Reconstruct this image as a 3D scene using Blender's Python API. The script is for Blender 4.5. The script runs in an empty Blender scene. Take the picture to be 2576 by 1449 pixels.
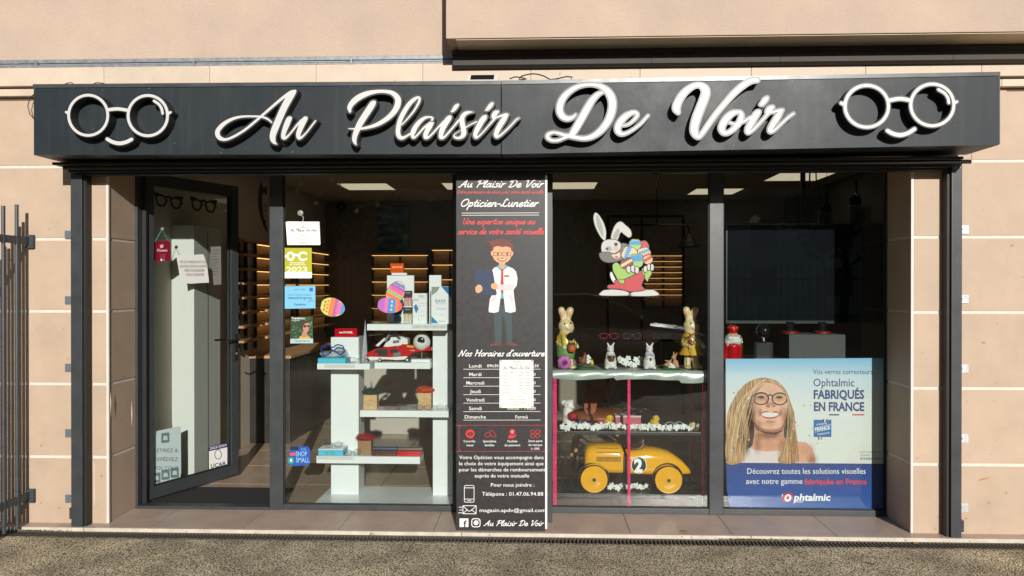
import bpy, bmesh, math, random
import numpy as np
from mathutils import Vector, Matrix, geometry
R = math.radians
random.seed(7)
sc = bpy.context.scene
col = sc.collection

# ------------------------------------------------------------------ camera
F, CX, CY = 1840.0, 1288.0, 724.5            # focal length and centre for a 2576 x 1449 picture
YAW, PITCH = R(2.1), R(-0.2)
CAM = Vector((0, -4.81, 1.6))
cd = bpy.data.cameras.new('camera'); co = bpy.data.objects.new('camera', cd); col.objects.link(co)
co.location = CAM; co.rotation_euler = (R(90) + PITCH, 0, YAW)
cd.sensor_width = 36; cd.lens = 36 * F / 2576; cd.clip_end = 500
sc.camera = co
# ------------------------------------------------------------------ world, sun, exposure
SUN = Vector((0.21, -1.0, 0.33))            # towards the sun
w = bpy.data.worlds.new('World'); sc.world = w; w.use_nodes = True
nt = w.node_tree; nt.nodes.clear()
sky = nt.nodes.new('ShaderNodeTexSky'); sky.sky_type = 'NISHITA'; sky.sun_disc = False
elev = math.atan2(SUN.z, math.hypot(SUN.x, SUN.y))
sky.sun_elevation = elev; sky.sun_rotation = math.atan2(SUN.x, SUN.y)
bg = nt.nodes.new('ShaderNodeBackground'); bg.inputs[1].default_value = 0.055
wo = nt.nodes.new('ShaderNodeOutputWorld')
nt.links.new(sky.outputs[0], bg.inputs[0]); nt.links.new(bg.outputs[0], wo.inputs[0])
sl = bpy.data.lights.new('sun', 'SUN'); sl.energy = 4.6; sl.angle = R(0.5); sl.color = (1, 0.95, 0.885)
so = bpy.data.objects.new('sun', sl); col.objects.link(so)
so.rotation_euler = SUN.to_track_quat('Z', 'Y').to_euler(); so.location = (5, -14, 9)
vs = sc.view_settings; vs.view_transform = 'Standard'; vs.look = 'None'; vs.exposure = 0.14; vs.gamma = 1
sc.cycles.use_denoising = True
sc.cycles.max_bounces = 10; sc.cycles.transparent_max_bounces = 24
sc.cycles.caustics_reflective = False; sc.cycles.caustics_refractive = False

# ------------------------------------------------------------------ photograph point -> place
FW = Vector((-math.sin(YAW)*math.cos(PITCH), math.cos(YAW)*math.cos(PITCH), math.sin(PITCH)))
RT = Vector((math.cos(YAW), math.sin(YAW), 0)); UP = RT.cross(FW)
def ray(px, py): return FW*F + RT*(px-CX) - UP*(py-CY)
def at(px, py, Y):
    d = ray(px, py); return CAM + d*((Y-CAM.y)/d.y)
def atz(px, py, Z):
    d = ray(px, py); return CAM + d*((Z-CAM.z)/d.z)
def atp(px, py, P, N):
    d = ray(px, py); return CAM + d*((P-CAM).dot(N)/d.dot(N))
def atx(px, py, X):
    d = ray(px, py); return CAM + d*((X-CAM.x)/d.x)
def zoom(x0, y0, s):            # a detail crop of the photograph (origin, scale) -> picture point
    return lambda x, y: ((x0 + x*s)/1.5652174, (y0 + y*s)/1.5652174)

# ------------------------------------------------------------------ materials
MATS = {}
def M(name, c=(.5, .5, .5), rough=.5, metal=0., var=0., vs_=6., bump=0., bs=60., spec=.5, emit=None, es=0., coat=0., speck=None, alpha=1., sss=0., streak=0., objvar=0.):
    if name in MATS: return MATS[name]
    m = bpy.data.materials.new(name); m.use_nodes = True; MATS[name] = m
    n = m.node_tree.nodes; l = m.node_tree.links; b = n['Principled BSDF']
    b.inputs['Base Color'].default_value = (*c, 1); b.inputs['Roughness'].default_value = rough
    b.inputs['Metallic'].default_value = metal; b.inputs['Specular IOR Level'].default_value = spec
    b.inputs['Coat Weight'].default_value = coat; b.inputs['Alpha'].default_value = alpha
    if emit: b.inputs['Emission Color'].default_value = (*emit, 1); b.inputs['Emission Strength'].default_value = es
    tc = None
    def coord():
        nonlocal tc
        if tc is None: tc = n.new('ShaderNodeTexCoord')
        return tc.outputs['Object']
    src = None
    if var:
        t = n.new('ShaderNodeTexNoise'); t.inputs['Scale'].default_value = vs_; t.inputs['Detail'].default_value = 6; t.inputs['Roughness'].default_value = .65
        l.new(coord(), t.inputs['Vector'])
        mr = n.new('ShaderNodeMapRange'); mr.inputs[1].default_value = .3; mr.inputs[2].default_value = .7
        mr.inputs[3].default_value = 1-var; mr.inputs[4].default_value = 1+var; l.new(t.outputs[0], mr.inputs[0])
        mx = n.new('ShaderNodeMix'); mx.data_type = 'RGBA'; mx.blend_type = 'MULTIPLY'; mx.inputs[0].default_value = 1
        mx.inputs[6].default_value = (*c, 1); l.new(mr.outputs[0], mx.inputs[7]); src = mx.outputs[2]
        rr = n.new('ShaderNodeMapRange'); rr.inputs[1].default_value = .3; rr.inputs[2].default_value = .7
        rr.inputs[3].default_value = max(.02, rough-.06); rr.inputs[4].default_value = min(1, rough+.06); l.new(t.outputs[0], rr.inputs[0]); l.new(rr.outputs[0], b.inputs['Roughness'])
    if streak:                                   # rain marks running down
        mp = n.new('ShaderNodeMapping'); mp.inputs['Scale'].default_value = (16, 16, .7); l.new(coord(), mp.inputs[0])
        t = n.new('ShaderNodeTexNoise'); t.inputs['Scale'].default_value = 1.6; t.inputs['Detail'].default_value = 5; l.new(mp.outputs[0], t.inputs['Vector'])
        mr = n.new('ShaderNodeMapRange'); mr.inputs[1].default_value = .5; mr.inputs[2].default_value = .78; mr.inputs[3].default_value = 0; mr.inputs[4].default_value = streak; l.new(t.outputs[0], mr.inputs[0])
        mx = n.new('ShaderNodeMix'); mx.data_type = 'RGBA'; mx.inputs[6].default_value = (*c, 1); mx.inputs[7].default_value = (.32, .31, .28, 1)
        l.new(mr.outputs[0], mx.inputs[0])
        if src: l.new(src, mx.inputs[6])
        src = mx.outputs[2]
    if speck:                                    # (colour, scale, threshold) small dirt marks
        sc_, s_, th = speck
        t = n.new('ShaderNodeTexNoise'); t.inputs['Scale'].default_value = s_; t.inputs['Detail'].default_value = 2; l.new(coord(), t.inputs['Vector'])
        mr = n.new('ShaderNodeMapRange'); mr.inputs[1].default_value = th; mr.inputs[2].default_value = th+.05; l.new(t.outputs[0], mr.inputs[0])
        mx = n.new('ShaderNodeMix'); mx.data_type = 'RGBA'; mx.inputs[6].default_value = (*c, 1); mx.inputs[7].default_value = (*sc_, 1)
        l.new(mr.outputs[0], mx.inputs[0])
        if src: l.new(src, mx.inputs[6])
        src = mx.outputs[2]
    if objvar:                                   # every piece a little different from the next
        oi = n.new('ShaderNodeObjectInfo'); mr = n.new('ShaderNodeMapRange'); mr.inputs[3].default_value = 1-objvar; mr.inputs[4].default_value = 1+objvar; l.new(oi.outputs['Random'], mr.inputs[0])
        mx = n.new('ShaderNodeMix'); mx.data_type = 'RGBA'; mx.blend_type = 'MULTIPLY'; mx.inputs[0].default_value = 1; mx.inputs[6].default_value = (*c, 1); l.new(mr.outputs[0], mx.inputs[7])
        if src: l.new(src, mx.inputs[6])
        src = mx.outputs[2]
    if src: l.new(src, b.inputs['Base Color'])
    if bump:
        t = n.new('ShaderNodeTexNoise'); t.inputs['Scale'].default_value = bs; t.inputs['Detail'].default_value = 5; l.new(coord(), t.inputs['Vector'])
        bp = n.new('ShaderNodeBump'); bp.inputs['Strength'].default_value = bump; bp.inputs['Distance'].default_value = .004
        l.new(t.outputs[0], bp.inputs['Height']); l.new(bp.outputs[0], b.inputs['Normal'])
    return m
def flat(c, rough=.55):          # printed ink / plain paint of one colour
    c = tuple(round(v, 3) for v in c)
    return M('paint_%d_%d_%d' % tuple(int(v*255) for v in c), c, rough)
def srgb(r, g, b):
    f = lambda v: (v/255/12.92 if v <= 10 else ((v/255+.055)/1.055)**2.4)
    return (f(r), f(g), f(b))
def S(r, g, b, rough=.55): return flat(tuple(v*.78 for v in srgb(r, g, b)), rough)

def glass_mat(name, tint=(.93, .96, .95), refl=.045, dust=0., zlow=0, zhigh=1):
    m = bpy.data.materials.new(name); m.use_nodes = True; MATS[name] = m
    n = m.node_tree.nodes; l = m.node_tree.links; n.clear()
    out = n.new('ShaderNodeOutputMaterial'); tr = n.new('ShaderNodeBsdfTransparent'); tr.inputs[0].default_value = (*tint, 1)
    gl = n.new('ShaderNodeBsdfGlossy'); gl.inputs['Roughness'].default_value = .004
    lw = n.new('ShaderNodeLayerWeight'); lw.inputs[0].default_value = .5
    p = n.new('ShaderNodeMath'); p.operation = 'POWER'; p.inputs[1].default_value = 5; l.new(lw.outputs['Facing'], p.inputs[0])
    ma = n.new('ShaderNodeMath'); ma.operation = 'MULTIPLY_ADD'; ma.inputs[1].default_value = 1-refl; ma.inputs[2].default_value = refl; l.new(p.outputs[0], ma.inputs[0])
    mx = n.new('ShaderNodeMixShader'); l.new(ma.outputs[0], mx.inputs[0]); l.new(tr.outputs[0], mx.inputs[1]); l.new(gl.outputs[0], mx.inputs[2])
    last = mx.outputs[0]
    tc = n.new('ShaderNodeTexCoord')
    if dust:
        v = n.new('ShaderNodeTexVoronoi'); v.inputs['Scale'].default_value = 150; l.new(tc.outputs['Object'], v.inputs['Vector'])
        a = n.new('ShaderNodeMath'); a.operation = 'LESS_THAN'; a.inputs[1].default_value = .2; l.new(v.outputs['Distance'], a.inputs[0])
        t = n.new('ShaderNodeTexNoise'); t.inputs['Scale'].default_value = 5; l.new(tc.outputs['Object'], t.inputs['Vector'])
        sx = n.new('ShaderNodeSeparateXYZ'); l.new(tc.outputs['Object'], sx.inputs[0])
        g = n.new('ShaderNodeMapRange'); g.inputs[1].default_value = zhigh; g.inputs[2].default_value = zlow; g.inputs[3].default_value = 0; g.inputs[4].default_value = 1; l.new(sx.outputs['Z'], g.inputs[0])
        k = n.new('ShaderNodeMath'); k.operation = 'MULTIPLY'; l.new(a.outputs[0], k.inputs[0]); l.new(g.outputs[0], k.inputs[1])
        k2 = n.new('ShaderNodeMath'); k2.operation = 'MULTIPLY'; l.new(k.outputs[0], k2.inputs[0]); l.new(t.outputs[0], k2.inputs[1])
        k3 = n.new('ShaderNodeMath'); k3.operation = 'MULTIPLY'; k3.inputs[1].default_value = dust; l.new(k2.outputs[0], k3.inputs[0])
        df = n.new('ShaderNodeBsdfDiffuse'); df.inputs[0].default_value = (.55, .52, .47, 1)
        m2 = n.new('ShaderNodeMixShader'); l.new(k3.outputs[0], m2.inputs[0]); l.new(last, m2.inputs[1]); l.new(df.outputs[0], m2.inputs[2]); last = m2.outputs[0]
    l.new(last, out.inputs[0]); return m

# ------------------------------------------------------------------ objects
def wloc(o):
    v = Vector((0, 0, 0))
    while o is not None: v += o.location; o = o.parent
    return v
def tag(o, label=None, cat=None, group=None, kind=None):
    if label: o['label'] = label
    if cat: o['category'] = cat
    if group: o['group'] = group
    if kind: o['kind'] = kind
    return o
def thing(name, label, cat, loc=(0, 0, 0), group=None):
    o = bpy.data.objects.new(name, None); o.empty_display_size = .05; col.objects.link(o); o.location = loc
    return tag(o, label, cat, group)
def link(name, me, mat, parent=None, loc=None):
    o = bpy.data.objects.new(name, me); col.objects.link(o)
    if mat and not me.materials: me.materials.append(mat)
    if parent is not None: o.parent = parent
    if loc is not None: o.location = loc
    return o
def copy_tree(o, parent=None):
    c = o.copy(); col.objects.link(c); c.parent = parent
    for ch in [x for x in o.children]: copy_tree(ch, c)
    return c

class MB:
    def __init__(s): s.v = []; s.f = []; s.sm = False
    def add(s, vs, fs):
        k = len(s.v); s.v += [tuple(v) for v in vs]; s.f += [tuple(i+k for i in f) for f in fs]; return s
    def box(s, a, b, bev=0.):
        x0, x1 = sorted((a[0], b[0])); y0, y1 = sorted((a[1], b[1])); z0, z1 = sorted((a[2], b[2]))
        if bev <= 0:
            return s.add([(x0,y0,z0),(x1,y0,z0),(x1,y1,z0),(x0,y1,z0),(x0,y0,z1),(x1,y0,z1),(x1,y1,z1),(x0,y1,z1)],
                         [(0,3,2,1),(4,5,6,7),(0,1,5,4),(1,2,6,5),(2,3,7,6),(3,0,4,7)])
        e = min(bev, (x1-x0)*.45, (y1-y0)*.45, (z1-z0)*.45)
        bm = bmesh.new(); bmesh.ops.create_cube(bm, size=1, matrix=Matrix.Translation(((x0+x1)/2, (y0+y1)/2, (z0+z1)/2)) @ Matrix.Diagonal((x1-x0, y1-y0, z1-z0, 1)))
        bmesh.ops.bevel(bm, geom=bm.edges[:], offset=e, segments=2, affect='EDGES', profile=.7)
        bm.verts.index_update(); vs_ = [v.co[:] for v in bm.verts]; fs = [[v.index for v in f.verts] for f in bm.faces]; bm.free()
        return s.add(vs_, fs)
    def boxr(s, c, size, rot, bev=0.):       # turned box
        t = MB().box((-size[0]/2, -size[1]/2, -size[2]/2), (size[0]/2, size[1]/2, size[2]/2), bev)
        m = Matrix.Translation(c) @ rot.to_4x4()
        return s.add([m @ Vector(v) for v in t.v], t.f)
    def tube(s, pts, r, n=8, cap=True, closed=False):
        pts = [Vector(p) for p in pts]; N = len(pts); rs = r if isinstance(r, (list, tuple)) else [r]*N
        vs_ = []; up = None
        for i, p in enumerate(pts):
            if closed: t = (pts[(i+1) % N]-pts[i-1])
            else: t = (pts[min(i+1, N-1)]-pts[max(i-1, 0)])
            t.normalize()
            if up is None: up = Vector((0, 0, 1)) if abs(t.z) < .9 else Vector((1, 0, 0))
            a = t.cross(up)
            if a.length < 1e-6: a = t.orthogonal()
            a.normalize(); b = a.cross(t).normalized(); up = b
            for k in range(n):
                q = 2*math.pi*k/n; vs_.append(p + (a*math.cos(q)+b*math.sin(q))*rs[i])
        fs = []
        for i in range(N if closed else N-1):
            j = (i+1) % N
            for k in range(n): fs.append((i*n+k, i*n+(k+1) % n, j*n+(k+1) % n, j*n+k))
        if cap and not closed: fs.append(tuple(range(n))[::-1]); fs.append(tuple((N-1)*n+k for k in range(n)))
        return s.add(vs_, fs)
    def lathe(s, prof, c=(0, 0, 0), n=20, axis='Z'):
        vs_ = []; fs = []
        for (r, h) in prof:
            for k in range(n):
                q = 2*math.pi*k/n; x, y = r*math.cos(q), r*math.sin(q)
                if axis == 'Z': p = (x, y, h)
                elif axis == 'Y': p = (x, h, y)
                else: p = (h, x, y)
                vs_.append((p[0]+c[0], p[1]+c[1], p[2]+c[2]))
        for i in range(len(prof)-1):
            for k in range(n): fs.append((i*n+k, i*n+(k+1) % n, (i+1)*n+(k+1) % n, (i+1)*n+k))
        fs.append(tuple(range(n))[::-1]); fs.append(tuple((len(prof)-1)*n+k for k in range(n)))
        return s.add(vs_, fs)
    def ball(s, c, r, n=12, m=8, rot=None):
        if not isinstance(r, (tuple, list)): r = (r, r, r)
        vs_ = [Vector((0, 0, r[2]))]; fs = []
        for i in range(1, m):
            t = math.pi*i/m
            for k in range(n): q = 2*math.pi*k/n; vs_.append(Vector((r[0]*math.sin(t)*math.cos(q), r[1]*math.sin(t)*math.sin(q), r[2]*math.cos(t))))
        vs_.append(Vector((0, 0, -r[2]))); L = len(vs_)-1
        for k in range(n): fs.append((0, 1+k, 1+(k+1) % n)); fs.append((L, L-n+(k+1) % n, L-n+k))
        for i in range(m-2):
            for k in range(n): a = 1+i*n+k; b = 1+i*n+(k+1) % n; fs.append((a, a+n, b+n, b))
        if rot is not None: vs_ = [rot @ v for v in vs_]
        return s.add([v+Vector(c) for v in vs_], fs)
    def poly(s, loops, thick, nrm=None):     # flat outline(s) with holes, given as 3D points; thickness goes away from nrm
        loops = [[Vector(p) for p in lp] for lp in loops if len(lp) > 2]
        if not loops: return s
        if nrm is None: nrm = Vector((0, -1, 0))
        tris = geometry.tessellate_polygon(loops); flatv = [p for lp in loops for p in lp]; n = len(flatv)
        fs = []
        for t in tris:
            a, b, c = (flatv[i] for i in t)
            if (b-a).cross(c-a).dot(nrm) < 0: t = t[::-1]
            fs.append(tuple(t))
            if thick: fs.append(tuple(i+n for i in t[::-1]))
        vs_ = flatv[:]
        if thick:
            vs_ += [p-nrm*thick for p in flatv]; k = 0
            for lp in loops:
                L = len(lp)
                for i in range(L): j = (i+1) % L; fs.append((k+i, k+j, n+k+j, n+k+i))
                k += L
        return s.add(vs_, fs)
    def build(s, name, mat, parent=None, smooth=False, world=True, ang=None):
        off = wloc(parent) if (parent is not None and world) else Vector((0, 0, 0))
        me = bpy.data.meshes.new(name)
        me.from_pydata([(v[0]-off.x, v[1]-off.y, v[2]-off.z) for v in s.v], [], s.f); me.validate(); 
        bm = bmesh.new(); bm.from_mesh(me); bmesh.ops.recalc_face_normals(bm, faces=bm.faces); bm.to_mesh(me); bm.free()
        if smooth:
            me.shade_smooth()
            me.set_sharp_from_angle(angle=R(ang or 42))
        return link(name, me, mat, parent)

def crom(pts, step=6., closed=False):
    """Catmull-Rom through points of any dimension, roughly `step` apart in the first two."""
    P = [np.array(p, float) for p in pts]; n = len(P); out = []
    if n < 3 and not closed:
        k = max(1, int(np.linalg.norm((P[1]-P[0])[:2])/step)); return [P[0]+(P[1]-P[0])*i/k for i in range(k+1)]
    for i in range(n if closed else n-1):
        p0 = P[(i-1) % n] if closed or i > 0 else 2*P[0]-P[1]
        p1 = P[i]; p2 = P[(i+1) % n]; p3 = P[(i+2) % n] if closed or i+2 < n else 2*p2-p1
        k = max(1, int(np.linalg.norm((p2-p1)[:2])/step))
        for j in range(k):
            t = j/k
            out.append(.5*((2*p1)+(-p0+p2)*t+(2*p0-5*p1+4*p2-p3)*t*t+(-p0+3*p1-3*p2+p3)*t**3))
    if not closed: out.append(P[-1])
    return out

def stroke_field(strokes, res, pad):
    """strokes: lists of (x, y, width). Signed distance to their union on a grid."""
    segs = []
    for st in strokes:
        c = crom(st, step=max(res*3, 1e-9))
        for a, b in zip(c[:-1], c[1:]): segs.append((a[0], a[1], max(a[2], 1e-6)/2, b[0], b[1], max(b[2], 1e-6)/2))
    A = np.array(segs)
    x0 = min((A[:, 0]-A[:, 2]).min(), (A[:, 3]-A[:, 5]).min())-pad; x1 = max((A[:, 0]+A[:, 2]).max(), (A[:, 3]+A[:, 5]).max())+pad
    y0 = min((A[:, 1]-A[:, 2]).min(), (A[:, 4]-A[:, 5]).min())-pad; y1 = max((A[:, 1]+A[:, 2]).max(), (A[:, 4]+A[:, 5]).max())+pad
    nx = int((x1-x0)/res)+2; ny = int((y1-y0)/res)+2
    D = np.full((ny, nx), 1e9)
    for (ax, ay, ar, bx, by, br) in segs:
        m = max(ar, br)+pad*1.01
        i0 = max(0, int((min(ax, bx)-m-x0)/res)); i1 = min(nx, int((max(ax, bx)+m-x0)/res)+2)
        j0 = max(0, int((min(ay, by)-m-y0)/res)); j1 = min(ny, int((max(ay, by)+m-y0)/res)+2)
        X = x0+np.arange(i0, i1)*res; Y = (y0+np.arange(j0, j1)*res)[:, None]
        dx, dy = bx-ax, by-ay; L = dx*dx+dy*dy+1e-12
        t = np.clip(((X-ax)*dx+(Y-ay)*dy)/L, 0, 1)
        d = np.hypot(X-ax-t*dx, Y-ay-t*dy)-(ar+(br-ar)*t)
        D[j0:j1, i0:i1] = np.minimum(D[j0:j1, i0:i1], d)
    return D, x0, y0, res
def contours(field, lev=0.):
    D, x0, y0, res = field; G = D-lev; ins = G < 0
    ny, nx = G.shape
    def cross(k):
        (j, i, o) = k
        a = G[j, i]; b = G[j, i+1] if o == 0 else G[j+1, i]
        t = a/(a-b) if a != b else .5; t = min(max(t, .02), .98)
        return (x0+(i+(t if o == 0 else 0))*res, y0+(j+(t if o == 1 else 0))*res)
    nxt = {}
    c = ins[:-1, :-1].astype(int)+2*ins[:-1, 1:]+4*ins[1:, 1:]+8*ins[1:, :-1]
    js, is_ = np.nonzero((c > 0) & (c < 15))
    T = {1: [(3, 0)], 2: [(0, 1)], 3: [(3, 1)], 4: [(1, 2)], 5: [(3, 0), (1, 2)], 6: [(0, 2)], 7: [(3, 2)], 8: [(2, 3)], 9: [(2, 0)], 10: [(0, 1), (2, 3)], 11: [(2, 1)], 12: [(1, 3)], 13: [(1, 0)], 14: [(0, 3)]}
    for j, i in zip(js.tolist(), is_.tolist()):
        ed = ((j, i, 0), (j, i+1, 1), (j+1, i, 0), (j, i, 1))
        for a, b in T[int(c[j, i])]: nxt[ed[a]] = ed[b]
    loops = []
    while nxt:
        k, v = nxt.popitem(); lp = [k]
        while v != k and v in nxt: lp.append(v); v = nxt.pop(v)
        if len(lp) > 5: loops.append([cross(q) for q in lp])
    return loops
def thin_loop(lp, tol):
    """drop points that lie almost on the line through their neighbours"""
    out = [lp[0]]
    for i in range(1, len(lp)-1):
        a = out[-1]; b = lp[i]; c_ = lp[i+1]
        ar = abs((b[0]-a[0])*(c_[1]-a[1])-(c_[0]-a[0])*(b[1]-a[1])); L = math.hypot(c_[0]-a[0], c_[1]-a[1])+1e-12
        if ar/L > tol or math.hypot(b[0]-a[0], b[1]-a[1]) > 40*tol: out.append(b)
    out.append(lp[-1]); return out
def ink(field, lev, fn, thick, tol, nrm=None):
    """solid letters: contour of a stroke field, mapped to the place by fn(x, y)"""
    # nested loops: islands with their holes go together through even-odd fill
    m = MB(); lps = [thin_loop(l, tol) for l in contours(field, lev)]; lps = [l for l in lps if len(l) > 3]
    def area(l): return sum(l[i-1][0]*l[i][1]-l[i][0]*l[i-1][1] for i in range(len(l)))/2
    def inside(p, l):
        r = False
        for i in range(len(l)):
            (xa, ya), (xb, yb) = l[i-1], l[i]
            if (ya > p[1]) != (yb > p[1]) and p[0] < (xb-xa)*(p[1]-ya)/(yb-ya)+xa: r = not r
        return r
    ar = [area(l) for l in lps]
    if not lps: return m
    sgn = 1 if ar[max(range(len(lps)), key=lambda i: abs(ar[i]))] > 0 else -1
    outs = [i for i in range(len(lps)) if ar[i]*sgn > 0]; holes = [i for i in range(len(lps)) if ar[i]*sgn <= 0]
    for o in outs:
        hs = [h for h in holes if inside(lps[h][0], lps[o])]
        m.poly([[fn(*p) for p in lps[o]]]+[[fn(*p) for p in lps[h]] for h in hs], thick, nrm)
    return m

# ------------------------------------------------------------------ organic solids (smooth union, surface nets)
def ell(c, r, rot=None): return ('e', Vector(c), r, rot)
def cap(a, b, ra, rb=None): return ('c', Vector(a), Vector(b), ra, ra if rb is None else rb)
def organic(prims, k=.01, res=.006):
    lo = np.full(3, 1e9); hi = -lo
    for p in prims:
        if p[0] == 'e': c = np.array(p[1]); r = max(p[2]); lo = np.minimum(lo, c-r); hi = np.maximum(hi, c+r)
        else:
            for q, r in ((p[1], p[3]), (p[2], p[4])): c = np.array(q); lo = np.minimum(lo, c-r); hi = np.maximum(hi, c+r)
    lo = lo-2.5*res-k*.3; hi = hi+2.5*res+k*.3; n = np.maximum(4, np.ceil((hi-lo)/res).astype(int)+1)
    X, Y, Z = np.meshgrid(*[lo[i]+np.arange(n[i])*res for i in range(3)], indexing='ij')
    D = None
    for p in prims:
        if p[0] == 'e':
            x, y, z = X-p[1].x, Y-p[1].y, Z-p[1].z
            if p[3] is not None:
                m = np.array(p[3].inverted()); x, y, z = m[0, 0]*x+m[0, 1]*y+m[0, 2]*z, m[1, 0]*x+m[1, 1]*y+m[1, 2]*z, m[2, 0]*x+m[2, 1]*y+m[2, 2]*z
            a, b, c = p[2]; k0 = np.sqrt((x/a)**2+(y/b)**2+(z/c)**2); k1 = np.sqrt((x/a/a)**2+(y/b/b)**2+(z/c/c)**2)
            d = k0*(k0-1)/np.maximum(k1, 1e-9)
        else:
            a, b = p[1], p[2]; ab = b-a; L = ab.dot(ab)+1e-12
            t = np.clip(((X-a.x)*ab.x+(Y-a.y)*ab.y+(Z-a.z)*ab.z)/L, 0, 1)
            d = np.sqrt((X-a.x-t*ab.x)**2+(Y-a.y-t*ab.y)**2+(Z-a.z-t*ab.z)**2)-(p[3]+(p[4]-p[3])*t)
        if D is None: D = d
        else:
            h = np.clip(.5+.5*(d-D)/k, 0, 1) if k > 0 else (d > D).astype(float)
            D = d*(1-h)+D*h-k*h*(1-h)
    ins = D < 0; n0, n1, n2 = D.shape
    acc = np.zeros((n0-1, n1-1, n2-1, 3)); cnt = np.zeros((n0-1, n1-1, n2-1))
    crn = [(i, j, l) for i in (0, 1) for j in (0, 1) for l in (0, 1)]
    sl_ = lambda o: tuple(slice(o[q], D.shape[q]-1+o[q]) for q in range(3))
    for a in crn:
        for q in range(3):
            if a[q] == 0:
                b = tuple(1 if t == q else a[t] for t in range(3))
                da, db = D[sl_(a)], D[sl_(b)]; m = (ins[sl_(a)] != ins[sl_(b)])
                t = np.where(m, da/np.where(da == db, 1, da-db), 0)
                for r in range(3): acc[..., r] += np.where(m, a[r]+(t if r == q else 0), 0)
                cnt += m
    idx = np.full(cnt.shape, -1); w_ = np.argwhere(cnt > 0); idx[cnt > 0] = np.arange(len(w_))
    V = (w_+acc[cnt > 0]/cnt[cnt > 0][:, None])*res+lo
    Fs = []
    for q in range(3):
        sa = [slice(1, -1)]*3; sb = [slice(1, -1)]*3; sa[q] = slice(0, D.shape[q]-1); sb[q] = slice(1, D.shape[q])
        m = ins[tuple(sa)] != ins[tuple(sb)]
        for e in np.argwhere(m):
            g = e.copy()
            for t in range(3):
                if t != q: g[t] += 1
            u, v = (q+1) % 3, (q+2) % 3; o = []
            for du, dv in ((-1, -1), (0, -1), (0, 0), (-1, 0)):
                h = g.copy(); h[u] += du; h[v] += dv; o.append(idx[tuple(h)])
            if min(o) < 0: continue
            Fs.append(tuple(o if ins[tuple(g)] else o[::-1]))
    m = MB(); m.v = [tuple(v) for v in V.tolist()]; m.f = Fs; return m
def blob(name, prims, mat, parent=None, k=.01, res=.006, world=True):
    return organic(prims, k, res).build(name, mat, parent, smooth=True, world=world, ang=180)

# ------------------------------------------------------------------ lettering
FONT = None
def text_mb(s, fn, x, y, h, anchor='c', wid=None, bold=0., thick=.0004, nrm=None, slant=0., sx=1.):
    """printed text: cap height h, baseline at (x, y) in the plane that fn(u, v) maps to the place (v up is -y); wid fits the width"""
    cu = bpy.data.curves.new('lettering', 'FONT'); cu.body = s; cu.size = 1; cu.offset = bold; cu.shear = slant; cu.resolution_u = 2
    ob = bpy.data.objects.new('lettering', cu); me = ob.to_mesh()
    vs_ = [(v.co.x, v.co.y) for v in me.vertices]; fs = [tuple(p.vertices) for p in me.polygons]
    ob.to_mesh_clear(); bpy.data.objects.remove(ob); bpy.data.curves.remove(cu)
    m = MB()
    if not vs_: return m
    x0 = min(v[0] for v in vs_); x1 = max(v[0] for v in vs_); k = h/.70; kx = k*sx
    if wid: kx = wid/(x1-x0)
    W = (x1-x0)*kx; ox = x-(W/2 if anchor == 'c' else W if anchor == 'r' else 0)
    m.add([fn(ox+(v[0]-x0)*kx, y-v[1]*k) for v in vs_], fs)
    return m
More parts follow.
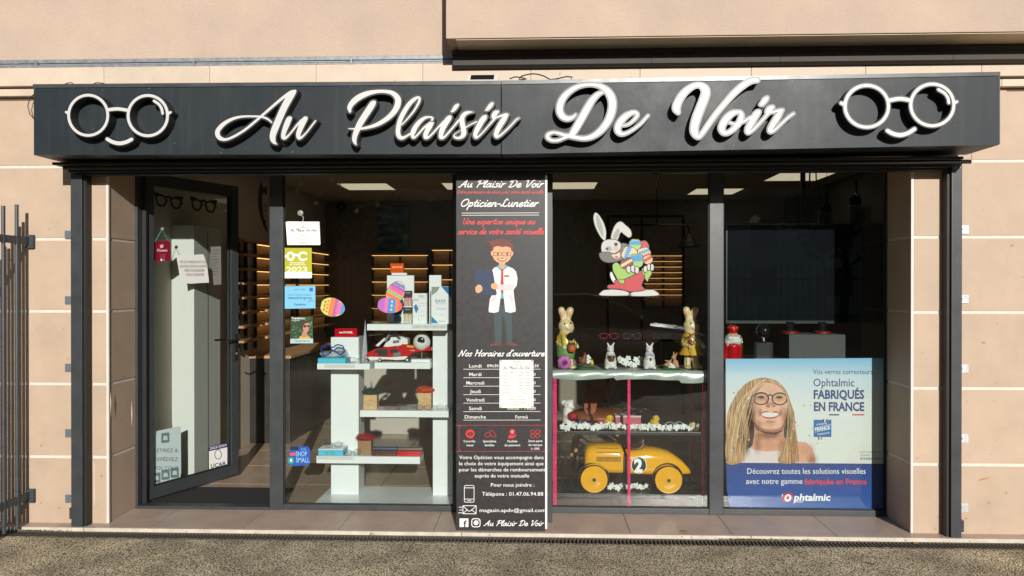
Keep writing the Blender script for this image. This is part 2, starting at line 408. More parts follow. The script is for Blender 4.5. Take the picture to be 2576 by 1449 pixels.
GL = {
'a': (5.2, [[(4.2,4.6),(2.5,5),(1,3.5),(.6,1.5),(1.4,.1),(2.8,.8),(4.1,4.6)],[(4.2,4.9),(3.9,1.5),(4.3,.2),(5.4,.8)]]),
'c': (4.2, [[(3.8,4.2),(3,5),(1.4,4),(.6,1.8),(1.5,.1),(3,.2),(4.4,1.3)]]),
'd': (5.2, [[(4.2,4.6),(2.5,5),(1,3.5),(.6,1.5),(1.4,.1),(2.8,.8),(4.1,4.6)],[(4.7,9.5),(4,2),(4.3,.2),(5.4,.8)]]),
'e': (4.2, [[(.8,2),(2.6,2.6),(3.6,3.9),(2.8,5),(1.2,3.8),(.6,1.8),(1.5,.1),(3,.3),(4.4,1.4)]]),
'h': (5, [[(1.6,9.5),(.8,0)],[(1,2.5),(2.6,4.8),(3.8,4.6),(3.5,1.2),(4,.1),(5,.8)]]),
'i': (2.4, [[(1.2,4.9),(.8,1.2),(1.3,.1),(2.4,.9)],[(1.7,7),(1.75,7.4)]]),
'l': (2.5, [[(.8,3),(2.4,7.5),(2.2,9.6),(1.3,8.5),(.8,2),(1.3,.1),(2.5,.9)]]),
'n': (4.8, [[(1,4.9),(.7,0)],[(.9,2.5),(2.4,4.8),(3.6,4.4),(3.3,1.1),(3.8,.1),(4.8,.8)]]),
'o': (4.5, [[(2.4,5),(1,3.8),(.6,1.5),(1.8,0),(3.5,1.2),(3.8,3.6),(2.4,5),(3.2,4),(4.6,4.2)]]),
'p': (4.5, [[(1.2,5),(.4,-4)],[(1,2.5),(2.4,4.9),(3.8,4),(3.6,1.4),(2.2,.1),(.9,.8)]]),
'q': (5, [[(4.2,4.6),(2.5,5),(1,3.5),(.6,1.5),(1.4,.1),(2.8,.8),(4.1,4.6)],[(4.2,4.9),(3.6,-3.8),(4.4,-2.4)]]),
'r': (3.6, [[(1,4.9),(.7,0)],[(.9,2.5),(2,4.6),(3.4,4.8)]]),
's': (3.4, [[(3.3,4.4),(2.2,5),(1.2,4),(2.6,2.2),(2.6,.6),(1.2,0),(.2,.8)]]),
't': (3, [[(2.1,8),(1.2,1.2),(1.8,.1),(3,.9)],[(.4,5),(3,5.3)]]),
'u': (5, [[(1,4.9),(.8,1.2),(1.6,.1),(3,1.4),(3.8,4.6)],[(3.9,4.9),(3.6,1.2),(4.1,.1),(5,.8)]]),
'v': (4.6, [[(.6,4.8),(1.4,4.6),(1.8,.2),(3.2,2),(3.8,4.9),(4.8,4.4)]]),
'x': (4.5, [[(.6,4.8),(1.4,4.4),(3,.4),(4.2,.6)],[(4,4.9),(.4,0)]]),
"'": (2, [[(1.2,9.5),(.9,7.6)]]), '-': (3.4, [[(.4,3),(2.8,3.2)]]), ' ': (3, []),
'A': (7, [[(.2,.6),(1.2,.2),(5.4,9.4)],[(5.4,9.4),(5.6,.6),(6.4,.2)],[(2,3.4),(6,3.6)]]),
'P': (6.4, [[(3,8.6),(1.6,0)],[(.8,7),(2,9),(5,9.4),(6.6,7.6),(5.4,5),(2.6,4.4)]]),
'D': (7.2, [[(3,8.6),(1.6,.6)],[(.6,7),(2,9.2),(5,9),(6.8,6),(5.6,2),(3,.2),(.8,.5)]]),
'V': (6.2, [[(.6,8),(2,9.2),(2.4,.4),(5,5),(6.4,9.4),(7.4,9)]]),
'O': (7, [[(4,9.3),(1.6,7.5),(.6,3.6),(2.4,.2),(5.4,1.8),(6.4,6),(5,9),(3.4,8.4)]]),
'L': (6.2, [[(5,8),(4,9.4),(2.8,7.5),(2.2,2.5),(1,.4),(.2,1.2),(1.6,1.6),(4,.2),(6,1)]]),
'U': (7.2, [[(.6,8),(1.8,9.2),(1.4,3),(2.6,.2),(5,2),(6,9)],[(6.2,9.2),(5.8,1.2),(6.8,.4)]]),
'N': (7.6, [[(0,.4),(1,0),(2.4,9)],[(2.4,9),(5,.2)],[(5,.2),(6.8,9.4),(7.8,9)]]),
'H': (7.6, [[(1,8),(2.2,9.2),(1.4,.2)],[(7,9.3),(5.6,.2),(6.6,.4)],[(1.6,4.6),(6.4,5)]]),
}
GL['é'] = (4.2, GL['e'][1]+[[(2.6,6.6),(4.2,8)]])
def script_mb(s, fn, x0, x1, base, cap_h, wt=1.15, res=.45, thick=.0004):
    """brush-script line between x0 and x1 in picture points"""
    strokes = []; cx = 0
    for ch in s:
        adv, sts = GL[ch]
        for st in sts: strokes.append([(cx+px+py*.28, py) for (px, py) in st])
        cx += adv
    allx = [p[0] for st in strokes for p in st]; a, b = min(allx), max(allx); kx = (x1-x0)/(b-a); ky = cap_h/9.4
    st2 = [[(x0+(px-a)*kx, base-py*ky, wt*ky) for (px, py) in st] for st in strokes]
    return ink(stroke_field(st2, res, res*3), 0, fn, thick, res*.12)
# ================================================================== SETTING
def aggregate():
    m = bpy.data.materials.new('aggregate_paving'); m.use_nodes = True; MATS['agg'] = m
    n = m.node_tree.nodes; l = m.node_tree.links; b = n['Principled BSDF']; b.inputs['Roughness'].default_value = .85; b.inputs['Specular IOR Level'].default_value = .3
    tc = n.new('ShaderNodeTexCoord')
    v = n.new('ShaderNodeTexVoronoi'); v.inputs['Scale'].default_value = 105; l.new(tc.outputs['Object'], v.inputs['Vector'])
    cr = n.new('ShaderNodeValToRGB'); e = cr.color_ramp.elements
    e[0].position = 0; e[0].color = (.72, .60, .40, 1); e[1].position = 1; e[1].color = (.42, .35, .23, 1)
    for p, c in ((.3, (.80, .69, .48)), (.55, (.60, .50, .34)), (.8, (.88, .80, .62))): x = e.new(p); x.color = (*c, 1)
    sp = n.new('ShaderNodeSeparateColor'); l.new(v.outputs['Color'], sp.inputs[0]); l.new(sp.outputs[0], cr.inputs[0])
    mr = n.new('ShaderNodeMapRange'); mr.inputs[1].default_value = .38; mr.inputs[2].default_value = .62; mr.inputs[3].default_value = 0; mr.inputs[4].default_value = 1; l.new(v.outputs['Distance'], mr.inputs[0])
    mx = n.new('ShaderNodeMix'); mx.data_type = 'RGBA'; l.new(mr.outputs[0], mx.inputs[0]); l.new(cr.outputs[0], mx.inputs[6]); mx.inputs[7].default_value = (.16, .13, .08, 1)
    t = n.new('ShaderNodeTexNoise'); t.inputs['Scale'].default_value = 3.2; t.inputs['Detail'].default_value = 5; l.new(tc.outputs['Object'], t.inputs['Vector'])
    r2 = n.new('ShaderNodeMapRange'); r2.inputs[1].default_value = .3; r2.inputs[2].default_value = .7; r2.inputs[3].default_value = .58; r2.inputs[4].default_value = 1.22; l.new(t.outputs[0], r2.inputs[0])
    m2 = n.new('ShaderNodeMix'); m2.data_type = 'RGBA'; m2.blend_type = 'MULTIPLY'; m2.inputs[0].default_value = 1; l.new(mx.outputs[2], m2.inputs[6]); l.new(r2.outputs[0], m2.inputs[7])
    l.new(m2.outputs[2], b.inputs['Base Color'])
    iv = n.new('ShaderNodeMath'); iv.operation = 'SUBTRACT'; iv.inputs[0].default_value = 1; l.new(v.outputs['Distance'], iv.inputs[1])
    bp = n.new('ShaderNodeBump'); bp.inputs['Strength'].default_value = .55; bp.inputs['Distance'].default_value = .004; l.new(iv.outputs[0], bp.inputs['Height']); l.new(bp.outputs[0], b.inputs['Normal'])
    return m
GZ = -.022
AGG = aggregate()
m = MB()
# the paving slabs meet in one open joint
def pave(loop, name='pavement'):
    mm = MB().poly([[Vector(p) for p in loop]], .12, Vector((0, 0, 1))); return mm
ja, jb = atz(1042, 1362, GZ), atz(985, 1449, GZ)
jd = (jb-ja).normalized(); jf = ja+jd*70; g = Vector((.004, 0, 0))
o1 = pave([(-70, -.226, GZ), tuple(ja-g), tuple(jf-g), (-70, jf.y, GZ)]).build('pavement', AGG); tag(o1, kind='structure')
o2 = pave([tuple(ja+g), (70, -.226, GZ), (70, jf.y, GZ), tuple(jf+g)]).build('pavement', AGG); tag(o2, kind='structure')
sub = MB().box((-70, -75, GZ-.16), (70, .3, GZ-.121)).build('ground', M('sub_base', (.03, .027, .02), .95)); tag(sub, kind='structure')
# drain channel with its grating bars
CAST = M('cast_iron', (.10, .085, .07), .7, .3, var=.35, vs_=40, bump=.5, bs=120)
dr = MB().box((-9, -.226, GZ-.11), (9, -.102, GZ-.09)).box((-9, -.2255, GZ-.09), (9, -.218, GZ+.001)).box((-9, -.110, GZ-.09), (9, -.1025, GZ+.001))
drain = dr.build('drain_channel', CAST); tag(drain, kind='structure')
bm_ = MB().box((-.0065, -.217, GZ-.03), (.0065, -.111, GZ-.001), .003)
bar0 = bm_.build('grate_bar', CAST, drain)
for i in range(287):
    b = bar0 if i == 0 else bar0.copy()
    if i: col.objects.link(b)
    b.location.x = -3.72+i*.0245
# threshold: nosing strip and tiles
NOS = M('nosing_stone', (.54, .48, .39), .6, var=.18, vs_=9, bump=.25, bs=80, speck=((.25, .2, .12), 30, .66))
nos = MB()
for a, b in ((-9, -3.0), (-2.996, -.5), (-.496, 1.35), (1.354, 9)): nos.box((a, -.1015, GZ-.02), (b, -.076, .002), .003)
o = nos.build('threshold_nosing', NOS); tag(o, kind='structure')
TILE = M('porch_tile', (.46, .35, .285), .42, objvar=.06, var=.16, vs_=5, bump=.12, bs=90, speck=((.2, .15, .11), 55, .7))
thr = MB().box((-9, -.0755, -.05), (9, .345, -.009)).build('threshold', M('tile_joint', (.13, .1, .08), .9)); tag(thr, kind='structure')
tx = [-9, -5.15, -4.52, -3.89]+[atz(p, 1331, 0).x for p in (130, 370, 610, 852, 1092, 1337, 1582, 1832, 2085, 2340)]+[3.1, 3.73, 9]
for a, b in zip(tx[:-1], tx[1:]): MB().box((a+.002, -.0755, -.0089), (b-.002, .345, 0), .0015).build('tile', TILE, thr)

# ------------------------------------------------------------------ the building
bld = thing('shop_building', 'tan clad building front with white joints, stucco upper wall and balcony', 'building', (0, .3, 0))
JOINT = M('joint_white', (.62, .575, .50), .7, var=.08, vs_=20)
PANEL = M('tan_panel', (.448, .336, .248), .62, objvar=.035, streak=.05, var=.09, vs_=3.5, bump=.12, bs=140, speck=((.30, .2, .12), 24, .72))
STUC = M('stucco', (.465, .360, .283), .85, streak=.05, var=.09, vs_=2.2, bump=1.0, bs=95)
ZR = [0, .445, .937, 1.427, 1.912, 2.40, 2.862]; J = .010
LX, RX, RV = -2.892, 2.404, .335
fw_ = MB()
fw_.box((-12, .0045, -.04), (LX-.0045, RV+.05, 2.9)).box((RX+.0045, .0045, -.04), (12, RV+.05, 2.9)).box((LX-.004, .0045, 2.47), (RX+.004, RV+.05, 2.9))
fwall = fw_.build('facade_wall', JOINT, bld)
def cols(xs):
    for a, b in zip(xs[:-1], xs[1:]):
        for z0, z1 in zip(ZR[:-1], ZR[1:]):
            yield a, b, z0+(J if z0 > 0 else 0), z1-(J if z1 < 2.8 else 0)
for a, b, z0, z1 in cols([-9.6, -7.3, -5.0, LX-.013]): MB().box((a+.0015, 0, z0), (b-.0015, .0044, z1), .001).build('panel', PANEL, fwall)
for a, b, z0, z1 in cols([RX+.013, 2.78, 4.9, 7.2, 9.6]):
    if z0 < 2.38 and a < 2.5: continue
    if z0 < 2.38 and abs(a-2.78) < .01: a = RX+.013
    MB().box((a+.0015, 0, z0), (b-.0015, .0044, z1), .001).build('panel', PANEL, fwall)
for z0, z1 in zip(ZR[:-2], ZR[1:-1]):
    MB().box((LX-.0044, .014, z0+J), (LX, RV, z1-J), .001).build('panel', PANEL, fwall)
    MB().box((RX, .014, z0+J), (RX+.0044, RV, z1-J), .001).build('panel', PANEL, fwall)
# corner trims
for a, b in ((LX-.012, LX+.006), (RX-.006, RX+.012)): MB().box((a, -.004, 0.001), (b, .013, 2.6), .003).build('corner_trim', M('trim_white', (.62, .575, .51), .5, var=.06), bld)
for (x, y) in ((228, 588), (229, 755), (230, 921), (231, 1088), (231, 1254)):
    p = at(x, y, 0); MB().lathe([(.0065, -.0022), (.008, -.0008), (.008, .001)], (p.x, 0, p.z), 10, 'Y').build('wall_plug', M('plug_grey', (.30, .24, .18), .7), bld)
LIME = M('lime_run', (.60, .50, .40), .8)
for L in ([(236,1160),(238.5,1170),(238,1210),(239,1250),(237.5,1278),(236,1250),(236.3,1200)], [(331,1005),(332.5,1040),(331.5,1075),(330.6,1040)], [(278,985),(279.5,1010),(278.6,1050),(277.6,1010)]):
    MB().poly([[at(x, y, -.0004) for x, y in L]], .0003).build('lime_run', LIME, bld)
for L in ([(2462,1207),(2472,1203),(2489,1201),(2490,1203),(2474,1207),(2464,1210)],): MB().poly([[at(x, y, -.0004) for x, y in L]], .0003).build('rust_mark', M('rust', (.42, .20, .08), .9), bld)
# pillar behind the board
px0, px1 = at(1153, 900, .02).x, at(1374, 900, .02).x
MB().box((px0, .02, 0.001), (px1, RV+.08, 2.47)).build('pillar', PANEL, bld)
# cornice mouldings
CORN = M('cornice', (.55, .455, .355), .6, objvar=.04, var=.08, vs_=5, bump=.15, bs=120, speck=((.35, .26, .16), 40, .7))
def band(name, z0, z1, y, xs):
    p = MB().box((-12, y+.006, z0+.002), (12, .01, z1-.002)).build(name, M('cornice_joint', (.3, .22, .14), .8), bld)
    for a, b in zip(xs[:-1], xs[1:]): MB().box((a+.001, y, z0), (b-.001, .008, z1), .004).build('moulding_block', CORN, p)
xs1 = [at(p, 190, -.07).x for p in (-560, -150, 261, 527, 795, 1063, 1335, 1610, 1890, 2178, 2470, 2790, 3100)]
band('cornice', 2.925, 3.045, -.07, xs1)
band('lower_moulding', 2.866, 2.912, -.045, [x+.14 for x in xs1])
# upper stucco wall and the balcony box
MB().box((-12, 0, 3.045), (12, .4, 7)).build('upper_wall', STUC, bld)
bl = at(1122, 97, -.33)
bal = MB().box((bl.x, -.33, bl.z), (12, -.001, 4.6), .004).build('balcony', STUC, bld)
MB().box((bl.x+.06, -.318, bl.z-.006), (12, -.02, bl.z-.0005)).build('soffit_board', M('soffit', (.66, .55, .41), .8, var=.12), bal)
MB().box((bl.x-.0, -.345, 4.601), (12, -.002, 4.66), .004).build('coping', CORN, bal)
MB().box((bl.x-.09, -.16, 3.62), (bl.x-.001, -.001, 3.95)).build('side_ledge', STUC, bal)
GUT = M('gutter_zinc', (.042, .037, .031), .7, .0, var=.25, vs_=12)
g0 = at(1138, 128, -.13)
gx = [g0.x]+[at(p, 128, -.13).x for p in (1640, 1965, 2400)]+[6, 12]
gz = bl.z-.012
gut = thing('gutter', 'dark zinc gutter under the balcony box above the sign', 'gutter', (gx[0], -.1, gz-.1))
for a, b in zip(gx[:-1], gx[1:]):
    n = MB(); pr = [(-.001, gz), (-.13, gz), (-.13, gz-.02), (-.118, gz-.028), (-.125, gz-.09), (-.10, gz-.102), (-.001, gz-.102)]
    n.add([(a+.001, y, z) for y, z in pr]+[(b-.001, y, z) for y, z in pr], [(0,1,2,3,4,5,6), (13,12,11,10,9,8,7)]+[(i, (i+1) % 7, 7+(i+1) % 7, 7+i) for i in range(7)])
    n.build('gutter_length', GUT, gut)
# galvanised conduit on the left
ZN = M('galvanised', (.25, .265, .28), .5, .4, var=.25, vs_=30)
c0 = at(0, 155, -.03)
cond = thing('conduit', 'pair of galvanised steel tubes clipped along the wall above the sign', 'conduit', (-3.6, -.03, 3.07))
xe = gx[0]+.02
MB().box((-6, -.04, 3.082), (xe, -.001, 3.108), .004).build('cover_strip', ZN, cond)
MB().tube([(-6, -.052, 3.052), (xe, -.052, 3.052)], .0155, 10).build('tube', ZN, cond, smooth=True)
MB().box((-6, -.036, 3.047), (xe, -.001, 3.079), .003).build('tube', M('galvanised_pale', (.30, .33, .36), .45, .4, var=.15, vs_=20), cond)
for p in (95, 490, 885):
    x = at(p, 158, -.05).x; MB().tube([(x-.03, -.052, 3.052), (x+.012, -.052, 3.052)], .0195, 12).box((x-.004, -.074, 3.045), (x+.006, -.03, 3.084), .002).build('coupler', ZN, cond, smooth=True)
for a, b in ((-9, -3.0), (3.0, 9)): MB().box((a, -.004, 2.846), (b, .03, 2.853)).build('shade_strip', M('painted_shade', (.12, .09, .06), .9), bld)  # dark strip painted in for the shade under the lower moulding

# ------------------------------------------------------------------ sign board with raised letters
SP = .40
SIGN = M('anthracite_sheet', (.019, .026, .031), .46, .0, var=.10, vs_=3, streak=.035, speck=((.16, .16, .15), 45, .72), spec=.24)
sgn = thing('shop_sign', 'long anthracite sign box with white raised script lettering above the shopfront', 'sign', (-.2, -.2, 2.4))
xl, xm, xr = at(85, 300, -SP).x, at(1261, 300, -SP).x, at(2513, 280, -SP).x
def slab(m, x0, x1, zb0, zb1, zt0, zt1, y0, y1):
    return m.add([(x0,y0,zb0),(x1,y0,zb1),(x1,y1,zb1),(x0,y1,zb0),(x0,y0,zt0),(x1,y0,zt1),(x1,y1,zt1),(x0,y1,zt0)],
                 [(0,3,2,1),(4,5,6,7),(0,1,5,4),(1,2,6,5),(2,3,7,6),(3,0,4,7)])
zBL, zBM, zBR = at(85, 390, -SP).z, at(1261, 387, -SP).z, at(2513, 364.5, -SP).z
zTL, zTM, zTR = at(85, 212, -SP).z, at(1261, 203, -SP).z, at(2513, 181, -SP).z
slab(MB(), xl, xm-.003, zBL, zBM, zTL-.026, zTM-.026, -SP, -.072).build('fascia_panel', SIGN, sgn)
slab(MB(), xm+.003, xr, zBM-.002, zBR, zTM-.026, zTR-.026, -SP-.002, -.072).build('fascia_panel', SIGN, sgn)
CAPM = M('cap_profile', (.06, .066, .07), .34, .2, var=.1, vs_=8)
slab(MB(), xl-.004, xm-.002, zTL-.023, zTM-.023, zTL, zTM, -SP-.003, -.0735).build('cap_profile', CAPM, sgn)
slab(MB(), xm+.002, xr+.004, zTM-.023, zTR-.023, zTM, zTR, -SP-.005, -.0735).build('cap_profile', CAPM, sgn)
MB().box((xr+.0005, -SP-.001, zBR+.004), (xr+.006, -.074, zTR-.028)).build('end_plate', CAPM, sgn)
FACE = M('acrylic_white', (.53, .54, .535), .45, speck=((.55, .42, .26), 14, .76)); RET = M('letter_return', (.018, .016, .018), .38)
LY = -SP-.074
zA, zP, zS, zD, zV, zL, zR2 = zoom(820, 320, .1941), zoom(1340, 320, .1941), zoom(1700, 360, .15528), zoom(2100, 300, .1941), zoom(2600, 290, .21739), zoom(240, 350, .17857), zoom(3270, 300, .20575)
def tr_(z, s, sts): return [[(*z(p[0], p[1]), p[2]*s/1.5652174) for p in st] for st in sts]
def oval(cx, cy, rx, ry, w): return [(cx+rx*math.cos(2*math.pi*i/24), cy+ry*math.sin(2*math.pi*i/24), w) for i in range(25)]
W_A = tr_(zA, .1941, [
 [(1290,835,40),(1210,770,52),(1100,725,56),(950,712,52),(700,715,57),(500,760,72),(320,860,92),(200,990,106),(190,1090,106),(250,1160,92),(360,1180,66),(520,1120,62),(720,1000,62),(900,860,62),(1050,730,62),(1200,600,64),(1350,470,66),(1500,345,72),(1640,245,80),(1700,215,84)],
 [(1765,195,60),(1715,240,125),(1640,350,150),(1545,520,150),(1455,720,150),(1370,920,150),(1312,1080,140),(1310,1180,118),(1345,1245,72),(1395,1277,26)]])
W_u = tr_(zA, .1941, [
 [(1660,750,92),(1635,775,120),(1590,880,125),(1545,1000,112),(1520,1100,100),(1530,1148,88),(1580,1142,62),(1680,1040,50),(1790,900,55),(1890,790,60)],
 [(1980,750,92),(1955,775,120),(1900,880,125),(1850,1000,116),(1825,1090,100),(1840,1148,85),(1900,1130,60),(2000,1030,46),(2100,900,46),(2175,803,46)]])
W_P = tr_(zP, .1941, [
 [(195,612,66),(188,530,105),(250,430,125),(370,330,130),(540,250,115),(720,210,85),(900,205,80),(1060,240,100),(1160,340,130),(1168,450,135),(1110,590,125),(980,730,110),(800,850,95),(620,920,75),(430,960,60),(280,965,46),(165,960,30)],
 [(690,425,80),(655,460,130),(600,545,140),(510,680,140),(420,820,140),(350,960,130),(300,1090,115),(285,1190,100),(305,1260,60),(332,1290,24)]])
W_lais = tr_(zP, .1941, [
 [(1250,880,40),(1380,740,46),(1500,590,52),(1590,430,60),(1608,350,60),(1580,325,58),(1500,365,85),(1400,460,100),(1300,610,105),(1220,770,105),(1180,920,105),(1170,1040,105),(1195,1120,100),(1250,1150,84),(1330,1120,60),(1420,1060,50)],
 [(1858,792,48),(1868,750,62),(1820,725,48),(1720,740,70),(1620,810,95),(1530,920,110),(1480,1020,115),(1460,1090,92),(1482,1145,60),(1520,1130,50),(1600,1050,50),(1700,940,56),(1830,850,76)],
 [(1870,850,66),(1810,925,110),(1760,1005,110),(1730,1080,105),(1730,1138,88),(1790,1132,60),(1880,1050,50),(1980,940,50),(2100,815,56)],
 [(2225,725,84),(2190,765,124),(2140,840,125),(2075,960,120),(2042,1080,105),(2042,1138,88),(2110,1130,56),(2230,1000,50),(2350,860,50),(2420,780,50)]]) + tr_(zS, .15528, [
 [(600,830,62),(690,730,70)],
 [(1060,525,20),(960,525,70),(850,560,110),(780,640,130),(765,740,140),(785,860,140),(805,960,140),(812,1060,145),(770,1140,110),(690,1180,80),(600,1170,70),(565,1130,55),(600,1070,36),(700,1010,32),(790,950,30)],
 [(850,920,50),(1000,830,46),(1140,770,52)],
 [(1365,635,90),(1320,680,146),(1260,760,150),(1190,890,145),(1130,1010,135),(1102,1105,116),(1120,1165,84),(1200,1130,56),(1330,1000,50),(1450,860,52),(1570,720,60)],
 [(1680,510,70),(1620,545,130),(1580,610,140),(1570,670,100),(1580,710,60)],
 [(1600,690,60),(1640,660,54),(1760,620,70),(1880,590,90),(1920,590,70)],
 [(1895,610,96),(1820,720,140),(1730,860,140),(1660,990,135),(1630,1090,125),(1650,1148,92),(1740,1110,62),(1880,990,56),(2020,850,52),(2140,720,50),(2205,678,45)]])
W_dot1 = tr_(zS, .15528, [[(660,340,84),(610,390,118),(545,480,96),(500,510,56)]])
W_dot2 = tr_(zS, .15528, [[(1535,305,84),(1490,360,118),(1420,445,96),(1375,475,56)]])
W_D = tr_(zD, .1941, [
 [(862,772,38),(800,832,76),(700,860,106),(600,820,130),(540,720,140),(540,600,140),(600,450,130),(730,310,110),(920,205,86),(1150,170,66),(1350,200,92),(1500,300,130),(1585,440,150),(1605,600,150),(1570,780,145),(1490,950,135),(1360,1110,125),(1200,1220,105),(1050,1260,90),(900,1250,84),(760,1215,100),(640,1200,82),(520,1160,70),(410,1140,62),(310,1175,86),(290,1240,90),(370,1300,70),(500,1300,66),(620,1255,62),(720,1210,80)],
 [(1412,325,44),(1310,370,90),(1200,480,120),(1100,640,140),(1010,800,145),(920,960,145),(830,1110,140),(770,1195,110)]])
W_e = tr_(zD, .1941, [[(1800,1005,36),(1920,980,42),(2040,890,52),(2110,790,62),(2080,738,60),(1990,745,78),(1870,815,112),(1770,920,125),(1715,1030,125),(1722,1118,114),(1790,1172,76),(1900,1150,56),(2040,1070,50),(2180,960,46),(2280,850,42),(2328,798,38)]])
W_V = tr_(zV, .21739, [[(320,700,70),(290,620,125),(340,480,115),(450,330,105),(600,225,80),(720,210,84),(805,275,130),(820,360,140),(780,490,140),(720,640,140),(660,800,145),(620,950,135),(618,1050,130),(650,1120,96),(700,1145,70),(760,1080,72),(870,920,80),(1000,740,80),(1150,560,82),(1320,370,92),(1490,220,96),(1640,130,92),(1752,115,80)]])
W_oir = tr_(zV, .21739, [
 [(1400,692,56),(1300,722,92),(1200,812,112),(1130,920,115),(1112,1005,110),(1150,1070,82),(1230,1068,72),(1340,990,86),(1430,880,96),(1470,770,90),(1450,705,66),(1400,692,56)],
 [(1250,885,34),(1340,912,40),(1450,890,46),(1560,840,46),(1650,785,46)],
 [(1785,690,70),(1750,725,112),(1700,800,115),(1640,910,110),(1592,1000,104),(1585,1058,80),(1640,1050,52),(1740,960,46),(1850,840,46),(1940,735,50)],
 [(2035,605,62),(1985,640,104),(1950,690,100),(1945,720,70)],
 [(1960,715,46),(1990,705,42),(2100,680,52),(2190,668,66),(2215,660,50)],
 [(2185,690,76),(2120,790,110),(2050,900,105),(2000,990,100),(1992,1045,76),(2060,1030,50),(2180,920,46),(2320,790,46),(2415,722,42)]])
W_dot3 = tr_(zV, .21739, [[(1935,440,62),(1895,480,92),(1840,550,72),(1812,562,44)]])
W_g1 = tr_(zL, .17857, [oval(600,581,432,444,74), oval(1915,588,435,444,76), [(1040,460,88),(1250,440,88),(1470,470,84)], [(110,510,66),(165,540,80)], [(2415,515,66),(2362,545,80)]])
W_hi1 = tr_(zL, .17857, [[(2055,265,72),(2160,340,72),(2220,440,72),(2240,543,70)]])
W_sm1 = tr_(zL, .17857, [[(1022,1108,92),(1140,1170,96),(1290,1200,98),(1440,1170,96),(1558,1112,92)]])
W_g2 = tr_(zR2, .20575, [oval(696,575,416,400,68), oval(1950,549,412,399,70), [(1110,465,82),(1330,430,82),(1530,462,80)], [(205,515,66),(260,535,78)], [(2420,488,66),(2365,512,78)]])
W_hi2 = tr_(zR2, .20575, [[(2070,255,66),(2190,330,66),(2250,420,66),(2266,508,64)]])
W_sm2 = tr_(zR2, .20575, [[(1092,1042,82),(1200,1100,86),(1340,1125,88),(1480,1090,86),(1608,1012,82)]])
fnF = lambda x, y: at(x, y, LY); fnB = lambda x, y: at(x, y, LY+.0015)
for nm, st, ofs in (('letter', W_A, 2.7), ('letter', W_u, 2.7), ('letter', W_P, 2.7), ('letter', W_lais, 2.7), ('letter_dot', W_dot1, 2.7), ('letter_dot', W_dot2, 2.7), ('letter', W_D, 2.5), ('letter', W_e, 2.5), ('letter', W_V, 2.7), ('letter', W_oir, 2.6), ('letter_dot', W_dot3, 2.6),
                ('spectacles_emblem', W_g1, 1.5), ('lens_glint', W_hi1, 1.5), ('smile_emblem', W_sm1, 1.5), ('spectacles_emblem', W_g2, 1.6), ('lens_glint', W_hi2, 1.6), ('smile_emblem', W_sm2, 1.6)):
    fld = stroke_field(st, .55, 5)
    bdy = ink(fld, ofs+.5, fnB, .0705, .05).build(nm, RET, sgn)
    ink(fld, -.85 if st not in (W_D, W_e, W_V, W_oir, W_dot3) else -1.25, fnF, .0012, .05).build('lit_face', FACE, bdy)

# solar lamp and cables lying on the sign
sol = thing('solar_lamp', 'small white solar lamp with dark panel lying on the sign', 'lamp', (at(1213, 200, -.25).x, -.25, 2.84))
sx0, sx1 = at(1172, 200, -.30).x, at(1254, 200, -.30).x
mm = MB(); Rm = Matrix.Rotation(R(38), 3, 'X')
mm.boxr(((sx0+sx1)/2, -.28, 2.872), (sx1-sx0, .13, .028), Rm, .008).build('housing', M('plastic_white', (.72, .68, .62), .4), sol)
MB().boxr(((sx0+sx1)/2, -.2725-math.sin(R(38))*.0158, 2.878+math.cos(R(38))*.0158), ((sx1-sx0)*.72, .066, .003), Rm).build('solar_panel', M('solar_cells', (.012, .012, .02), .15), sol)
RUB = M('cable_black', (.015, .014, .013), .5)
def cable(name, label, pts, r=.004, group=None):
    o = MB().tube([Vector(p) for p in crom(pts, .02)], r, 6).build(name, RUB, None, smooth=True); return tag(o, label, 'cable', group)
zC = zoom(1344, 0, .52174)
def cp(z, Y): return lambda x, y: tuple(at(*z(x, y), Y))
c = cp(zC, -.22)
cable('cable', 'black cable coiled in a loop on top of the sign', [c(1270,595), c(1310,580), c(1400,595), c(1340,600), c(1360,575), c(1450,557), c(1530,575), c(1575,600), c(1640,592), c(1700,578), c(1745,582), c(1735,596)])
zC = zoom(0, 0, .52174); c = cp(zC, -.05)
cable('cable', 'thin black cable looping out at the left end of the sign', [c(260,708), c(225,740), c(210,800), c(225,860), c(262,905)], .003)
c = cp(zC, -.2); cable('cable', 'thin black cable lying on the left top of the sign', [c(480,640), c(540,624), (at(210, 209, -.2).x, -.2, 2.853), c(720,626), c(830,640)], .003)

# ------------------------------------------------------------------ roller shutter: housing, rail, two guide posts
BLK = M('shutter_black', (.009, .0095, .010), .6, var=.15); ANT = M('anthracite_alu', (.040, .046, .050), .42, .1, var=.10, vs_=9, speck=((.10, .1, .1), 60, .72))
sh = thing('roller_shutter', 'black roller shutter housing under the sign with two anthracite guide posts', 'shutter', (-.2, -.05, 0))
hx0, hx1 = at(141, 400, -.2).x, at(2440, 390, -.2).x-.06
MB().box((hx0, -.24, 2.372), (hx1, .03, 2.389), .004).build('housing', BLK, sh)
MB().box((hx0+.03, -.125, 2.342), (hx1-.01, -.011, 2.3705), .004).build('lower_profile', BLK, sh)
MB().box((hx0+.05, -.09, 2.330), (hx1-.03, -.012, 2.3415)).build('curtain_roll', BLK, sh)
rz = at(160, 409, -.23).z
MB().tube([(at(160, 409, -.2).x, -.2, 2.358), (at(2442, 385, -.2).x, -.2, 2.362)], .012, 8).build('axle_bar', BLK, sh, smooth=True)
PY = -.085
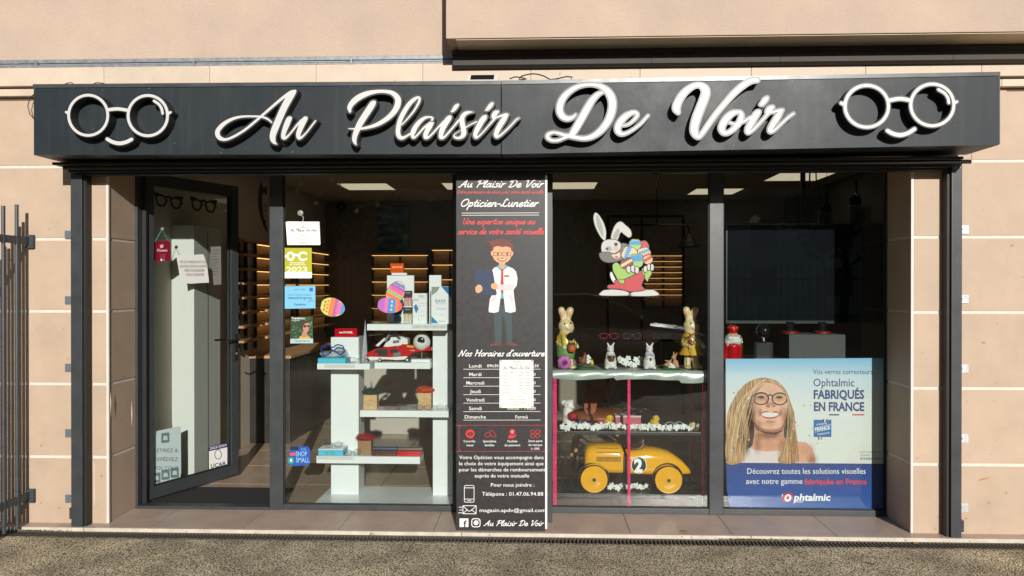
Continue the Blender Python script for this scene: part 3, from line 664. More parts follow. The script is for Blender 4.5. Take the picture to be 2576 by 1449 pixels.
for (a, b, side) in ((178, 206, -1), (2394, 2420, 1)):
    x0, x1 = at(a, 800, PY).x, at(b, 800, PY).x
    po = MB().box((x0, PY, .002), (x1, -.012, 2.37), .003).build('guide_post', ANT, sh)
    s0 = (x1+.001, x1+.018) if side < 0 else (x0-.019, x0-.001)
    MB().box((s0[0], PY+.02, .002), (s0[1], -.011, 2.34)).build('guide_slot', BLK, po)
    ys = (590, 755, 925, 1090, 1255) if side < 0 else (577, 752, 927, 1103, 1277)
    for yy in ys:
        z = at(170, yy, -.01).z if side < 0 else at(2428, yy, -.01).z
        xa, xb = (at(163, 600, -.006).x, x0+.004) if side < 0 else (x1-.004, at(2437, 600, -.006).x)
        t = MB().box((xa, -.0075, z-.028), (xb, -.0005, z+.026), .001).build('fixing_tab', M('tab_grey', (.16, .19, .21), .45, .4) if side < 0 else M('tab_zinc', (.55, .58, .6), .4, .3, var=.2, vs_=40), po)
        MB().lathe([(.009, -.013), (.010, -.008)], ((xa+xb)/2-.003*side, 0, z), 8, 'Y').build('bolt', ZN, t)
    zb = .085 if side < 0 else .07
    MB().box(((x0-.030 if side < 0 else x1-.001), -.06, zb-.04), ((x0+.001 if side < 0 else x1+.030), -.01, zb+.035), .003).build('lock_box', ANT, po)
    for dx in (.018, .05): MB().ball((x0+dx, PY-.002, 2.345), (.006, .004, .006), 8, 5).build('screw', ZN, po)

# ------------------------------------------------------------------ fence at the left edge
FEN = M('fence_steel', (.045, .055, .065), .5, .2, var=.25, vs_=25, bump=.1)
FX = -3.42
fen = thing('steel_fence', 'dark grey steel bar fence running out from the wall at the left edge', 'fence', (FX, -.6, GZ))
for zz in (1.90, .19):
    MB().box((FX-.006, -3.2, zz-.025), (FX+.006, -.02, zz+.025), .002).build('rail', FEN, fen)
    MB().box((FX-.02, -.03, zz-.05), (FX+.03, -.0005, zz+.04), .004).build('wall_bracket', FEN, fen)
for i in range(26):
    y = -.135-i*.12
    MB().tube([(FX-.001, y, .0+.012*(i % 2)), (FX-.001, y, 2.13-.03*(i % 2)+.012*math.sin(i*2.3))], .0115, 8).build('bar', FEN, fen, smooth=True)

# ------------------------------------------------------------------ aluminium shopfront
GY = .33
GLASS = glass_mat('window_glass', refl=.045)
GLASS_D = glass_mat('dusty_glass', refl=.045, dust=.55, zlow=.0, zhigh=1.05)
sf = thing('shopfront', 'anthracite aluminium shopfront with three large window panes', 'shopfront', (0, GY, 0))
fr = ANT
def vpost(a, b, name='mullion', z0=.001, z1=2.47, y0=GY, y1=GY+.06):
    x0, x1 = at(a, 900, y0).x, at(b, 900, y0).x
    o = MB().box((x0, y0, z0), (x1, y1, z1), .003).build(name, fr, sf); return x0, x1
a0, a1 = vpost(322, 346, 'jamb'); b0, b1 = vpost(678, 711)
c0_ = px0-.02; c1_ = px1+.002
x0 = at(1140, 900, GY).x
MB().box((x0, GY, .001), (px0-.0005, GY+.06, 2.47), .003).build('jamb', fr, sf)
d0, d1 = px1+.0005, at(1389, 900, .19).x
MB().box((d0, .12, .001), (d1, GY+.06, 2.47), .003).build('jamb', fr, sf)
e0, e1 = vpost(1785, 1820); f0, f1 = vpost(2231, 2250, 'jamb')
for (u, v) in ((b1, x0), (d1, e0), (e1, f0)):
    MB().box((u+.0005, GY+.004, .0015), (v-.0005, GY+.056, .040), .003).build('bottom_rail', fr, sf)
    MB().box((u+.0005, GY+.004, 2.415), (v-.0005, GY+.056, 2.469), .003).build('top_rail', fr, sf)
    g = MB().box((u-.004, GY+.027, .036), (v+.004, GY+.034, 2.42)).build('pane', GLASS_D if u == d1 else GLASS, sf)
    bd = MB()
    for (p, q) in (((u+.0006, GY+.018, .0405), (u+.007, GY+.026, 2.4145)), ((v-.007, GY+.018, .0405), (v-.0006, GY+.026, 2.4145)), ((u+.0075, GY+.018, .0405), (v-.0075, GY+.026, .047))): bd.box(p, q)
    bd.build('gasket', BLK, sf)
MB().box((a1+.0005, GY-.01, .0015), (b0-.0005, GY+.07, .022), .003).build('door_sill', fr, sf)
MB().box((a1+.0005, GY+.004, 2.44), (b0-.0005, GY+.056, 2.4695), .003).build('door_head', fr, sf)
MB().box((a1+.0005, GY+.061, .022), (a1+.03, GY+.085, 2.44)).build('door_stop', BLK, sf)

# ------------------------------------------------------------------ room behind the windows
RX0, RX1, RY0, RY1, RZ = -2.93, 3.3, RV+.051, 5.15, 2.76
WALLI = M('interior_paint', (.50, .44, .36), .8, var=.04, vs_=2)
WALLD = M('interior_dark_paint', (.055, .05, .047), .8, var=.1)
def struct(name, m, mat):
    o = m.build(name, mat); return tag(o, kind='structure')
struct('shop_wall', MB().box((RX0-.2, RY0, -.05), (RX0, RY1+.2, RZ+.2)), WALLI)
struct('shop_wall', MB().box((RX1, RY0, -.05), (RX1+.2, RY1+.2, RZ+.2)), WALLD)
struct('shop_wall', MB().box((RX0+.0005, RY1, -.05), (RX1-.0005, RY1+.2, RZ+.2)), M('back_wall_paint', (.20, .17, .135), .8, var=.06))
struct('shop_wall', MB().box((RX0+.0005, RY0-.003, 2.473), (RX1-.0005, RY0+.05, RZ+.2)), WALLI)
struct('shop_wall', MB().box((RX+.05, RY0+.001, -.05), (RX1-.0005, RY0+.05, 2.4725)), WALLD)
flo = struct('shop_floor', MB().box((RX0, GY+.065, -.05), (RX1, RY1+.1, -.0095)), M('floor_joint', (.16, .125, .10), .9))
FT = M('floor_tile', (.36, .275, .20), .22, var=.10, vs_=3.5, bump=.03, bs=40)
x = -3.06; k = 0
while x < RX1:
    y = .40
    while y < RY1:
        MB().box((max(x+.002, RX0+.001), y+.002, -.0094), (min(x+.596, RX1-.001), min(y+.596, RY1-.001), -.0005), .0012).build('floor_tile', FT, flo); y += .6
    x += .6
cei = struct('shop_ceiling', MB().box((RX0+.0005, RY0+.0505, RZ+.012), (RX1-.0005, RY1-.0005, RZ+.2)), M('ceiling_rail', (.30, .27, .22), .8))
CT = M('ceiling_tile', (.46, .42, .35), .9, var=.05, vs_=3, bump=.3, bs=120)
lights = {(1, 5), (1, 2), (3, 5), (5, 2), (5, 5), (7, 3), (8, 6), (9, 4)}
LPM = M('light_panel', (.9, .85, .7), .4, emit=(1, .84, .60), es=.55)
LPL = {(1, 5): 'lit ceiling panel seen above the left wall shelves near the back', (1, 2): 'lit ceiling panel just inside the open door', (3, 5): 'lit ceiling panel above the painting behind the left window', (5, 2): 'lit ceiling panel behind the tall shop board', (5, 5): 'lit ceiling panel at the back left of the middle window', (7, 3): 'lit ceiling panel at the upper right of the middle window', (8, 6): 'small far lit ceiling panel in the middle window', (9, 4): 'lit ceiling panel at the upper left of the right window'}
for i in range(11):
    for j in range(8):
        x0_, y0_ = RX0+.01+i*.6, .44+j*.6
        x1_, y1_ = min(x0_+.596, RX1-.001), min(y0_+.596, RY1-.001)
        if x1_-x0_ < .05: continue
        if (i, j) in lights:
            t = thing('light_panel', LPL[(i, j)], 'ceiling light', ((x0_+x1_)/2, (y0_+y1_)/2, RZ), 'lit panels in the shop ceiling')
            MB().box((x0_, y0_, RZ), (x1_, y0_+.015, RZ+.0115)).box((x0_, y1_-.015, RZ), (x1_, y1_, RZ+.0115)).box((x0_, y0_+.0155, RZ), (x0_+.015, y1_-.0155, RZ+.0115)).box((x1_-.015, y0_+.0155, RZ), (x1_, y1_-.0155, RZ+.0115)).build('frame', M('panel_frame', (.7, .68, .62), .5), t)
            MB().box((x0_+.0155, y0_+.0155, RZ+.003), (x1_-.0155, y1_-.0155, RZ+.0115)).build('diffuser', LPM, t)
        else: MB().box((x0_, y0_, RZ), (x1_, y1_, RZ+.0115), .001).build('ceiling_tile', CT, cei)
# roof over the room so that no daylight leaks in
struct('floor_slab', MB().box((-12, .4005, 2.98), (12, 6, 3.2)), WALLD)
# ================================================================== ACROSS THE STREET (mirrored in the panes)
ob = thing('apartment_building', 'long shaded apartment block across the street mirrored in the panes', 'building', (0, -36, GZ))
MB().box((-40, -46, GZ), (40, -36, 8.6)).build('wall', M('far_render', (.42, .38, .33), .8, var=.15, vs_=.5), ob)
MB().box((-40.3, -46.3, 8.601), (40.3, -35.7, 9.0)).build('roof', M('far_roof', (.09, .07, .06), .8), ob)
wm = MB().box((-.7, -35.99, 0), (.7, -35.93, 1.6)); w0 = wm.build('window', M('far_window', (.03, .035, .04), .1), ob)
first = True
for i in range(-8, 9):
    for j in range(3):
        o = w0 if first else w0.copy()
        if not first: col.objects.link(o)
        first = False; o.location = (i*4.2, 0, 1.0+j*2.7)
BARK = M('bark', (.07, .05, .035), .9, var=.3, vs_=8, bump=.6, bs=20); LEAF = M('leaf', (.055, .085, .03), .6, var=.35, vs_=3)
def tree(label, x, y, h, seed):
    rnd = random.Random(seed); t = thing('street_tree', label, 'tree', (x, y, GZ), 'trees across the street')
    m = MB().tube([(x, y, GZ), (x+.1, y, h*.3), (x, y+.1, h*.6), (x+.1, y, h*.9)], [.2, .16, .1, .03], 8)
    ends = []
    for k in range(9):
        q = k*2.4; z = h*(.35+.06*k); L = h*.28*(1-.06*k)
        e = (x+math.cos(q)*L, y+math.sin(q)*L, z+L*.5); ends.append(e); m.tube([(x, y, z), ((x+e[0])/2, (y+e[1])/2, z+L*.3), e], [.07, .05, .02], 6)
    m.build('trunk', BARK, t, smooth=True); cr = MB()
    for k in range(2600):
        e = rnd.choice(ends); r = h*.17
        p = Vector(e)+Vector((rnd.gauss(0, r*.5), rnd.gauss(0, r*.5), rnd.gauss(0, r*.42)))
        a = Vector((rnd.uniform(-1, 1), rnd.uniform(-1, 1), rnd.uniform(-1, 1))).normalized(); b = a.orthogonal().normalized(); s = rnd.uniform(.07, .15)
        cr.add([p-a*s, p+b*s*.55, p+a*s, p-b*s*.55], [(0, 1, 2, 3)])
    cr.build('crown', LEAF, t)
for i, (x, y, h, lb) in enumerate(((3.6, -24, 6.6, 'leafy tree across the street mirrored in the middle window'), (-9, -26, 7, 'leafy tree across the street to the left of the shop'), (12.5, -25, 6.5, 'leafy tree across the street to the right of the shop'))): tree(lb, x, y, h, i)
gf = thing('iron_railing', 'spear topped black iron railing across the street mirrored in the right window', 'railing', (7, -15, GZ))
IRN = M('iron_black', (.012, .012, .013), .5)
MB().box((1, -15.1, GZ), (15, -14.9, .55)).build('plinth', M('plinth_stone', (.2, .17, .14), .9, var=.2), gf)
for zz in (.75, 1.75): MB().box((1, -15.015, zz), (15, -14.985, zz+.04)).build('rail', IRN, gf)
rb = MB().box((-.012, -15.012, .551), (.012, -14.988, 2.0)).add([(-.035, -15.03, 2.0), (.035, -15.03, 2.0), (.035, -14.97, 2.0), (-.035, -14.97, 2.0), (0, -15, 2.2)], [(0,3,2,1), (0,1,4), (1,2,4), (2,3,4), (3,0,4)])
r0 = rb.build('spear_bar', IRN, gf)
for i in range(70):
    o = r0 if i == 0 else r0.copy()
    if i: col.objects.link(o)
    o.location.x = -7+1.1+i*.2

# parked car, mirrored in the middle window
pc = thing('parked_car', 'silver car parked across the pavement, mirrored in the middle window', 'car', (1.2, -8.6, GZ))
SIL_ = M('car_silver', (.42, .43, .44), .22, .7, coat=.6); CGL = M('car_glass', (.01, .012, .014), .05)
def loft(stn_, n=16, e1=.5, e2=.35):
    m = MB()
    for (x, zb_, zt_, hw_) in stn_:
        zc_, hh = (zb_+zt_)/2, (zt_-zb_)/2
        for i in range(n):
            a = 2*math.pi*i/n; c_, s_ = math.cos(a), math.sin(a); m.v.append((x, -8.6+hw_*math.copysign(abs(c_)**e1, c_), GZ+zc_+hh*math.copysign(abs(s_)**e2, s_)))
    k = len(stn_); m.f = [(i*n+q, i*n+(q+1) % n, (i+1)*n+(q+1) % n, (i+1)*n+q) for i in range(k-1) for q in range(n)]+[tuple(range(n))[::-1], tuple((k-1)*n+q for q in range(n))]; return m
loft([(-1.05, .35, .80, .70), (-.95, .24, .92, .80), (-.4, .2, .95, .86), (.9, .2, .96, .88), (2.0, .2, .92, .87), (2.7, .22, .84, .84), (3.05, .28, .74, .76), (3.15, .36, .62, .62)]).build('body', SIL_, pc, smooth=True)
loft([(-.85, .90, .93, .62), (-.45, .90, 1.28, .60), (.1, .90, 1.42, .60), (.9, .90, 1.44, .60), (1.4, .90, 1.34, .60), (2.05, .90, .94, .66)], 16, .4, .5).build('cabin', CGL, pc, smooth=True)
loft([(-.42, 1.27, 1.31, .56), (.1, 1.40, 1.455, .58), (.9, 1.42, 1.475, .58), (1.3, 1.34, 1.40, .56)], 12).build('roof', SIL_, pc, smooth=True)
for s_ in (-1, 1): MB().tube([(1.28, -8.6+s_*.55, GZ+1.38), (1.7, -8.6+s_*.61, GZ+1.17), (2.08, -8.6+s_*.66, GZ+.94)], .03, 6).build('pillar', SIL_, pc, smooth=True)
for x in (-.15, 2.3):
    for s_ in (-1, 1):
        wl = MB().lathe([(.2, -.1), (.31, -.1), (.33, -.05), (.33, .05), (.31, .1), (.2, .1)], (x, -8.6+s_*.80, GZ+.33), 20, 'Y').build('wheel', M('tyre', (.015, .015, .015), .8), pc, smooth=True); MB().lathe([(.05, s_*.09), (.2, s_*.085), (.205, s_*.06)], (x, -8.6+s_*.80, GZ+.33), 16, 'Y').build('rim', SIL_, wl, smooth=True)
for s_ in (-1, 1): MB().ball((3.02, -8.6+s_*.55, GZ+.62), (.10, .14, .07), 12, 7).build('headlight', M('lamp_clear', (.6, .6, .6), .1), pc, smooth=True)

# ================================================================== OPEN DOOR
DH = Vector((-2.862, .425, 0)); DE = Vector((-2.505, 1.21, 0)); DU = (DE-DH).normalized(); DN = Vector((DU.y, -DU.x, 0))   # DN faces the street side
DW = (DE-DH).length
door = thing('glass_door', 'anthracite framed glass door standing open into the shop', 'door', DH)
Rd = Matrix((DU, -DN, Vector((0, 0, 1)))).transposed()
def dbox(m, u0, u1, v0, v1, z0, z1, bev=0.):       # u along the leaf, v through it (0 = street face, + into the room)
    c_ = DH+DU*((u0+u1)/2)-DN*((v0+v1)/2)+Vector((0, 0, (z0+z1)/2)); return m.boxr(c_, (u1-u0, v1-v0, z1-z0), Rd, bev)
for (u0, u1, z0, z1) in ((0, .066, .026, 2.425), (DW-.075, DW, .026, 2.425)): dbox(MB(), u0, u1, 0, .055, z0, z1, .004).build('stile', ANT, door)
for (z0, z1) in ((.026, .115), (2.335, 2.425)): dbox(MB(), .0665, DW-.0755, .001, .054, z0, z1, .004).build('door_rail', ANT, door)
dbox(MB(), .06, DW-.07, .024, .030, .11, 2.34).build('pane', GLASS, door)
for (u0, u1, z0, z1) in ((.067, .075, .116, 2.334), (DW-.086, DW-.076, .116, 2.334)): dbox(MB(), u0, u1, .014, .023, z0, z1).build('gasket', BLK, door)
dbox(MB(), .0755, DW-.0865, .014, .023, .116, .126).build('gasket', BLK, door)
for sgnv in (-1, 1):
    v = -.012 if sgnv < 0 else .067
    h = dbox(MB(), DW-.05, DW-.022, min(v, .0275+sgnv*.0285), max(v, .0275+sgnv*.0285), .98, 1.20, .004).build('handle', BLK, door)
    vv = -.04 if sgnv < 0 else .095
    P = lambda u, v_, z: tuple(DH+DU*u-DN*v_+Vector((0, 0, z)))
    MB().tube([P(DW-.036, v, 1.15), P(DW-.036, vv, 1.15), P(DW-.06, vv, 1.15), P(DW-.16, vv, 1.15)], .0085, 8).build('lever', BLK, h, smooth=True)
    MB().tube([P(DW-.036, v+sgnv*.001, 1.035), P(DW-.036, v+sgnv*.006, 1.035)], .010, 10).build('lock_cylinder', ZN, h)
for z in (.2, 1.2, 2.2): MB().tube([(DH.x-.012, DH.y-.022, z-.05), (DH.x-.012, DH.y-.022, z+.05)], .010, 8).build('hinge', BLK, door, smooth=True)
# things on the door glass (street face)
DP = DH-DN*.024
def fnD(k=0): return lambda x, y: atp(x, y, DP+DN*(.0008+.0005*k), DN)
zd = zoom(0, 600, .48309); zd2 = zoom(0, 1300, .66789)
def pts(z, L): return [z(*p) for p in L]
def dec(parent, name, P, fn, mat, nrm=None, th=.0003, smooth=False, step=3.):
    if smooth: P = [tuple(p) for p in crom(P, step, True)]
    return MB().poly([[fn(*p) for p in P]], th, nrm).build(name, mat, parent)
INK = S(22, 22, 24); WHT = M('paper_white', (.72, .72, .69), .6); WHB = M('vinyl_white', (.78, .78, .77), .45)
for (P0, lb) in ((((1258,335),(1300,345),(1376,360),(1385,352),(1490,372)), 0), (((1553,370),(1600,378),(1655,392),(1670,385),(1766,402)), 1)):
    t = thing('spectacles_sticker', ('black spectacles sticker high on the door glass, nearer the hinge', 'black spectacles sticker high on the door glass, nearer the handle')[lb], 'sticker', fnD()(*zd(P0[2][0], P0[2][1])), 'spectacles stickers on the door')
    a, b = P0[0], P0[4]; ux, uy = b[0]-a[0], b[1]-a[1]
    def q(u, v, w): return (*zd(a[0]+ux*u, a[1]+uy*u+v), w*.30865)
    rim = lambda c_: [q(c_+.20*math.cos(t_)*(1.0 if math.sin(t_) < 0 else .82), 45+48*math.sin(t_)*(1 if math.sin(t_) > 0 else .78), 15) for t_ in [i*math.pi/10 for i in range(21)]]
    st = [rim(.24), rim(.76), [q(.42, 14, 16), q(.5, 6, 18), q(.58, 14, 16)], [q(.04, 8, 22), q(.02, -2, 20), q(.10, 2, 24), q(.25, 6, 20)], [q(.96, 8, 22), q(.98, -2, 20), q(.90, 2, 24), q(.75, 6, 20)]]
    ink(stroke_field(st, .4, 2), 0, fnD(), .0003, .04, DN).build('vinyl', INK, t)
# hanging sign "Ouvert"
t = thing('open_sign', 'small crimson tag reading Ouvert hanging on the door by a turquoise cord', 'sign', fnD()(*zd(1320, 890)))
dec(t, 'plate', pts(zd, [(1255,740),(1275,728),(1372,718),(1388,732),(1391,865),(1380,884),(1278,893),(1258,880)]), fnD(4), S(140, 22, 48, .4), DN, .003)
dec(t, 'emblem', pts(zd, [(1303,755),(1330,750),(1333,776),(1307,781)]), fnD(5), S(240, 190, 195), DN, .0002)
text_mb('Ouvert', fnD(5), *zd(1322, 808), 6.6, 'c', 26, .012).build('lettering', WHB, t)
for i, s_ in enumerate(('Ton colis est', 'sûrement', 'de le voir!')): text_mb(s_, fnD(5), *zd(1326, 834+i*13), 2.2, 'c', 15-i).build('lettering', S(230, 150, 165), t)
dec(t, 'emblem', pts(zd, [(1308,868),(1322,867),(1323,884),(1309,885)]), fnD(5), WHB, DN, .0002); text_mb('mondial relay', fnD(5), *zd(1335, 880), 2.6, 'c', 7).build('lettering', WHB, t)
P3 = [Vector(fnD(5)(*zd(1265, 730))), Vector(fnD(5)(*zd(1320, 625))), Vector(fnD(5)(*zd(1372, 722)))]
MB().tube(P3, .0022, 5).build('cord', S(60, 160, 165), t)
MB().ball(P3[1]+DN*.006, .014, 10, 6).build('suction_cup', M('rubber_clear', (.2, .2, .2), .2), t, smooth=True)
# paper notice
t = thing('paper_notice', 'white paper notice with black capitals taped on the door glass', 'notice', fnD()(*zd(1580, 1060)))
dec(t, 'sheet', pts(zd, [(1437,840),(1500,834),(1560,838),(1640,830),(1660,834),(1690,925),(1704,1062),(1640,1064),(1560,1070),(1475,1064)]), fnD(1), WHT, DN, .0004)
for i, (s_, wd) in enumerate((('PAS DE LIVRAISON DE COLIS', 68), ('QUAND JE SUIS EN CLIENTELE', 72), ('MERCI DE REGARDER', 50), ('AVANT DE RENTRER', 46))):
    text_mb(s_, fnD(2.5), *zd(1578+i*4, 903+i*35), 6.6, 'c', wd).build('lettering', INK, t)
# far paper on the glass near the handle
t = thing('printed_sheet', 'grey printed sheet on the door glass beside the notice', 'notice', fnD()(*zd(1760, 1075)))
dec(t, 'sheet', pts(zd, [(1715,770),(1800,765),(1804,1076),(1742,1082)]), fnD(0), M('sheet_grey', (.20, .19, .17), .7), DN)
for i in range(9): dec(t, 'text_line', pts(zd, [(1730,800+i*24),(1785-(i % 3)*9,799+i*24),(1785-(i % 3)*9,803+i*24),(1730,804+i*24)]), fnD(.8), S(80, 76, 70), DN, .0001)
# parcel sticker
t = thing('parcel_sticker', 'pale green frosted parcel sticker at the bottom of the door glass', 'sticker', fnD()(*zd2(985, 930)))
FRO = M('frosted_vinyl', (.42, .53, .52), .6)
dec(t, 'vinyl', pts(zd2, [(908,598),(1040,570),(1066,568),(1068,840),(1060,880),(1040,905),(1000,922),(907,940)]), fnD(0), FRO, DN)
GR = S(112, 132, 132)
for i, s_ in enumerate(('RETIREZ &', 'EXPÉDIEZ', 'VOS COLIS')): text_mb(s_, fnD(.8), *zd2(978, 720+i*54-2*i), 9.5, 'c', 62, .012, slant=0).build('lettering', GR, t)
for (cx, cy) in ((975, 632), (922, 868), (976, 850), (1030, 838)):
    dec(t, 'icon', pts(zd2, [(cx-24,cy-24),(cx+20,cy-30),(cx+24,cy-26),(cx+24,cy+26),(cx+20,cy+30),(cx-20,cy+34),(cx-24,cy+30)]), fnD(.8), GR, DN)
    dec(t, 'icon_detail', pts(zd2, [(cx-10,cy-8),(cx+10,cy-10),(cx+14,cy+14),(cx-14,cy+16)]), fnD(1.4), FRO, DN)
# UCAB sticker
t = thing('membership_sticker', 'white and violet UCAB sticker dated 2023/2024 low on the door glass', 'sticker', fnD()(*zd2(1285, 840)))
dec(t, 'vinyl', pts(zd2, [(1232,690),(1340,664),(1340,818),(1233,848)]), fnD(0), WHB, DN)
dec(t, 'band', pts(zd2, [(1232,689),(1340,663),(1340,690),(1232,714)]), fnD(.8), S(62, 42, 120), DN)
tilt = lambda fn, x0, k: (lambda x, y: fn(x, y-(x-x0)*k))
text_mb('2023/2024', tilt(fnD(1.5), zd2(1286, 0)[0], .23), *zd2(1286, 694), 6, 'c', 42, .01).build('lettering', WHB, t)
text_mb('UCAB', tilt(fnD(1), zd2(1286, 0)[0], .2), *zd2(1286, 806), 10.5, 'c', 37, .02).build('lettering', S(40, 44, 62), t)
text_mb('Union des Commerçants', tilt(fnD(1), zd2(1286, 0)[0], .2), *zd2(1286, 820), 2.2, 'c', 34).build('lettering', S(60, 60, 80), t)
text_mb('et Artisans Bryards', tilt(fnD(1), zd2(1286, 0)[0], .2), *zd2(1286, 832), 2.2, 'c', 26).build('lettering', S(60, 60, 80), t)
st = [[(*zd2(1286+19*math.cos(a)*(1+.12*math.sin(a)), 732+28*math.sin(a)), 1.7) for a in [i*math.pi/10 for i in range(21)]]]
ink(stroke_field(st, .3, 2), 0, fnD(1), .0002, .04, DN).build('ring_emblem', S(90, 92, 110), t)

# ================================================================== TALL BOARD
BY = -.06
brd = thing('shop_board', 'tall black advertising board with white script and a cartoon optician', 'signboard', (at(1262, 1333, BY).x, BY, 0))
bx0, bx1, bz1 = at(1148, 880, BY).x, at(1371.5, 880, BY).x, at(1260, 434, BY).z
BOARD = M('board_black', (.026, .025, .027), .42, var=.18, vs_=30, bump=.12, bs=150, spec=.4)
MB().box((bx0, BY, .004), (bx1, .015, bz1)).build('panel', BOARD, brd)
MB().box((bx1+.0005, BY-.001, .02), (bx1+.013, BY+.02, bz1-.02)).build('edge_strip', M('edge_white', (.75, .75, .74), .5), brd)
def fnBd(k=0): return lambda x, y: at(x, y, BY-.0006-.0004*k)
RED = S(225, 62, 66); CREAM = M('print_white', (.74, .73, .70), .5)
SM = lambda s_, x0, x1, b, h, mat, wt=1.15, res=.4: script_mb(s_, fnBd(), x0, x1, b, h, wt, res).build('lettering', mat, brd)
SM('Au Plaisir De Voir', 1154, 1368, 471, 18, CREAM, 1.25)
SM('Votre partenaire de choix pour votre santé visuelle', 1151, 1367, 486.5, 8.2, RED, 1.2, .3)
SM('Opticien-Lunetier', 1161, 1355, 519.5, 19, CREAM, 1.25)
for y in (536, 541.5): dec(brd, 'rule_line', [(1161.5, y-.6), (1356, y-1.2), (1356, y), (1161.5, y+.6)], fnBd(), CREAM)
SM('Une expertise unique au', 1166, 1346, 564, 15, RED, 1.3)
SM('service de votre santé visuelle', 1151, 1368, 589, 15, RED, 1.3)
# the optician, printed
zb = zoom(1750, 650, .51784)
man = MB().add([fnBd(-1)(*zb(440, 1300))]*3, [(0, 1, 2)])
def bp(name, L, k, c_, smooth=True): return dec(brd, name, pts(zb, L), fnBd(k), S(*c_), None, .0002, smooth)
bp('printed_figure', [(372,1120),(395,1110),(425,1065),(455,1065),(460,1110),(512,1120),(516,1350),(474,1350),(466,1200),(437,1130),(434,1350),(386,1350)], 0, (50, 72, 76), False)
bp('printed_figure', [(342,1368),(395,1350),(432,1352),(438,1362),(420,1374),(380,1376),(345,1374)], .5, (100, 52, 42)); bp('printed_figure', [(467,1352),(515,1350),(555,1364),(560,1374),(520,1376),(480,1370)], .5, (100, 52, 42))
bp('printed_figure', [(405,770),(378,780),(362,800),(372,900),(360,990),(345,1020),(335,1105),(340,1120),(380,1124),(412,1115),(428,1000),(450,1000),(462,1115),(500,1124),(540,1115),(543,1100),(530,1000),(525,950),(550,915),(556,860),(545,810),(520,785),(470,765)], 1, (232, 226, 228), False)
bp('printed_figure', [(396,775),(408,758),(440,785),(470,757),(485,772),(448,800),(426,1015),(448,1015),(440,800),(425,800)], 1.6, (88, 178, 196), False)
bp('printed_figure', [(424,790),(452,790),(446,810),(450,900),(446,975),(438,980),(430,972),(426,900),(432,810)], 2, (196, 52, 56), False)
bp('printed_figure', [(454,838),(492,838),(492,850),(454,850)], 2, (190, 50, 60), False)
bp('printed_figure', [(420,725),(458,725),(460,765),(440,788),(418,765)], 2, (232, 160, 118))
bp('printed_figure', [(352,660),(366,652),(370,640),(372,620),(440,606),(505,620),(508,640),(512,652),(523,660),(522,682),(510,692),(500,715),(480,735),(440,750),(400,738),(376,715),(366,692),(354,682)], 2.4, (238, 172, 128), False)
bp('printed_figure', [(335,580),(358,574),(345,566),(380,570),(400,560),(455,563),(508,578),(498,588),(522,604),(518,660),(508,650),(502,628),(470,618),(440,624),(410,616),(378,622),(368,650),(357,650),(358,612),(343,600)], 2.8, (112, 52, 42), False)
bp('printed_figure', [(398,702),(420,712),(440,704),(462,712),(474,700),(468,722),(440,734),(410,724)], 2.8, (160, 84, 52))
bp('printed_figure', [(410,712),(440,716),(466,708),(458,720),(440,724),(420,720)], 3.2, (240, 236, 230))
for cx in (403, 474):
    st = [[(*zb(cx+30*a, 677+14*b), 1.2) for a, b in ((-1,-1),(1,-1),(1,.9),(-1,.9),(-1,-1))]]
    st = [[s1[0], s1[1]] for s1 in zip(st[0][:-1], st[0][1:])]
    ink(stroke_field(st, .25, 1), 0, fnBd(3.2), .0002, .03).build('printed_figure', S(90, 40, 34), brd)
    bp('printed_figure', [(cx+2,666),(cx+10,672),(cx+9,684),(cx+1,686),(cx-5,676)], 3.2, (50, 30, 28))
bp('printed_figure', [(218,798),(355,792),(368,810),(398,980),(388,990),(255,990),(248,980)], 3, (32, 52, 84), False)
bp('printed_figure', [(236,930),(262,908),(282,920),(288,950),(262,972),(240,965)], 3.4, (236, 168, 122)); bp('printed_figure', [(356,905),(372,898),(402,902),(402,940),(380,944),(358,935)], 3.4, (236, 168, 122))
bp('printed_figure', [(404,915),(520,905),(530,935),(500,950),(404,945)], 2.2, (216, 208, 212)); bp('printed_figure', [(355,1030),(385,990),(400,992),(370,1036)], 2.2, (214, 206, 210)); bp('printed_figure', [(490,992),(506,988),(524,1022),(508,1036)], 2.2, (214, 206, 210))
SM("Nos Horaires d'ouverture", 1152.5, 1370, 896, 15.5, CREAM, 1.25)
zt = zoom(1750, 1350, .55215)
TX = lambda s_, x, y, h, an='c', wd=None, b=.004, k=0, mat=None: text_mb(s_, fnBd(k), *zt(x, y), h, an, wd, b).build('lettering', mat or CREAM, brd)
days = ('Lundi', 'Mardi', 'Mercredi', 'Jeudi', 'Vendredi', 'Samdi', 'Dimanche')
for i, (d_, wd) in enumerate(zip(days, (31, 31, 45, 27, 46, 32, 53))):
    TX(d_, 220, 176+60.6*i, 8.6, 'c', wd)
    y = 188+60.5*i; dec(brd, 'rule_line', pts(zt, [(135, y-1.4), (685, y-2), (685, y+.8), (135, y+1.4)]), fnBd(), CREAM)
    if i < 6: TX('09h30 - 12h 14h30 - 19h30' if i == 0 else '09h30 - 19h30', 672 if i == 0 else 650, 174+60.6*i, 7.4, 'r', 130 if i == 0 else 71)
TX('Fermé', 550, 540, 8.6, 'c', 31)
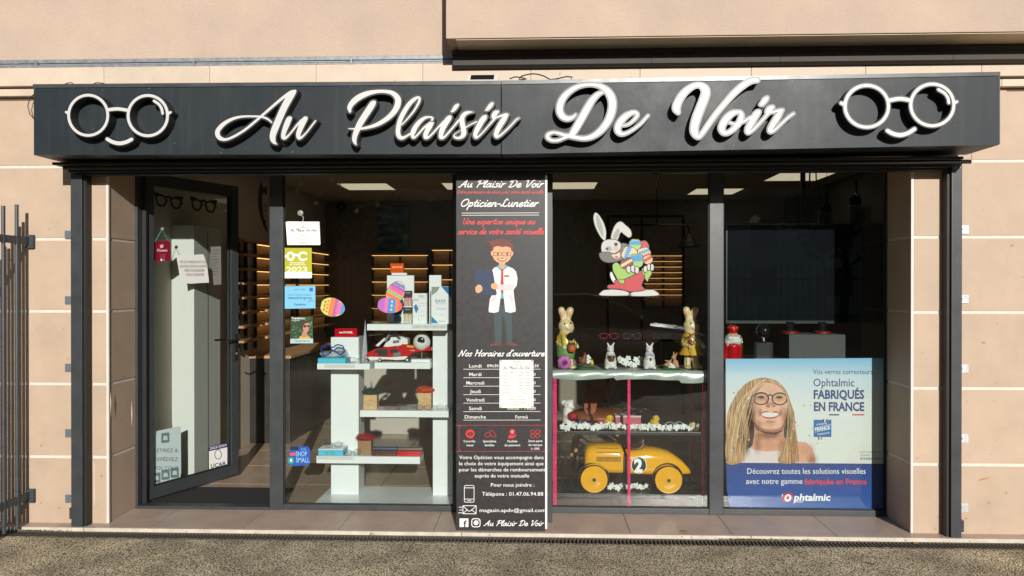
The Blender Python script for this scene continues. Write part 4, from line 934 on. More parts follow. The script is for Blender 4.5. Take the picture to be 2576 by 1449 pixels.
# frame with four offers
def rrect(x0, y0, x1, y1, r, w_): 
    P = []
    for (cx, cy, a0) in ((x1-r, y0+r, -90), (x1-r, y1-r, 0), (x0+r, y1-r, 90), (x0+r, y0+r, 180)):
        for k in range(5): a = R(a0+k*22.5); P.append((cx+r*math.cos(a), cy+r*math.sin(a), w_))
    return P+[P[0]]
def zs(st, w_): return [[(*zt(p[0], p[1]), (p[2] if len(p) > 2 else w_)) for p in s_] for s_ in st]
def line_art(parent, name, st, fn, mat, res=.3, nrm=None): return ink(stroke_field(st, res, 2), 0, fn, .0002, .04, nrm).build(name, mat, parent)
line_art(brd, 'red_frame', zs([rrect(104, 588, 720, 774, 22, 1.0)], 1.0), fnBd(), S(190, 50, 56))
for s_, x, y in (('Contrôle', 178, 709), ('visuel', 180, 737), ('Spécialiste', 322, 709), ('lentilles', 322, 737), ('Facilités', 485, 709), ('de paiement', 485, 737), ('2eme paire', 648, 707), ('de marque', 648, 735), ('à -50%', 648, 762)): TX(s_, x, y, 5.6, 'c', None, .006)
dec(brd, 'icon', pts(zt, [(183+32*math.cos(a), 649+32*math.sin(a)) for a in [i*math.pi/8 for i in range(16)]]), fnBd(), S(214, 46, 46))
dec(brd, 'icon', pts(zt, [(160,650),(172,640),(184,636),(198,640),(208,650),(196,660),(184,664),(170,660)]), fnBd(.8), S(60, 22, 24)); dec(brd, 'icon', pts(zt, [(176,650),(184,642),(192,650),(184,658)]), fnBd(1.5), S(214, 46, 46))
line_art(brd, 'icon', zs([[(284,660),(305,640),(330,650),(325,665),(300,672),(284,660)], [(322,630),(335,622),(358,645),(368,668),(350,670),(330,655),(322,630)]], 1.1), fnBd(), S(214, 46, 46))
dec(brd, 'icon', pts(zt, [(484+20*math.cos(a), 634+20*math.sin(a)) for a in [i*math.pi/8 for i in range(16)]]), fnBd(), S(214, 46, 46)); TX('€', 484, 644, 6, 'c', None, 0, 1)
dec(brd, 'icon', pts(zt, [(452,665),(470,655),(490,662),(514,648),(508,668),(488,680),(460,682)]), fnBd(), S(214, 46, 46))
for yy in (634, 664): line_art(brd, 'icon', zs([oval(630, yy, 15, 13, 1.3)[:25], oval(666, yy, 15, 13, 1.3)[:25], [(645,yy),(651,yy)], [(610,yy-6),(616,yy)], [(686,yy-6),(680,yy)]], 1.3) if False else [[(*zt(p[0], p[1]), 1.2) for p in s_] for s_ in (oval(630, yy, 15, 13, 1), oval(666, yy, 15, 13, 1), [(645, yy), (651, yy)], [(610, yy-6), (616, yy)], [(686, yy-6), (680, yy)])], fnBd(), S(214, 46, 46))
for i, (s_, x, wd) in enumerate((('Votre Opticien vous accompagne dans', 406, 212), ('le choix de votre équipement ainsi que', 406, 212), ('pour les démarches de remboursement', 412, 217), ('auprès de votre mutuelle', 410, 137))): TX(s_, x, 829+43.6*i, 9, 'c', wd)
TX('Pour nous joindre :', 486, 1025, 9, 'c', 109); TX('Télépone : 01.47.06.94.88', 486, 1090, 9.5, 'c', 154); TX('magasin.apdv@gmail.com', 486, 1206, 9, 'c', 166)
line_art(brd, 'icon', zs([rrect(142, 1017, 211, 1136, 10, 1.4), [(143,1034),(210,1034)], [(143,1114),(210,1114)], [(165,1125),(190,1125)]], 1.4), fnBd(), CREAM)
line_art(brd, 'icon', zs([rrect(132, 1161, 226, 1219, 2, 1.6), [(134,1164),(178,1200),(224,1164)], [(134,1216),(165,1188)], [(224,1216),(192,1188)], [(104,1172),(126,1172)], [(108,1192),(126,1192)], [(100,1212),(126,1212)]], 1.5), fnBd(), CREAM)
dec(brd, 'icon', pts(zt, [(108,1252),(171,1252),(171,1313),(108,1313)]), fnBd(), CREAM); TX('f', 147, 1312, 16, 'c', 8, .03, .8, S(26, 26, 28))
line_art(brd, 'icon', zs([rrect(195, 1254, 254, 1312, 16, 2.2), oval(225, 1283, 14, 14, 2.2), [(242,1266),(243,1266)]], 2.2), fnBd(), CREAM)
SM('Au Plaisir De Voir', 1217, 1368, zt(0, 1305)[1], 13.5, CREAM, 1.25)
# sheet pinned over the hours
t = thing('hours_sheet', 'white printed opening hours sheet pinned on the tall board', 'notice', at(1299, 1025, BY-.003))
dec(t, 'sheet', pts(zt, [(393,122),(634,122),(635,463),(392,464)]), fnBd(4), WHT)
fnT = fnBd(5)
TT = lambda s_, x, y, h, wd=None, an='c', mat=None: text_mb(s_, fnT, *zt(x, y), h, an, wd).build('lettering', mat or S(70, 66, 66), t)
script_mb('Au Plaisir De Voir', fnT, zt(416, 0)[0], zt(615, 0)[0], zt(0, 186)[1], 6.5, 1.1, .25).build('lettering', INK, t)
line_art(t, 'emblem', zs([oval(499, 146, 13, 13, .7), oval(532, 146, 13, 13, .7), [(508,158),(516,162),(524,158)]], .7), fnT, INK, .25)
line_art(t, 'frame_line', zs([rrect(408, 130, 620, 452, 18, .5)], .5), fnT, S(110, 110, 110), .25)
for i, d_ in enumerate(('Lundi', 'Mardi', 'Mercredi', 'Jeudi', 'Vendredi', 'Samedi', 'Dimanche')):
    TT(d_, 422, 216+23.2*i, 3.4, None, 'l'); TT('09h45 - 12h - 14h03 - 19h00' if i == 0 else ('Fermé' if i == 6 else '09h45 - 19h00'), 607 if i < 6 else 585, 216+23.2*i, 3.3, (50 if i == 0 else 12 if i == 6 else 27), 'r')
    dec(t, 'rule_line', pts(zt, [(414, 221+23.4*i), (616, 221+23.4*i), (616, 222.4+23.4*i), (414, 222.4+23.4*i)]), fnT, S(140, 140, 140), None, .0001)
for i, (s_, wd) in enumerate((('Pour nous joindre :', 32), ('Télépone : 01.47.06.94.88', 41), ('Adresse e-mail : magasin.apdv@gmail.com', 71), ('Les devis vous est remis gratuitement avant la conclusion de la vente', 68))): TT(s_, 515, 388+18.8*i, 3, wd)
for (x, y) in ((400, 128), (626, 128), (626, 457), (400, 457)): MB().ball(Vector(fnBd(5)(*zt(x, y))), .005, 8, 5).build('pin', S(214, 170, 90), t)
# ================================================================== STICKERS ON THE LEFT WINDOW
def fnW(k=0): return lambda x, y: at(x, y, GY+.0262-.0005*k)
z1, z2, z5 = zoom(1050, 640, .48309), zoom(1050, 1250, .55211), zoom(2150, 640, .48309)
def wthing(name, label, cat, z, x, y, group=None): return thing(name, label, cat, fnW()(*z(x, y)), group)
t = wthing('welcome_plate', 'white plate with the shop script hanging from a suction cup on the glass', 'sign', z1, 297, 672)
dec(t, 'plate', pts(z1, [(155,485),(170,480),(430,482),(438,668),(430,672),(168,672)]), fnW(3), WHB, None, .002)
line_art(t, 'frame_line', [[(*z1(p[0], p[1]), .5) for p in rrect(175, 492, 424, 662, 16, 1)]], fnW(4), S(90, 90, 90), .25)
line_art(t, 'emblem', [[(*z1(p[0], p[1]), .7) for p in s_] for s_ in (oval(279, 516, 16, 14, 1), oval(314, 516, 16, 14, 1), [(289,528),(297,532),(305,528)])], fnW(4), INK, .25)
script_mb('Au Plaisir De Voir', fnW(4), *(z1(190, 0)[0], z1(410, 0)[0]), z1(0, 562)[1], 7.5, 1.15, .25).build('lettering', INK, t)
for i, s_ in enumerate(('Entrez', 'Nous sommes', 'Ouverts')): text_mb(s_, fnW(4), *z1(298-4*i*.5, 597+31*i), 4.2, 'c', (17, 36, 20)[i]).build('lettering', S(60, 58, 60), t)
MB().ball(Vector(fnW(3)(*z1(276, 412)))-Vector((0, .004, 0)), (.022, .008, .022), 12, 6).build('suction_cup', M('rubber_grey', (.25, .25, .25), .2), t, smooth=True)
MB().tube([fnW(8)(*z1(280, 420)), fnW(8)(*z1(300, 450)), fnW(4)(*z1(292, 484))], .0015, 5).build('cord', WHB, t)
t = wthing('label_sticker', 'lime green OC sticker with white strip on the left window', 'sticker', z1, 245, 943)
dec(t, 'vinyl', pts(z1, [(126,700),(132,696),(362,696),(367,701),(369,938),(362,943),(128,943),(122,938)]), fnW(0), S(186, 186, 24), None)
dec(t, 'strip', pts(z1, [(122,893),(368,893),(369,938),(362,943),(128,943),(122,938)]), fnW(.7), WHB)
line_art(t, 'emblem', [[(*z1(p[0], p[1]), 5.4) for p in s_] for s_ in (oval(195, 764, 25, 29, 1), [(322,742),(300,734),(275,740),(264,764),(275,788),(300,794),(322,786)], [(222,757),(232,752),(262,757)], [(155,764),(170,764)])], fnW(.8), WHB, .3)
text_mb('OPTICIENS', fnW(.8), *z1(248, 822), 3, 'c', 35, .02).build('lettering', WHB, t); text_mb('PAR CONVICTION', fnW(.8), *z1(248, 836), 3, 'c', 40, .02).build('lettering', WHB, t)
text_mb('2023', fnW(.6), *z1(245, 893), 13.5, 'c', 54, .04).build('lettering', S(238, 240, 190), t)
text_mb('Retrouvez-nous sur', fnW(1.4), *z1(270, 914), 2.6, 'c', 28).build('lettering', S(90, 90, 90), t); text_mb('opticienparconviction.fr', fnW(1.4), *z1(266, 928), 2.6, 'c', 38).build('lettering', S(190, 60, 90), t)
t = wthing('lens_sticker', 'light blue sticker about lenses made in France on the left window', 'sticker', z1, 268, 1190)
dec(t, 'vinyl', pts(z1, [(140,1008),(396,1005),(398,1188),(141,1192)]), fnW(0), S(124, 200, 236))
dec(t, 'badge', pts(z1, [(348,1020),(377,1020),(377,1050),(348,1050)]), fnW(.7), S(20, 110, 190))
for s_, x, y, h, wd, b in (('jai PRINT CONSEIL', 268, 1040, 3.4, 30, 0), ('Verres correcteurs Ophtalmic', 268, 1084, 3.8, 59, 0), ('FABRIQUÉS EN FRANCE', 270, 1112, 4.6, 60, .02), ('Ophtalmic', 272, 1164, 5, 30, .02)): text_mb(s_, fnW(.8), *z1(x, y), h, 'c', wd, b).build('lettering', S(24, 72, 130), t)
line_art(t, 'emblem', [[(*z1(p[0], p[1]), .6) for p in s_] for s_ in (oval(342, 1131, 9, 9, 1), oval(368, 1127, 9, 9, 1), [(350,1128),(360,1125)])], fnW(.8), S(24, 72, 130), .25)
for (u0, u1, c_) in ((300, 322, (30, 60, 140)), (322, 342, (240, 240, 240)), (342, 364, (200, 40, 50))): dec(t, 'flag_bar', pts(z1, [(u0,1116),(u1,1116),(u1,1119),(u0,1119)]), fnW(.8), S(*c_))
# small poster: portrait with sunglasses among leaves
t = thing('portrait_poster', 'small poster of a person in sunglasses among green leaves on the window', 'poster', fnW()(*z2(249, 185)))
dec(t, 'sheet', pts(z2, [(172,-5),(330,-6),(331,184),(168,185)]), fnW(0), S(34, 66, 36))
rnd = random.Random(3)
for i in range(60):
    x, y = rnd.uniform(178, 322), rnd.uniform(0, 140); a = rnd.uniform(0, 6.3); L = rnd.uniform(8, 18); c_ = rnd.choice(((52, 110, 48), (30, 80, 40), (84, 140, 66), (24, 56, 32)))
    dx, dy = math.cos(a)*L, math.sin(a)*L; dec(t, 'printed_leaf', pts(z2, [(x-dx,y-dy),(x-dy*.35,y+dx*.35),(x+dx,y+dy),(x+dy*.35,y-dx*.35)]), fnW(.5+i*.006), S(*c_), None, .00005)
def wp(L, k, c_, z=z2, sm=True): return dec(t, 'printed_portrait', pts(z, L), fnW(k), S(*c_), None, .0001, sm)
wp([(245,55),(255,32),(280,25),(302,36),(306,62),(300,85),(290,105),(268,108),(262,90)], 1.2, (196, 140, 112)); wp([(240,60),(246,38),(268,24),(296,28),(302,38),(280,40),(262,56),(258,84),(250,80)], 1.5, (66, 44, 36)); wp([(262,56),(282,54),(284,66),(272,74),(264,68)], 1.8, (60, 30, 30)); wp([(288,54),(305,54),(306,66),(298,72),(290,66)], 1.8, (60, 30, 30))
wp([(256,100),(286,104),(290,124),(310,138),(312,150),(230,150),(240,135),(252,124)], 1.1, (188, 132, 104)); wp([(230,150),(240,132),(262,140),(290,136),(312,148),(312,154),(228,154)], 1.4, (214, 170, 60))
dec(t, 'strip', pts(z2, [(169,152),(331,150),(331,184),(168,185)]), fnW(1.9), S(176, 206, 206))
text_mb('Transitions', fnW(2), *z2(224, 12), 5, 'c', 33, .02).build('lettering', WHB, t); text_mb('la lumière contrôlée', fnW(2), *z2(206, 24), 2.8, 'c', 20).build('lettering', WHB, t); text_mb('Testez-les ici', fnW(2.6), *z2(251, 174), 5, 'c', 39, .01).build('lettering', S(84, 104, 112), t)
# shop small sticker
t = thing('shop_small_sticker', 'blue SHOP SMALL sticker low on the left window', 'sticker', fnW()(*z2(235, 1058)))
dec(t, 'vinyl', pts(z2, [(168,922),(295,918),(312,948),(308,1036),(296,1054),(184,1060),(150,1036),(152,1000),(166,990)]), fnW(0), S(22, 84, 176))
dec(t, 'dark_tab', pts(z2, [(168,922),(228,921),(229,946),(168,948)]), fnW(.7), S(20, 30, 60)); dec(t, 'pin_tab', pts(z2, [(152,1000),(192,996),(198,1032),(180,1046),(150,1038)]), fnW(.7), S(30, 150, 150)); dec(t, 'pin', pts(z2, [(168,1010),(178,1008),(183,1018),(174,1034),(165,1020)]), fnW(1.2), WHB); dec(t, 'red_bar', pts(z2, [(164,966),(206,964),(206,984),(164,986)]), fnW(.7), S(220, 80, 100))
for s_, x, y, h, wd in (('ICI, ON', 262, 946, 4, 12), ('SHOP', 248, 990, 12.5, 28), ('SMALL', 257, 1034, 12.5, 34)): text_mb(s_, fnW(1), *z2(x, y), h, 'c', wd, .01).build('lettering', S(150, 200, 240), t)
# painted Easter eggs on the glass
def egg(label, z, cx, cy, L, Wd, ang, bands, group='painted egg stickers'):
    e = thing('egg_sticker', label, 'sticker', fnW()(*z(cx, cy)), group); ca, sa = math.cos(R(ang)), math.sin(R(ang))
    hw = lambda v: Wd*math.sqrt(max(0, 1-(v*2-1)**2))*(1.0-.18*(v-.5))*.5
    def loc(u, v): a, b = (v-.5)*L, u; return z(cx+a*ca-b*sa, cy+a*sa+b*ca)
    N = 40; outl = [loc(hw(i/N), i/N) for i in range(N+1)]+[loc(-hw(i/N), i/N) for i in range(N, -1, -1)]
    gro = [loc(hw(i/N)*1.05, .5+(i/N-.5)*1.03) for i in range(N+1)]+[loc(-hw(i/N)*1.05, .5+(i/N-.5)*1.03) for i in range(N, -1, -1)]
    dec(e, 'outline', gro[1:-1], fnW(0), INK); dec(e, 'shell', outl[1:-1], fnW(.6), S(*bands[0]))
    for k, (v0, v1, c_, zig, kind) in enumerate(bands[1:]):
        if kind == 'band':
            P = []; n = 24
            def edge(v, s_):
                for i in range(n+1):
                    u = (i/n*2-1)*s_; vv = v+(zig*.5 if i % 4 >= 2 else -zig*.5); w_ = hw(min(max(vv, .001), .999)); yield loc(u*w_, vv)
            P = list(edge(v0, 1))+list(edge(v1, -1)); dec(e, 'painted_band', P, fnW(.9+.15*k), S(*c_), None, .0001)
        else:
            for i in range(zig):
                u = ((i+.5)/zig*2-1)*.8; w_ = hw((v0+v1)/2); r = Wd*.4/zig
                dec(e, 'painted_dot', [loc(u*w_+r*.7*math.cos(a), (v0+v1)/2+(v1-v0)/2*math.sin(a)) for a in [q*math.pi/5 for q in range(10)]], fnW(1.2+.15*k), S(*c_), None, .0001)
    return e
egg('lime, orange and pink painted egg at the left on the left window', z1, 537, 1180, 200, 150, 12, [(196, 220, 110), (.36, .56, (240, 130, 60), .0, 'band'), (.56, .70, (166, 90, 168), .0, 'band'), (.66, .98, (232, 112, 170), .07, 'band'), (.84, .985, (70, 150, 216), .05, 'band'), (.12, .22, (232, 110, 50), 3, 'dot'), (.24, .33, (232, 110, 50), 4, 'dot')])
egg('violet and blue painted egg lying at the right on the left window', z1, 1004, 1165, 205, 125, 6, [(176, 98, 186), (.30, .44, (236, 110, 170), .06, 'band'), (.42, .72, (58, 134, 214), .05, 'band'), (.52, .62, (170, 214, 120), 3, 'dot'), (.72, .86, (240, 120, 90), .04, 'band'), (.86, .985, (226, 90, 60), .0, 'band')])
egg('tall striped painted egg standing behind the violet egg sticker', z1, 1052, 1056, 185, 140, -62, [(240, 196, 120), (.16, .34, (240, 110, 66), .05, 'band'), (.34, .46, (112, 196, 110), .0, 'band'), (.46, .80, (226, 92, 150), .08, 'band'), (.66, .80, (150, 90, 180), .08, 'band'), (.80, .92, (88, 130, 200), .0, 'band')])
# ================================================================== WHITE DISPLAY UNIT
LAQ = M('white_lacquer', (.72, .74, .74), .22, var=.03, vs_=4)
du = thing('display_unit', 'white lacquered display unit with columns and shelves behind the left window', 'display unit', (at(970, 1250, .65).x, .65, 0))
cB = lambda x, y, Y: at(*z2(x, y), Y)
bx = cB(342, 1338, .43)
MB().box((bx.x, .43, 0), (px0-.02, .87, .026), .002).build('base', LAQ, du)
def zof(y, Y): return at(950, z2(0, y)[1], Y).z
c1a, c1b = cB(459, 1200, .64).x, cB(656, 1200, .64).x; c2a = cB(1185, 1200, .64).x; c2b = px0-.03
Zt = zof(140, .66)
MB().box((c1a, .64, .0265), (c1b, .82, Zt), .002).build('column', LAQ, du)
MB().box((c2a, .64, .0265), (c2b, .82, zof(92, .64)), .002).build('column', LAQ, du)
def shelf(xa, xb, ya, yb, Y, Y2, nm='shelf'):
    a = cB(xa, ya, Y); b = cB(xb, yb, Y); MB().box((a.x, Y, zof(yb, Y)), (b.x, Y2, zof(ya, Y)), .002).build(nm, LAQ, du); return a.x, b.x, zof(ya, Y)
sE = shelf(355, 1093, 992, 1043, .47, .6395); sD = shelf(665, 1297, 664, 710, .50, .6395); sB = shelf(360, 735, 330, 372, .47, .6395); sC = shelf(770, 1165, 322, 366, .55, .80); sA = shelf(715, 1285, 48, 92, .48, .82)
sD = (sD[0], px0-.03, sD[2])
MB().box((sD[0]+.001, .6400, sD[2]-.05), (c2a-.001, .70, sD[2]-.002)).build('shelf_cleat', LAQ, du)
TAGM = M('price_strip', (.55, .55, .53), .4)
def strip(xa, xb, ya, yb, Y, lab):
    o = MB().box((cB(xa, ya, Y-.003).x, Y-.003, zof(yb, Y)), (cB(xb, yb, Y-.003).x, Y-.0005, zof(ya, Y))).build('price_strip', TAGM, du); return o
strip(1035, 1280, 52, 76, .48, 0); strip(410, 628, 336, 358, .47, 0); strip(362, 618, 994, 1016, .47, 0)
for x_, s_ in ((1078, 'Solution 14€'), (1140, 'Bijoux 9€'), (1198, 'Flacons 6€'), (1254, 'Spray 4€')): text_mb(s_, lambda x, y: at(x, y, .4765), *z2(x_, 68), 2.2, 'c', 12).build('price_text', S(90, 90, 90), du)
# ------------------------------------------------------------------ spectacles
def spec_parts(kind):
    """front view in X-Z, arms going +Y; returns parts"""
    w, h = (.027, .019); rims = []
    for s_ in (-1, 1):
        P = []
        for i in range(20):
            a = 2*math.pi*i/20; e = .72 if kind != 'round' else 1.0
            cx, sy = math.cos(a), math.sin(a); r = 1/((abs(cx)**(2/e)+abs(sy)**(2/e))**(e/2))
            P.append((s_*.0335+w*cx*r, .002*abs(cx), h*sy*r*(1.18 if kind == 'round' else 1)))
        rims.append(P)
    return rims
def make_specs(name, label, cat, fc, kind='rect', lens=None, group=None, thick=.0016):
    t = thing(name, label, cat, (0, 0, 0), group); fm = fc if not isinstance(fc, tuple) else M('frame_%d_%d_%d' % fc, srgb(*fc), .25, coat=.3)
    for s_, P in zip((-1, 1), spec_parts(kind)):
        r = MB().tube(P, thick, 6, closed=True).build('rim', fm, t, smooth=True, world=False)
        if lens: MB().add([(p[0], p[1], p[2]) for p in P], [tuple(range(len(P)))]).build('lens', lens, r, world=False)
        MB().tube([(s_*.060, 0, .006), (s_*.067, .004, .007), (s_*.069, .05, .004), (s_*.068, .11, -.004), (s_*.066, .135, -.02)], thick*.9, 6).build('temple', fm, t, smooth=True, world=False)
    MB().tube([(-.008, .001, .006), (0, -.002, .009), (.008, .001, .006)], thick*1.1, 6).build('bridge', fm, t, smooth=True, world=False)
    return t
DARKL = M('dark_lens', (.008, .008, .012), .06, spec=.7); CLRL = glass_mat('clear_lens', (.9, .93, .93), .05)
def place(t, p, rz=0, rx=0, ry=0, s_=1.): t.location = p; t.rotation_euler = (rx, ry, rz); t.scale = (s_,)*3; return t
GS = 'spectacles laid on the white display unit'
def on(x, y, Y, z): p = at(*z2(x, y), Y); return Vector((p.x, Y, z+.021))
place(make_specs('spectacles', 'plum spectacles on the white shelf beside the diving mask', 'spectacles', (110, 60, 90), 'rect', CLRL, GS), on(645, 300, .52, sB[2]), .1)
place(make_specs('spectacles', 'red and green spectacles at the left of the middle white shelf', 'spectacles', (120, 40, 44), 'rect', CLRL, GS), on(893, 640, .54, sD[2]), -.1)
place(make_specs('spectacles', 'thin grey spectacles on the front edge of the middle white shelf', 'spectacles', (110, 110, 106), 'round', CLRL, GS), on(990, 655, .52, sD[2]), .25)
place(make_specs('spectacles', 'black and green spectacles in front of the orange furred box', 'spectacles', (44, 60, 34), 'rect', CLRL, GS), on(1120, 640, .53, sD[2]), -.15)
place(make_specs('spectacles', 'pale wire spectacles at the shaded end of the middle white shelf', 'spectacles', (150, 150, 150), 'round', CLRL, GS), on(1270, 635, .55, sD[2]), .3)
place(make_specs('spectacles', 'black spectacles lying on the lowest white shelf beside the rattan box', 'spectacles', (24, 26, 26), 'round', CLRL, GS), on(612, 965, .5, sE[2]), .5)
# blue box with spectacles on the lowest shelf
CY_ = M('turquoise_card', srgb(70, 176, 206), .5)
def boxz(name, label, cat, xa, xb, ya, yb, Y, D, mat, z=z2, base=None, group=None, bev=.002, parts=None):
    a = at(*z(xa, yb), Y); b = at(*z(xb, ya), Y); z0 = base if base is not None else a.z
    t = thing(name, label, cat, ((a.x+b.x)/2, Y+D/2, z0), group); MB().box((a.x, Y, z0), (b.x, Y+D, b.z), bev).build('body', mat, t); return t, a.x, b.x, z0, b.z
t, xa, xb, za, zb_ = boxz('gift_box', 'flat turquoise box holding two spectacles on the lowest white shelf', 'box', 368, 545, 945, 990, .49, .13, CY_, base=sE[2]+.0005)
MB().box((xa-.001, .489, zb_+.0003), (xb+.001, .621, zb_+.006), .001).build('lid', M('card_white', (.7, .72, .72), .5), t)
place(make_specs('spectacles', 'tortoise spectacles standing on the turquoise box', 'spectacles', (70, 34, 28), 'rect', CLRL, GS), Vector((cB(478, 910, .55).x, .54, zb_+.028)), .2)
place(make_specs('spectacles', 'lime green spectacles leaning against the turquoise box', 'spectacles', (150, 190, 60), 'round', CLRL, GS), Vector((cB(448, 965, .475).x, .4805, sE[2]+.021)), .1, s_=.62)
# blue box and diving mask
t, xa, xb, za, zb_ = boxz('mask_box', 'light blue box under the diving mask on the upper white shelf', 'box', 365, 562, 292, 331, .485, .14, CY_, base=sB[2]+.0005)
mk = thing('diving_mask', 'clear diving mask with blue rim on the light blue box', 'mask', ((xa+xb)/2, .55, zb_+.001))
SIL = M('silicone_clear', (.55, .55, .53), .25, alpha=.55, var=.2, vs_=30)
mc = cB(470, 240, .55)
k_ = .35274*(.55+4.81)/1840
def mp(x, y, Y=.55): p = at(*z2(x, y), Y); return (p.x, Y, p.z)
MB().tube([Vector(p) for p in crom([mp(395,205), mp(440,195), mp(470,215), mp(500,195), mp(545,205), mp(556,235), mp(530,265), mp(500,250), mp(470,235), mp(440,262), mp(405,270), mp(388,240)], .01, True)], .005, 6, closed=True).build('rim', S(30, 60, 160, .25), mk, smooth=True)
for L in ([(398,212),(440,205),(462,225),(435,258),(405,262),(392,240)], [(480,222),(500,203),(540,212),(550,236),(528,258),(502,244)]):
    dec(mk, 'lens', pts(z2, L), lambda x, y: at(x, y, .553), glass_mat('mask_lens', (.85, .9, .9), .06) if 'mask_lens' not in MATS else MATS['mask_lens'], None, .002, True)
blob('skirt', [ell(mp(430,258,.60), (.055, .045, .022)), ell(mp(515,258,.60), (.06, .045, .022)), ell(mp(470,268,.60), (.07, .05, .02)), cap(mp(560,235,.62), mp(590,290,.66), .012, .008)], SIL, mk, .02, .007)
# red block on the column
t, xa, xb, za, zb_ = boxz('red_block', 'glossy red block with white lettering standing on the left column', 'display block', 485, 644, 78, 138, .67, .04, M('red_acrylic', srgb(176, 16, 30), .12), base=Zt+.0005)
text_mb('MOREL', lambda x, y: at(x, y, .6695), *z2(580, 113), 5, 'c', 25, .02).build('lettering', WHB, t); dec(t, 'emblem', pts(z2, [(517,112),(519,101),(526,106),(532,106),(538,101),(540,112)]), lambda x, y: at(x, y, .6695), WHB, None, .0002)
# grey obelisk
ob_ = thing('obelisk', 'slim grey metal obelisk standing behind the shelf', 'sculpture', cB(695, 292, .72))
a, b, tp = cB(672, 300, .70), cB(722, 300, .70), cB(703, 12, .73); zl = sC[2]-.055
MB().add([(a.x, .70, zl), (b.x, .70, zl), (b.x, .76, zl), (a.x, .76, zl), (tp.x, .73, tp.z)], [(0,3,2,1), (0,1,4), (1,2,4), (2,3,4), (3,0,4)]).build('faces', M('brushed_metal', (.35, .36, .37), .35, .6), ob_)
# helicopter model
hel = thing('helicopter_model', 'red and white brick model helicopter on the white shelf', 'toy helicopter', Vector((cB(900, 320, .64).x, .64, sC[2])))
def hx(name, L, mat, Y, D, sm=False, par=None): return dec(par or hel, name, pts(z2, L), lambda x, y: at(x, y, Y), mat, None, D, sm)
BR, BW, BB, BG, BYL = S(196, 26, 28, .3), M('brick_white', (.66, .66, .63), .3), S(26, 26, 28, .3), S(120, 124, 126, .35), S(226, 182, 30, .3)
hx('hull', [(706,272),(716,256),(742,240),(770,226),(830,216),(952,214),(965,190),(1000,192),(1040,204),(1110,206),(1176,215),(1176,236),(1100,243),(1045,250),(1010,276),(1000,285),(880,290),(730,284)], BR, .585, .11)
hx('belly', [(716,285),(742,280),(880,284),(1000,276),(1002,298),(930,304),(850,298),(740,306)], BW, .583, .114)
hx('cockpit_glass', [(762,254),(782,228),(850,222),(862,240),(862,270),(800,276),(790,250)], BB, .581, .118)
hx('door_window', [(880,228),(935,226),(935,250),(880,254)], BB, .5815, .117); hx('door_panel', [(905,252),(955,248),(955,276),(905,280)], BG, .582, .116)
hx('engine_cover', [(832,208),(850,182),(880,160),(884,142),(960,138),(1004,154),(1006,190),(960,196),(940,212)], BW, .59, .10); hx('engine_intake', [(900,165),(945,160),(945,180),(900,186)], BG, .588, .104); hx('stripe', [(838,212),(1000,194),(1004,202),(840,220)], BR, .589, .102)
hx('strut', [(776,200),(838,146),(852,152),(796,208)], BW, .60, .05); hx('strut', [(836,170),(872,112),(884,118),(850,176)], BG, .60, .05)
hx('tail_detail', [(1002,196),(1050,205),(1046,216),(1000,212)], BYL, .583, .112)
text_mb('H.I.R.U.', lambda x, y: at(x, y, .5843), *z2(1040, 238), 2.4, 'c', 11, .02).build('lettering', WHB, hel)
hub = cB(890, 115, .64)
MB().lathe([(.010, hub.z-.02), (.022, hub.z-.006), (.022, hub.z+.006), (.010, hub.z+.014)], (hub.x, .64, 0), 12).build('rotor_hub', BG, hel)
for q in (0.15, 1.4, 2.66, 3.9, 5.2):
    d_ = Vector((math.cos(q), math.sin(q)*.8, -.05)); e = hub+d_*.20; s_ = Vector((-math.sin(q), math.cos(q), 0))*.010
    MB().add([hub-s_*.5, hub+s_*.5, e+s_, e-s_]+[p+Vector((0, 0, .004)) for p in (hub-s_*.5, hub+s_*.5, e+s_, e-s_)], [(0,3,2,1), (4,5,6,7), (0,1,5,4), (1,2,6,5), (2,3,7,6), (3,0,4,7)]).build('rotor_blade', S(88, 88, 84, .4), hel)
for (x, y, Y) in ((808, 314, .585), (1004, 298, .59), (1004, 298, .68)):
    p = cB(x, y, Y); r = .014 if x < 900 else .016
    wl = MB().lathe([(r, -.008), (r, .008)], (p.x, Y, sC[2]+r+.001), 14, 'Y').build('wheel', BB, hel); MB().lathe([(r*.5, -.0095), (r*.5, -.0082)], (p.x, Y, sC[2]+r+.001), 10, 'Y').build('rim', BW, wl)
    MB().tube([(p.x, Y+.009, sC[2]+r), (p.x, Y+.009, cB(x, 280, Y).z)], .004, 6).build('wheel_strut', BG, hel)
# eye model
em = thing('eye_model', 'large model eyeball on a rod stand on the white shelf', 'eye model', Vector((cB(1100, 318, .62).x, .62, sC[2])))
ec = cB(1106, 178, .62); er = 63*k_*1.0
MB().box((cB(1031, 300, .58).x, .58, sC[2]+.0005), (cB(1165, 300, .58).x, .68, sC[2]+.022), .002).build('base', LAQ, em)
MB().tube([(ec.x, .62, sC[2]+.022), (ec.x, .62, ec.z-er)], .0035, 8).build('rod', ZN, em)
MB().ball(ec, er, 28, 18).build('eyeball', M('eye_white', (.62, .61, .58), .15), em, smooth=True)
MB().ball(ec+Vector((.004, -er*.86, er*.28)), (er*.44, er*.16, er*.44), 20, 10).build('iris', S(48, 52, 56, .1), em, smooth=True)
MB().ball(ec+Vector((.004, -er*.98, er*.31)), (er*.18, er*.06, er*.18), 14, 8).build('pupil', S(12, 12, 14, .1), em, smooth=True)
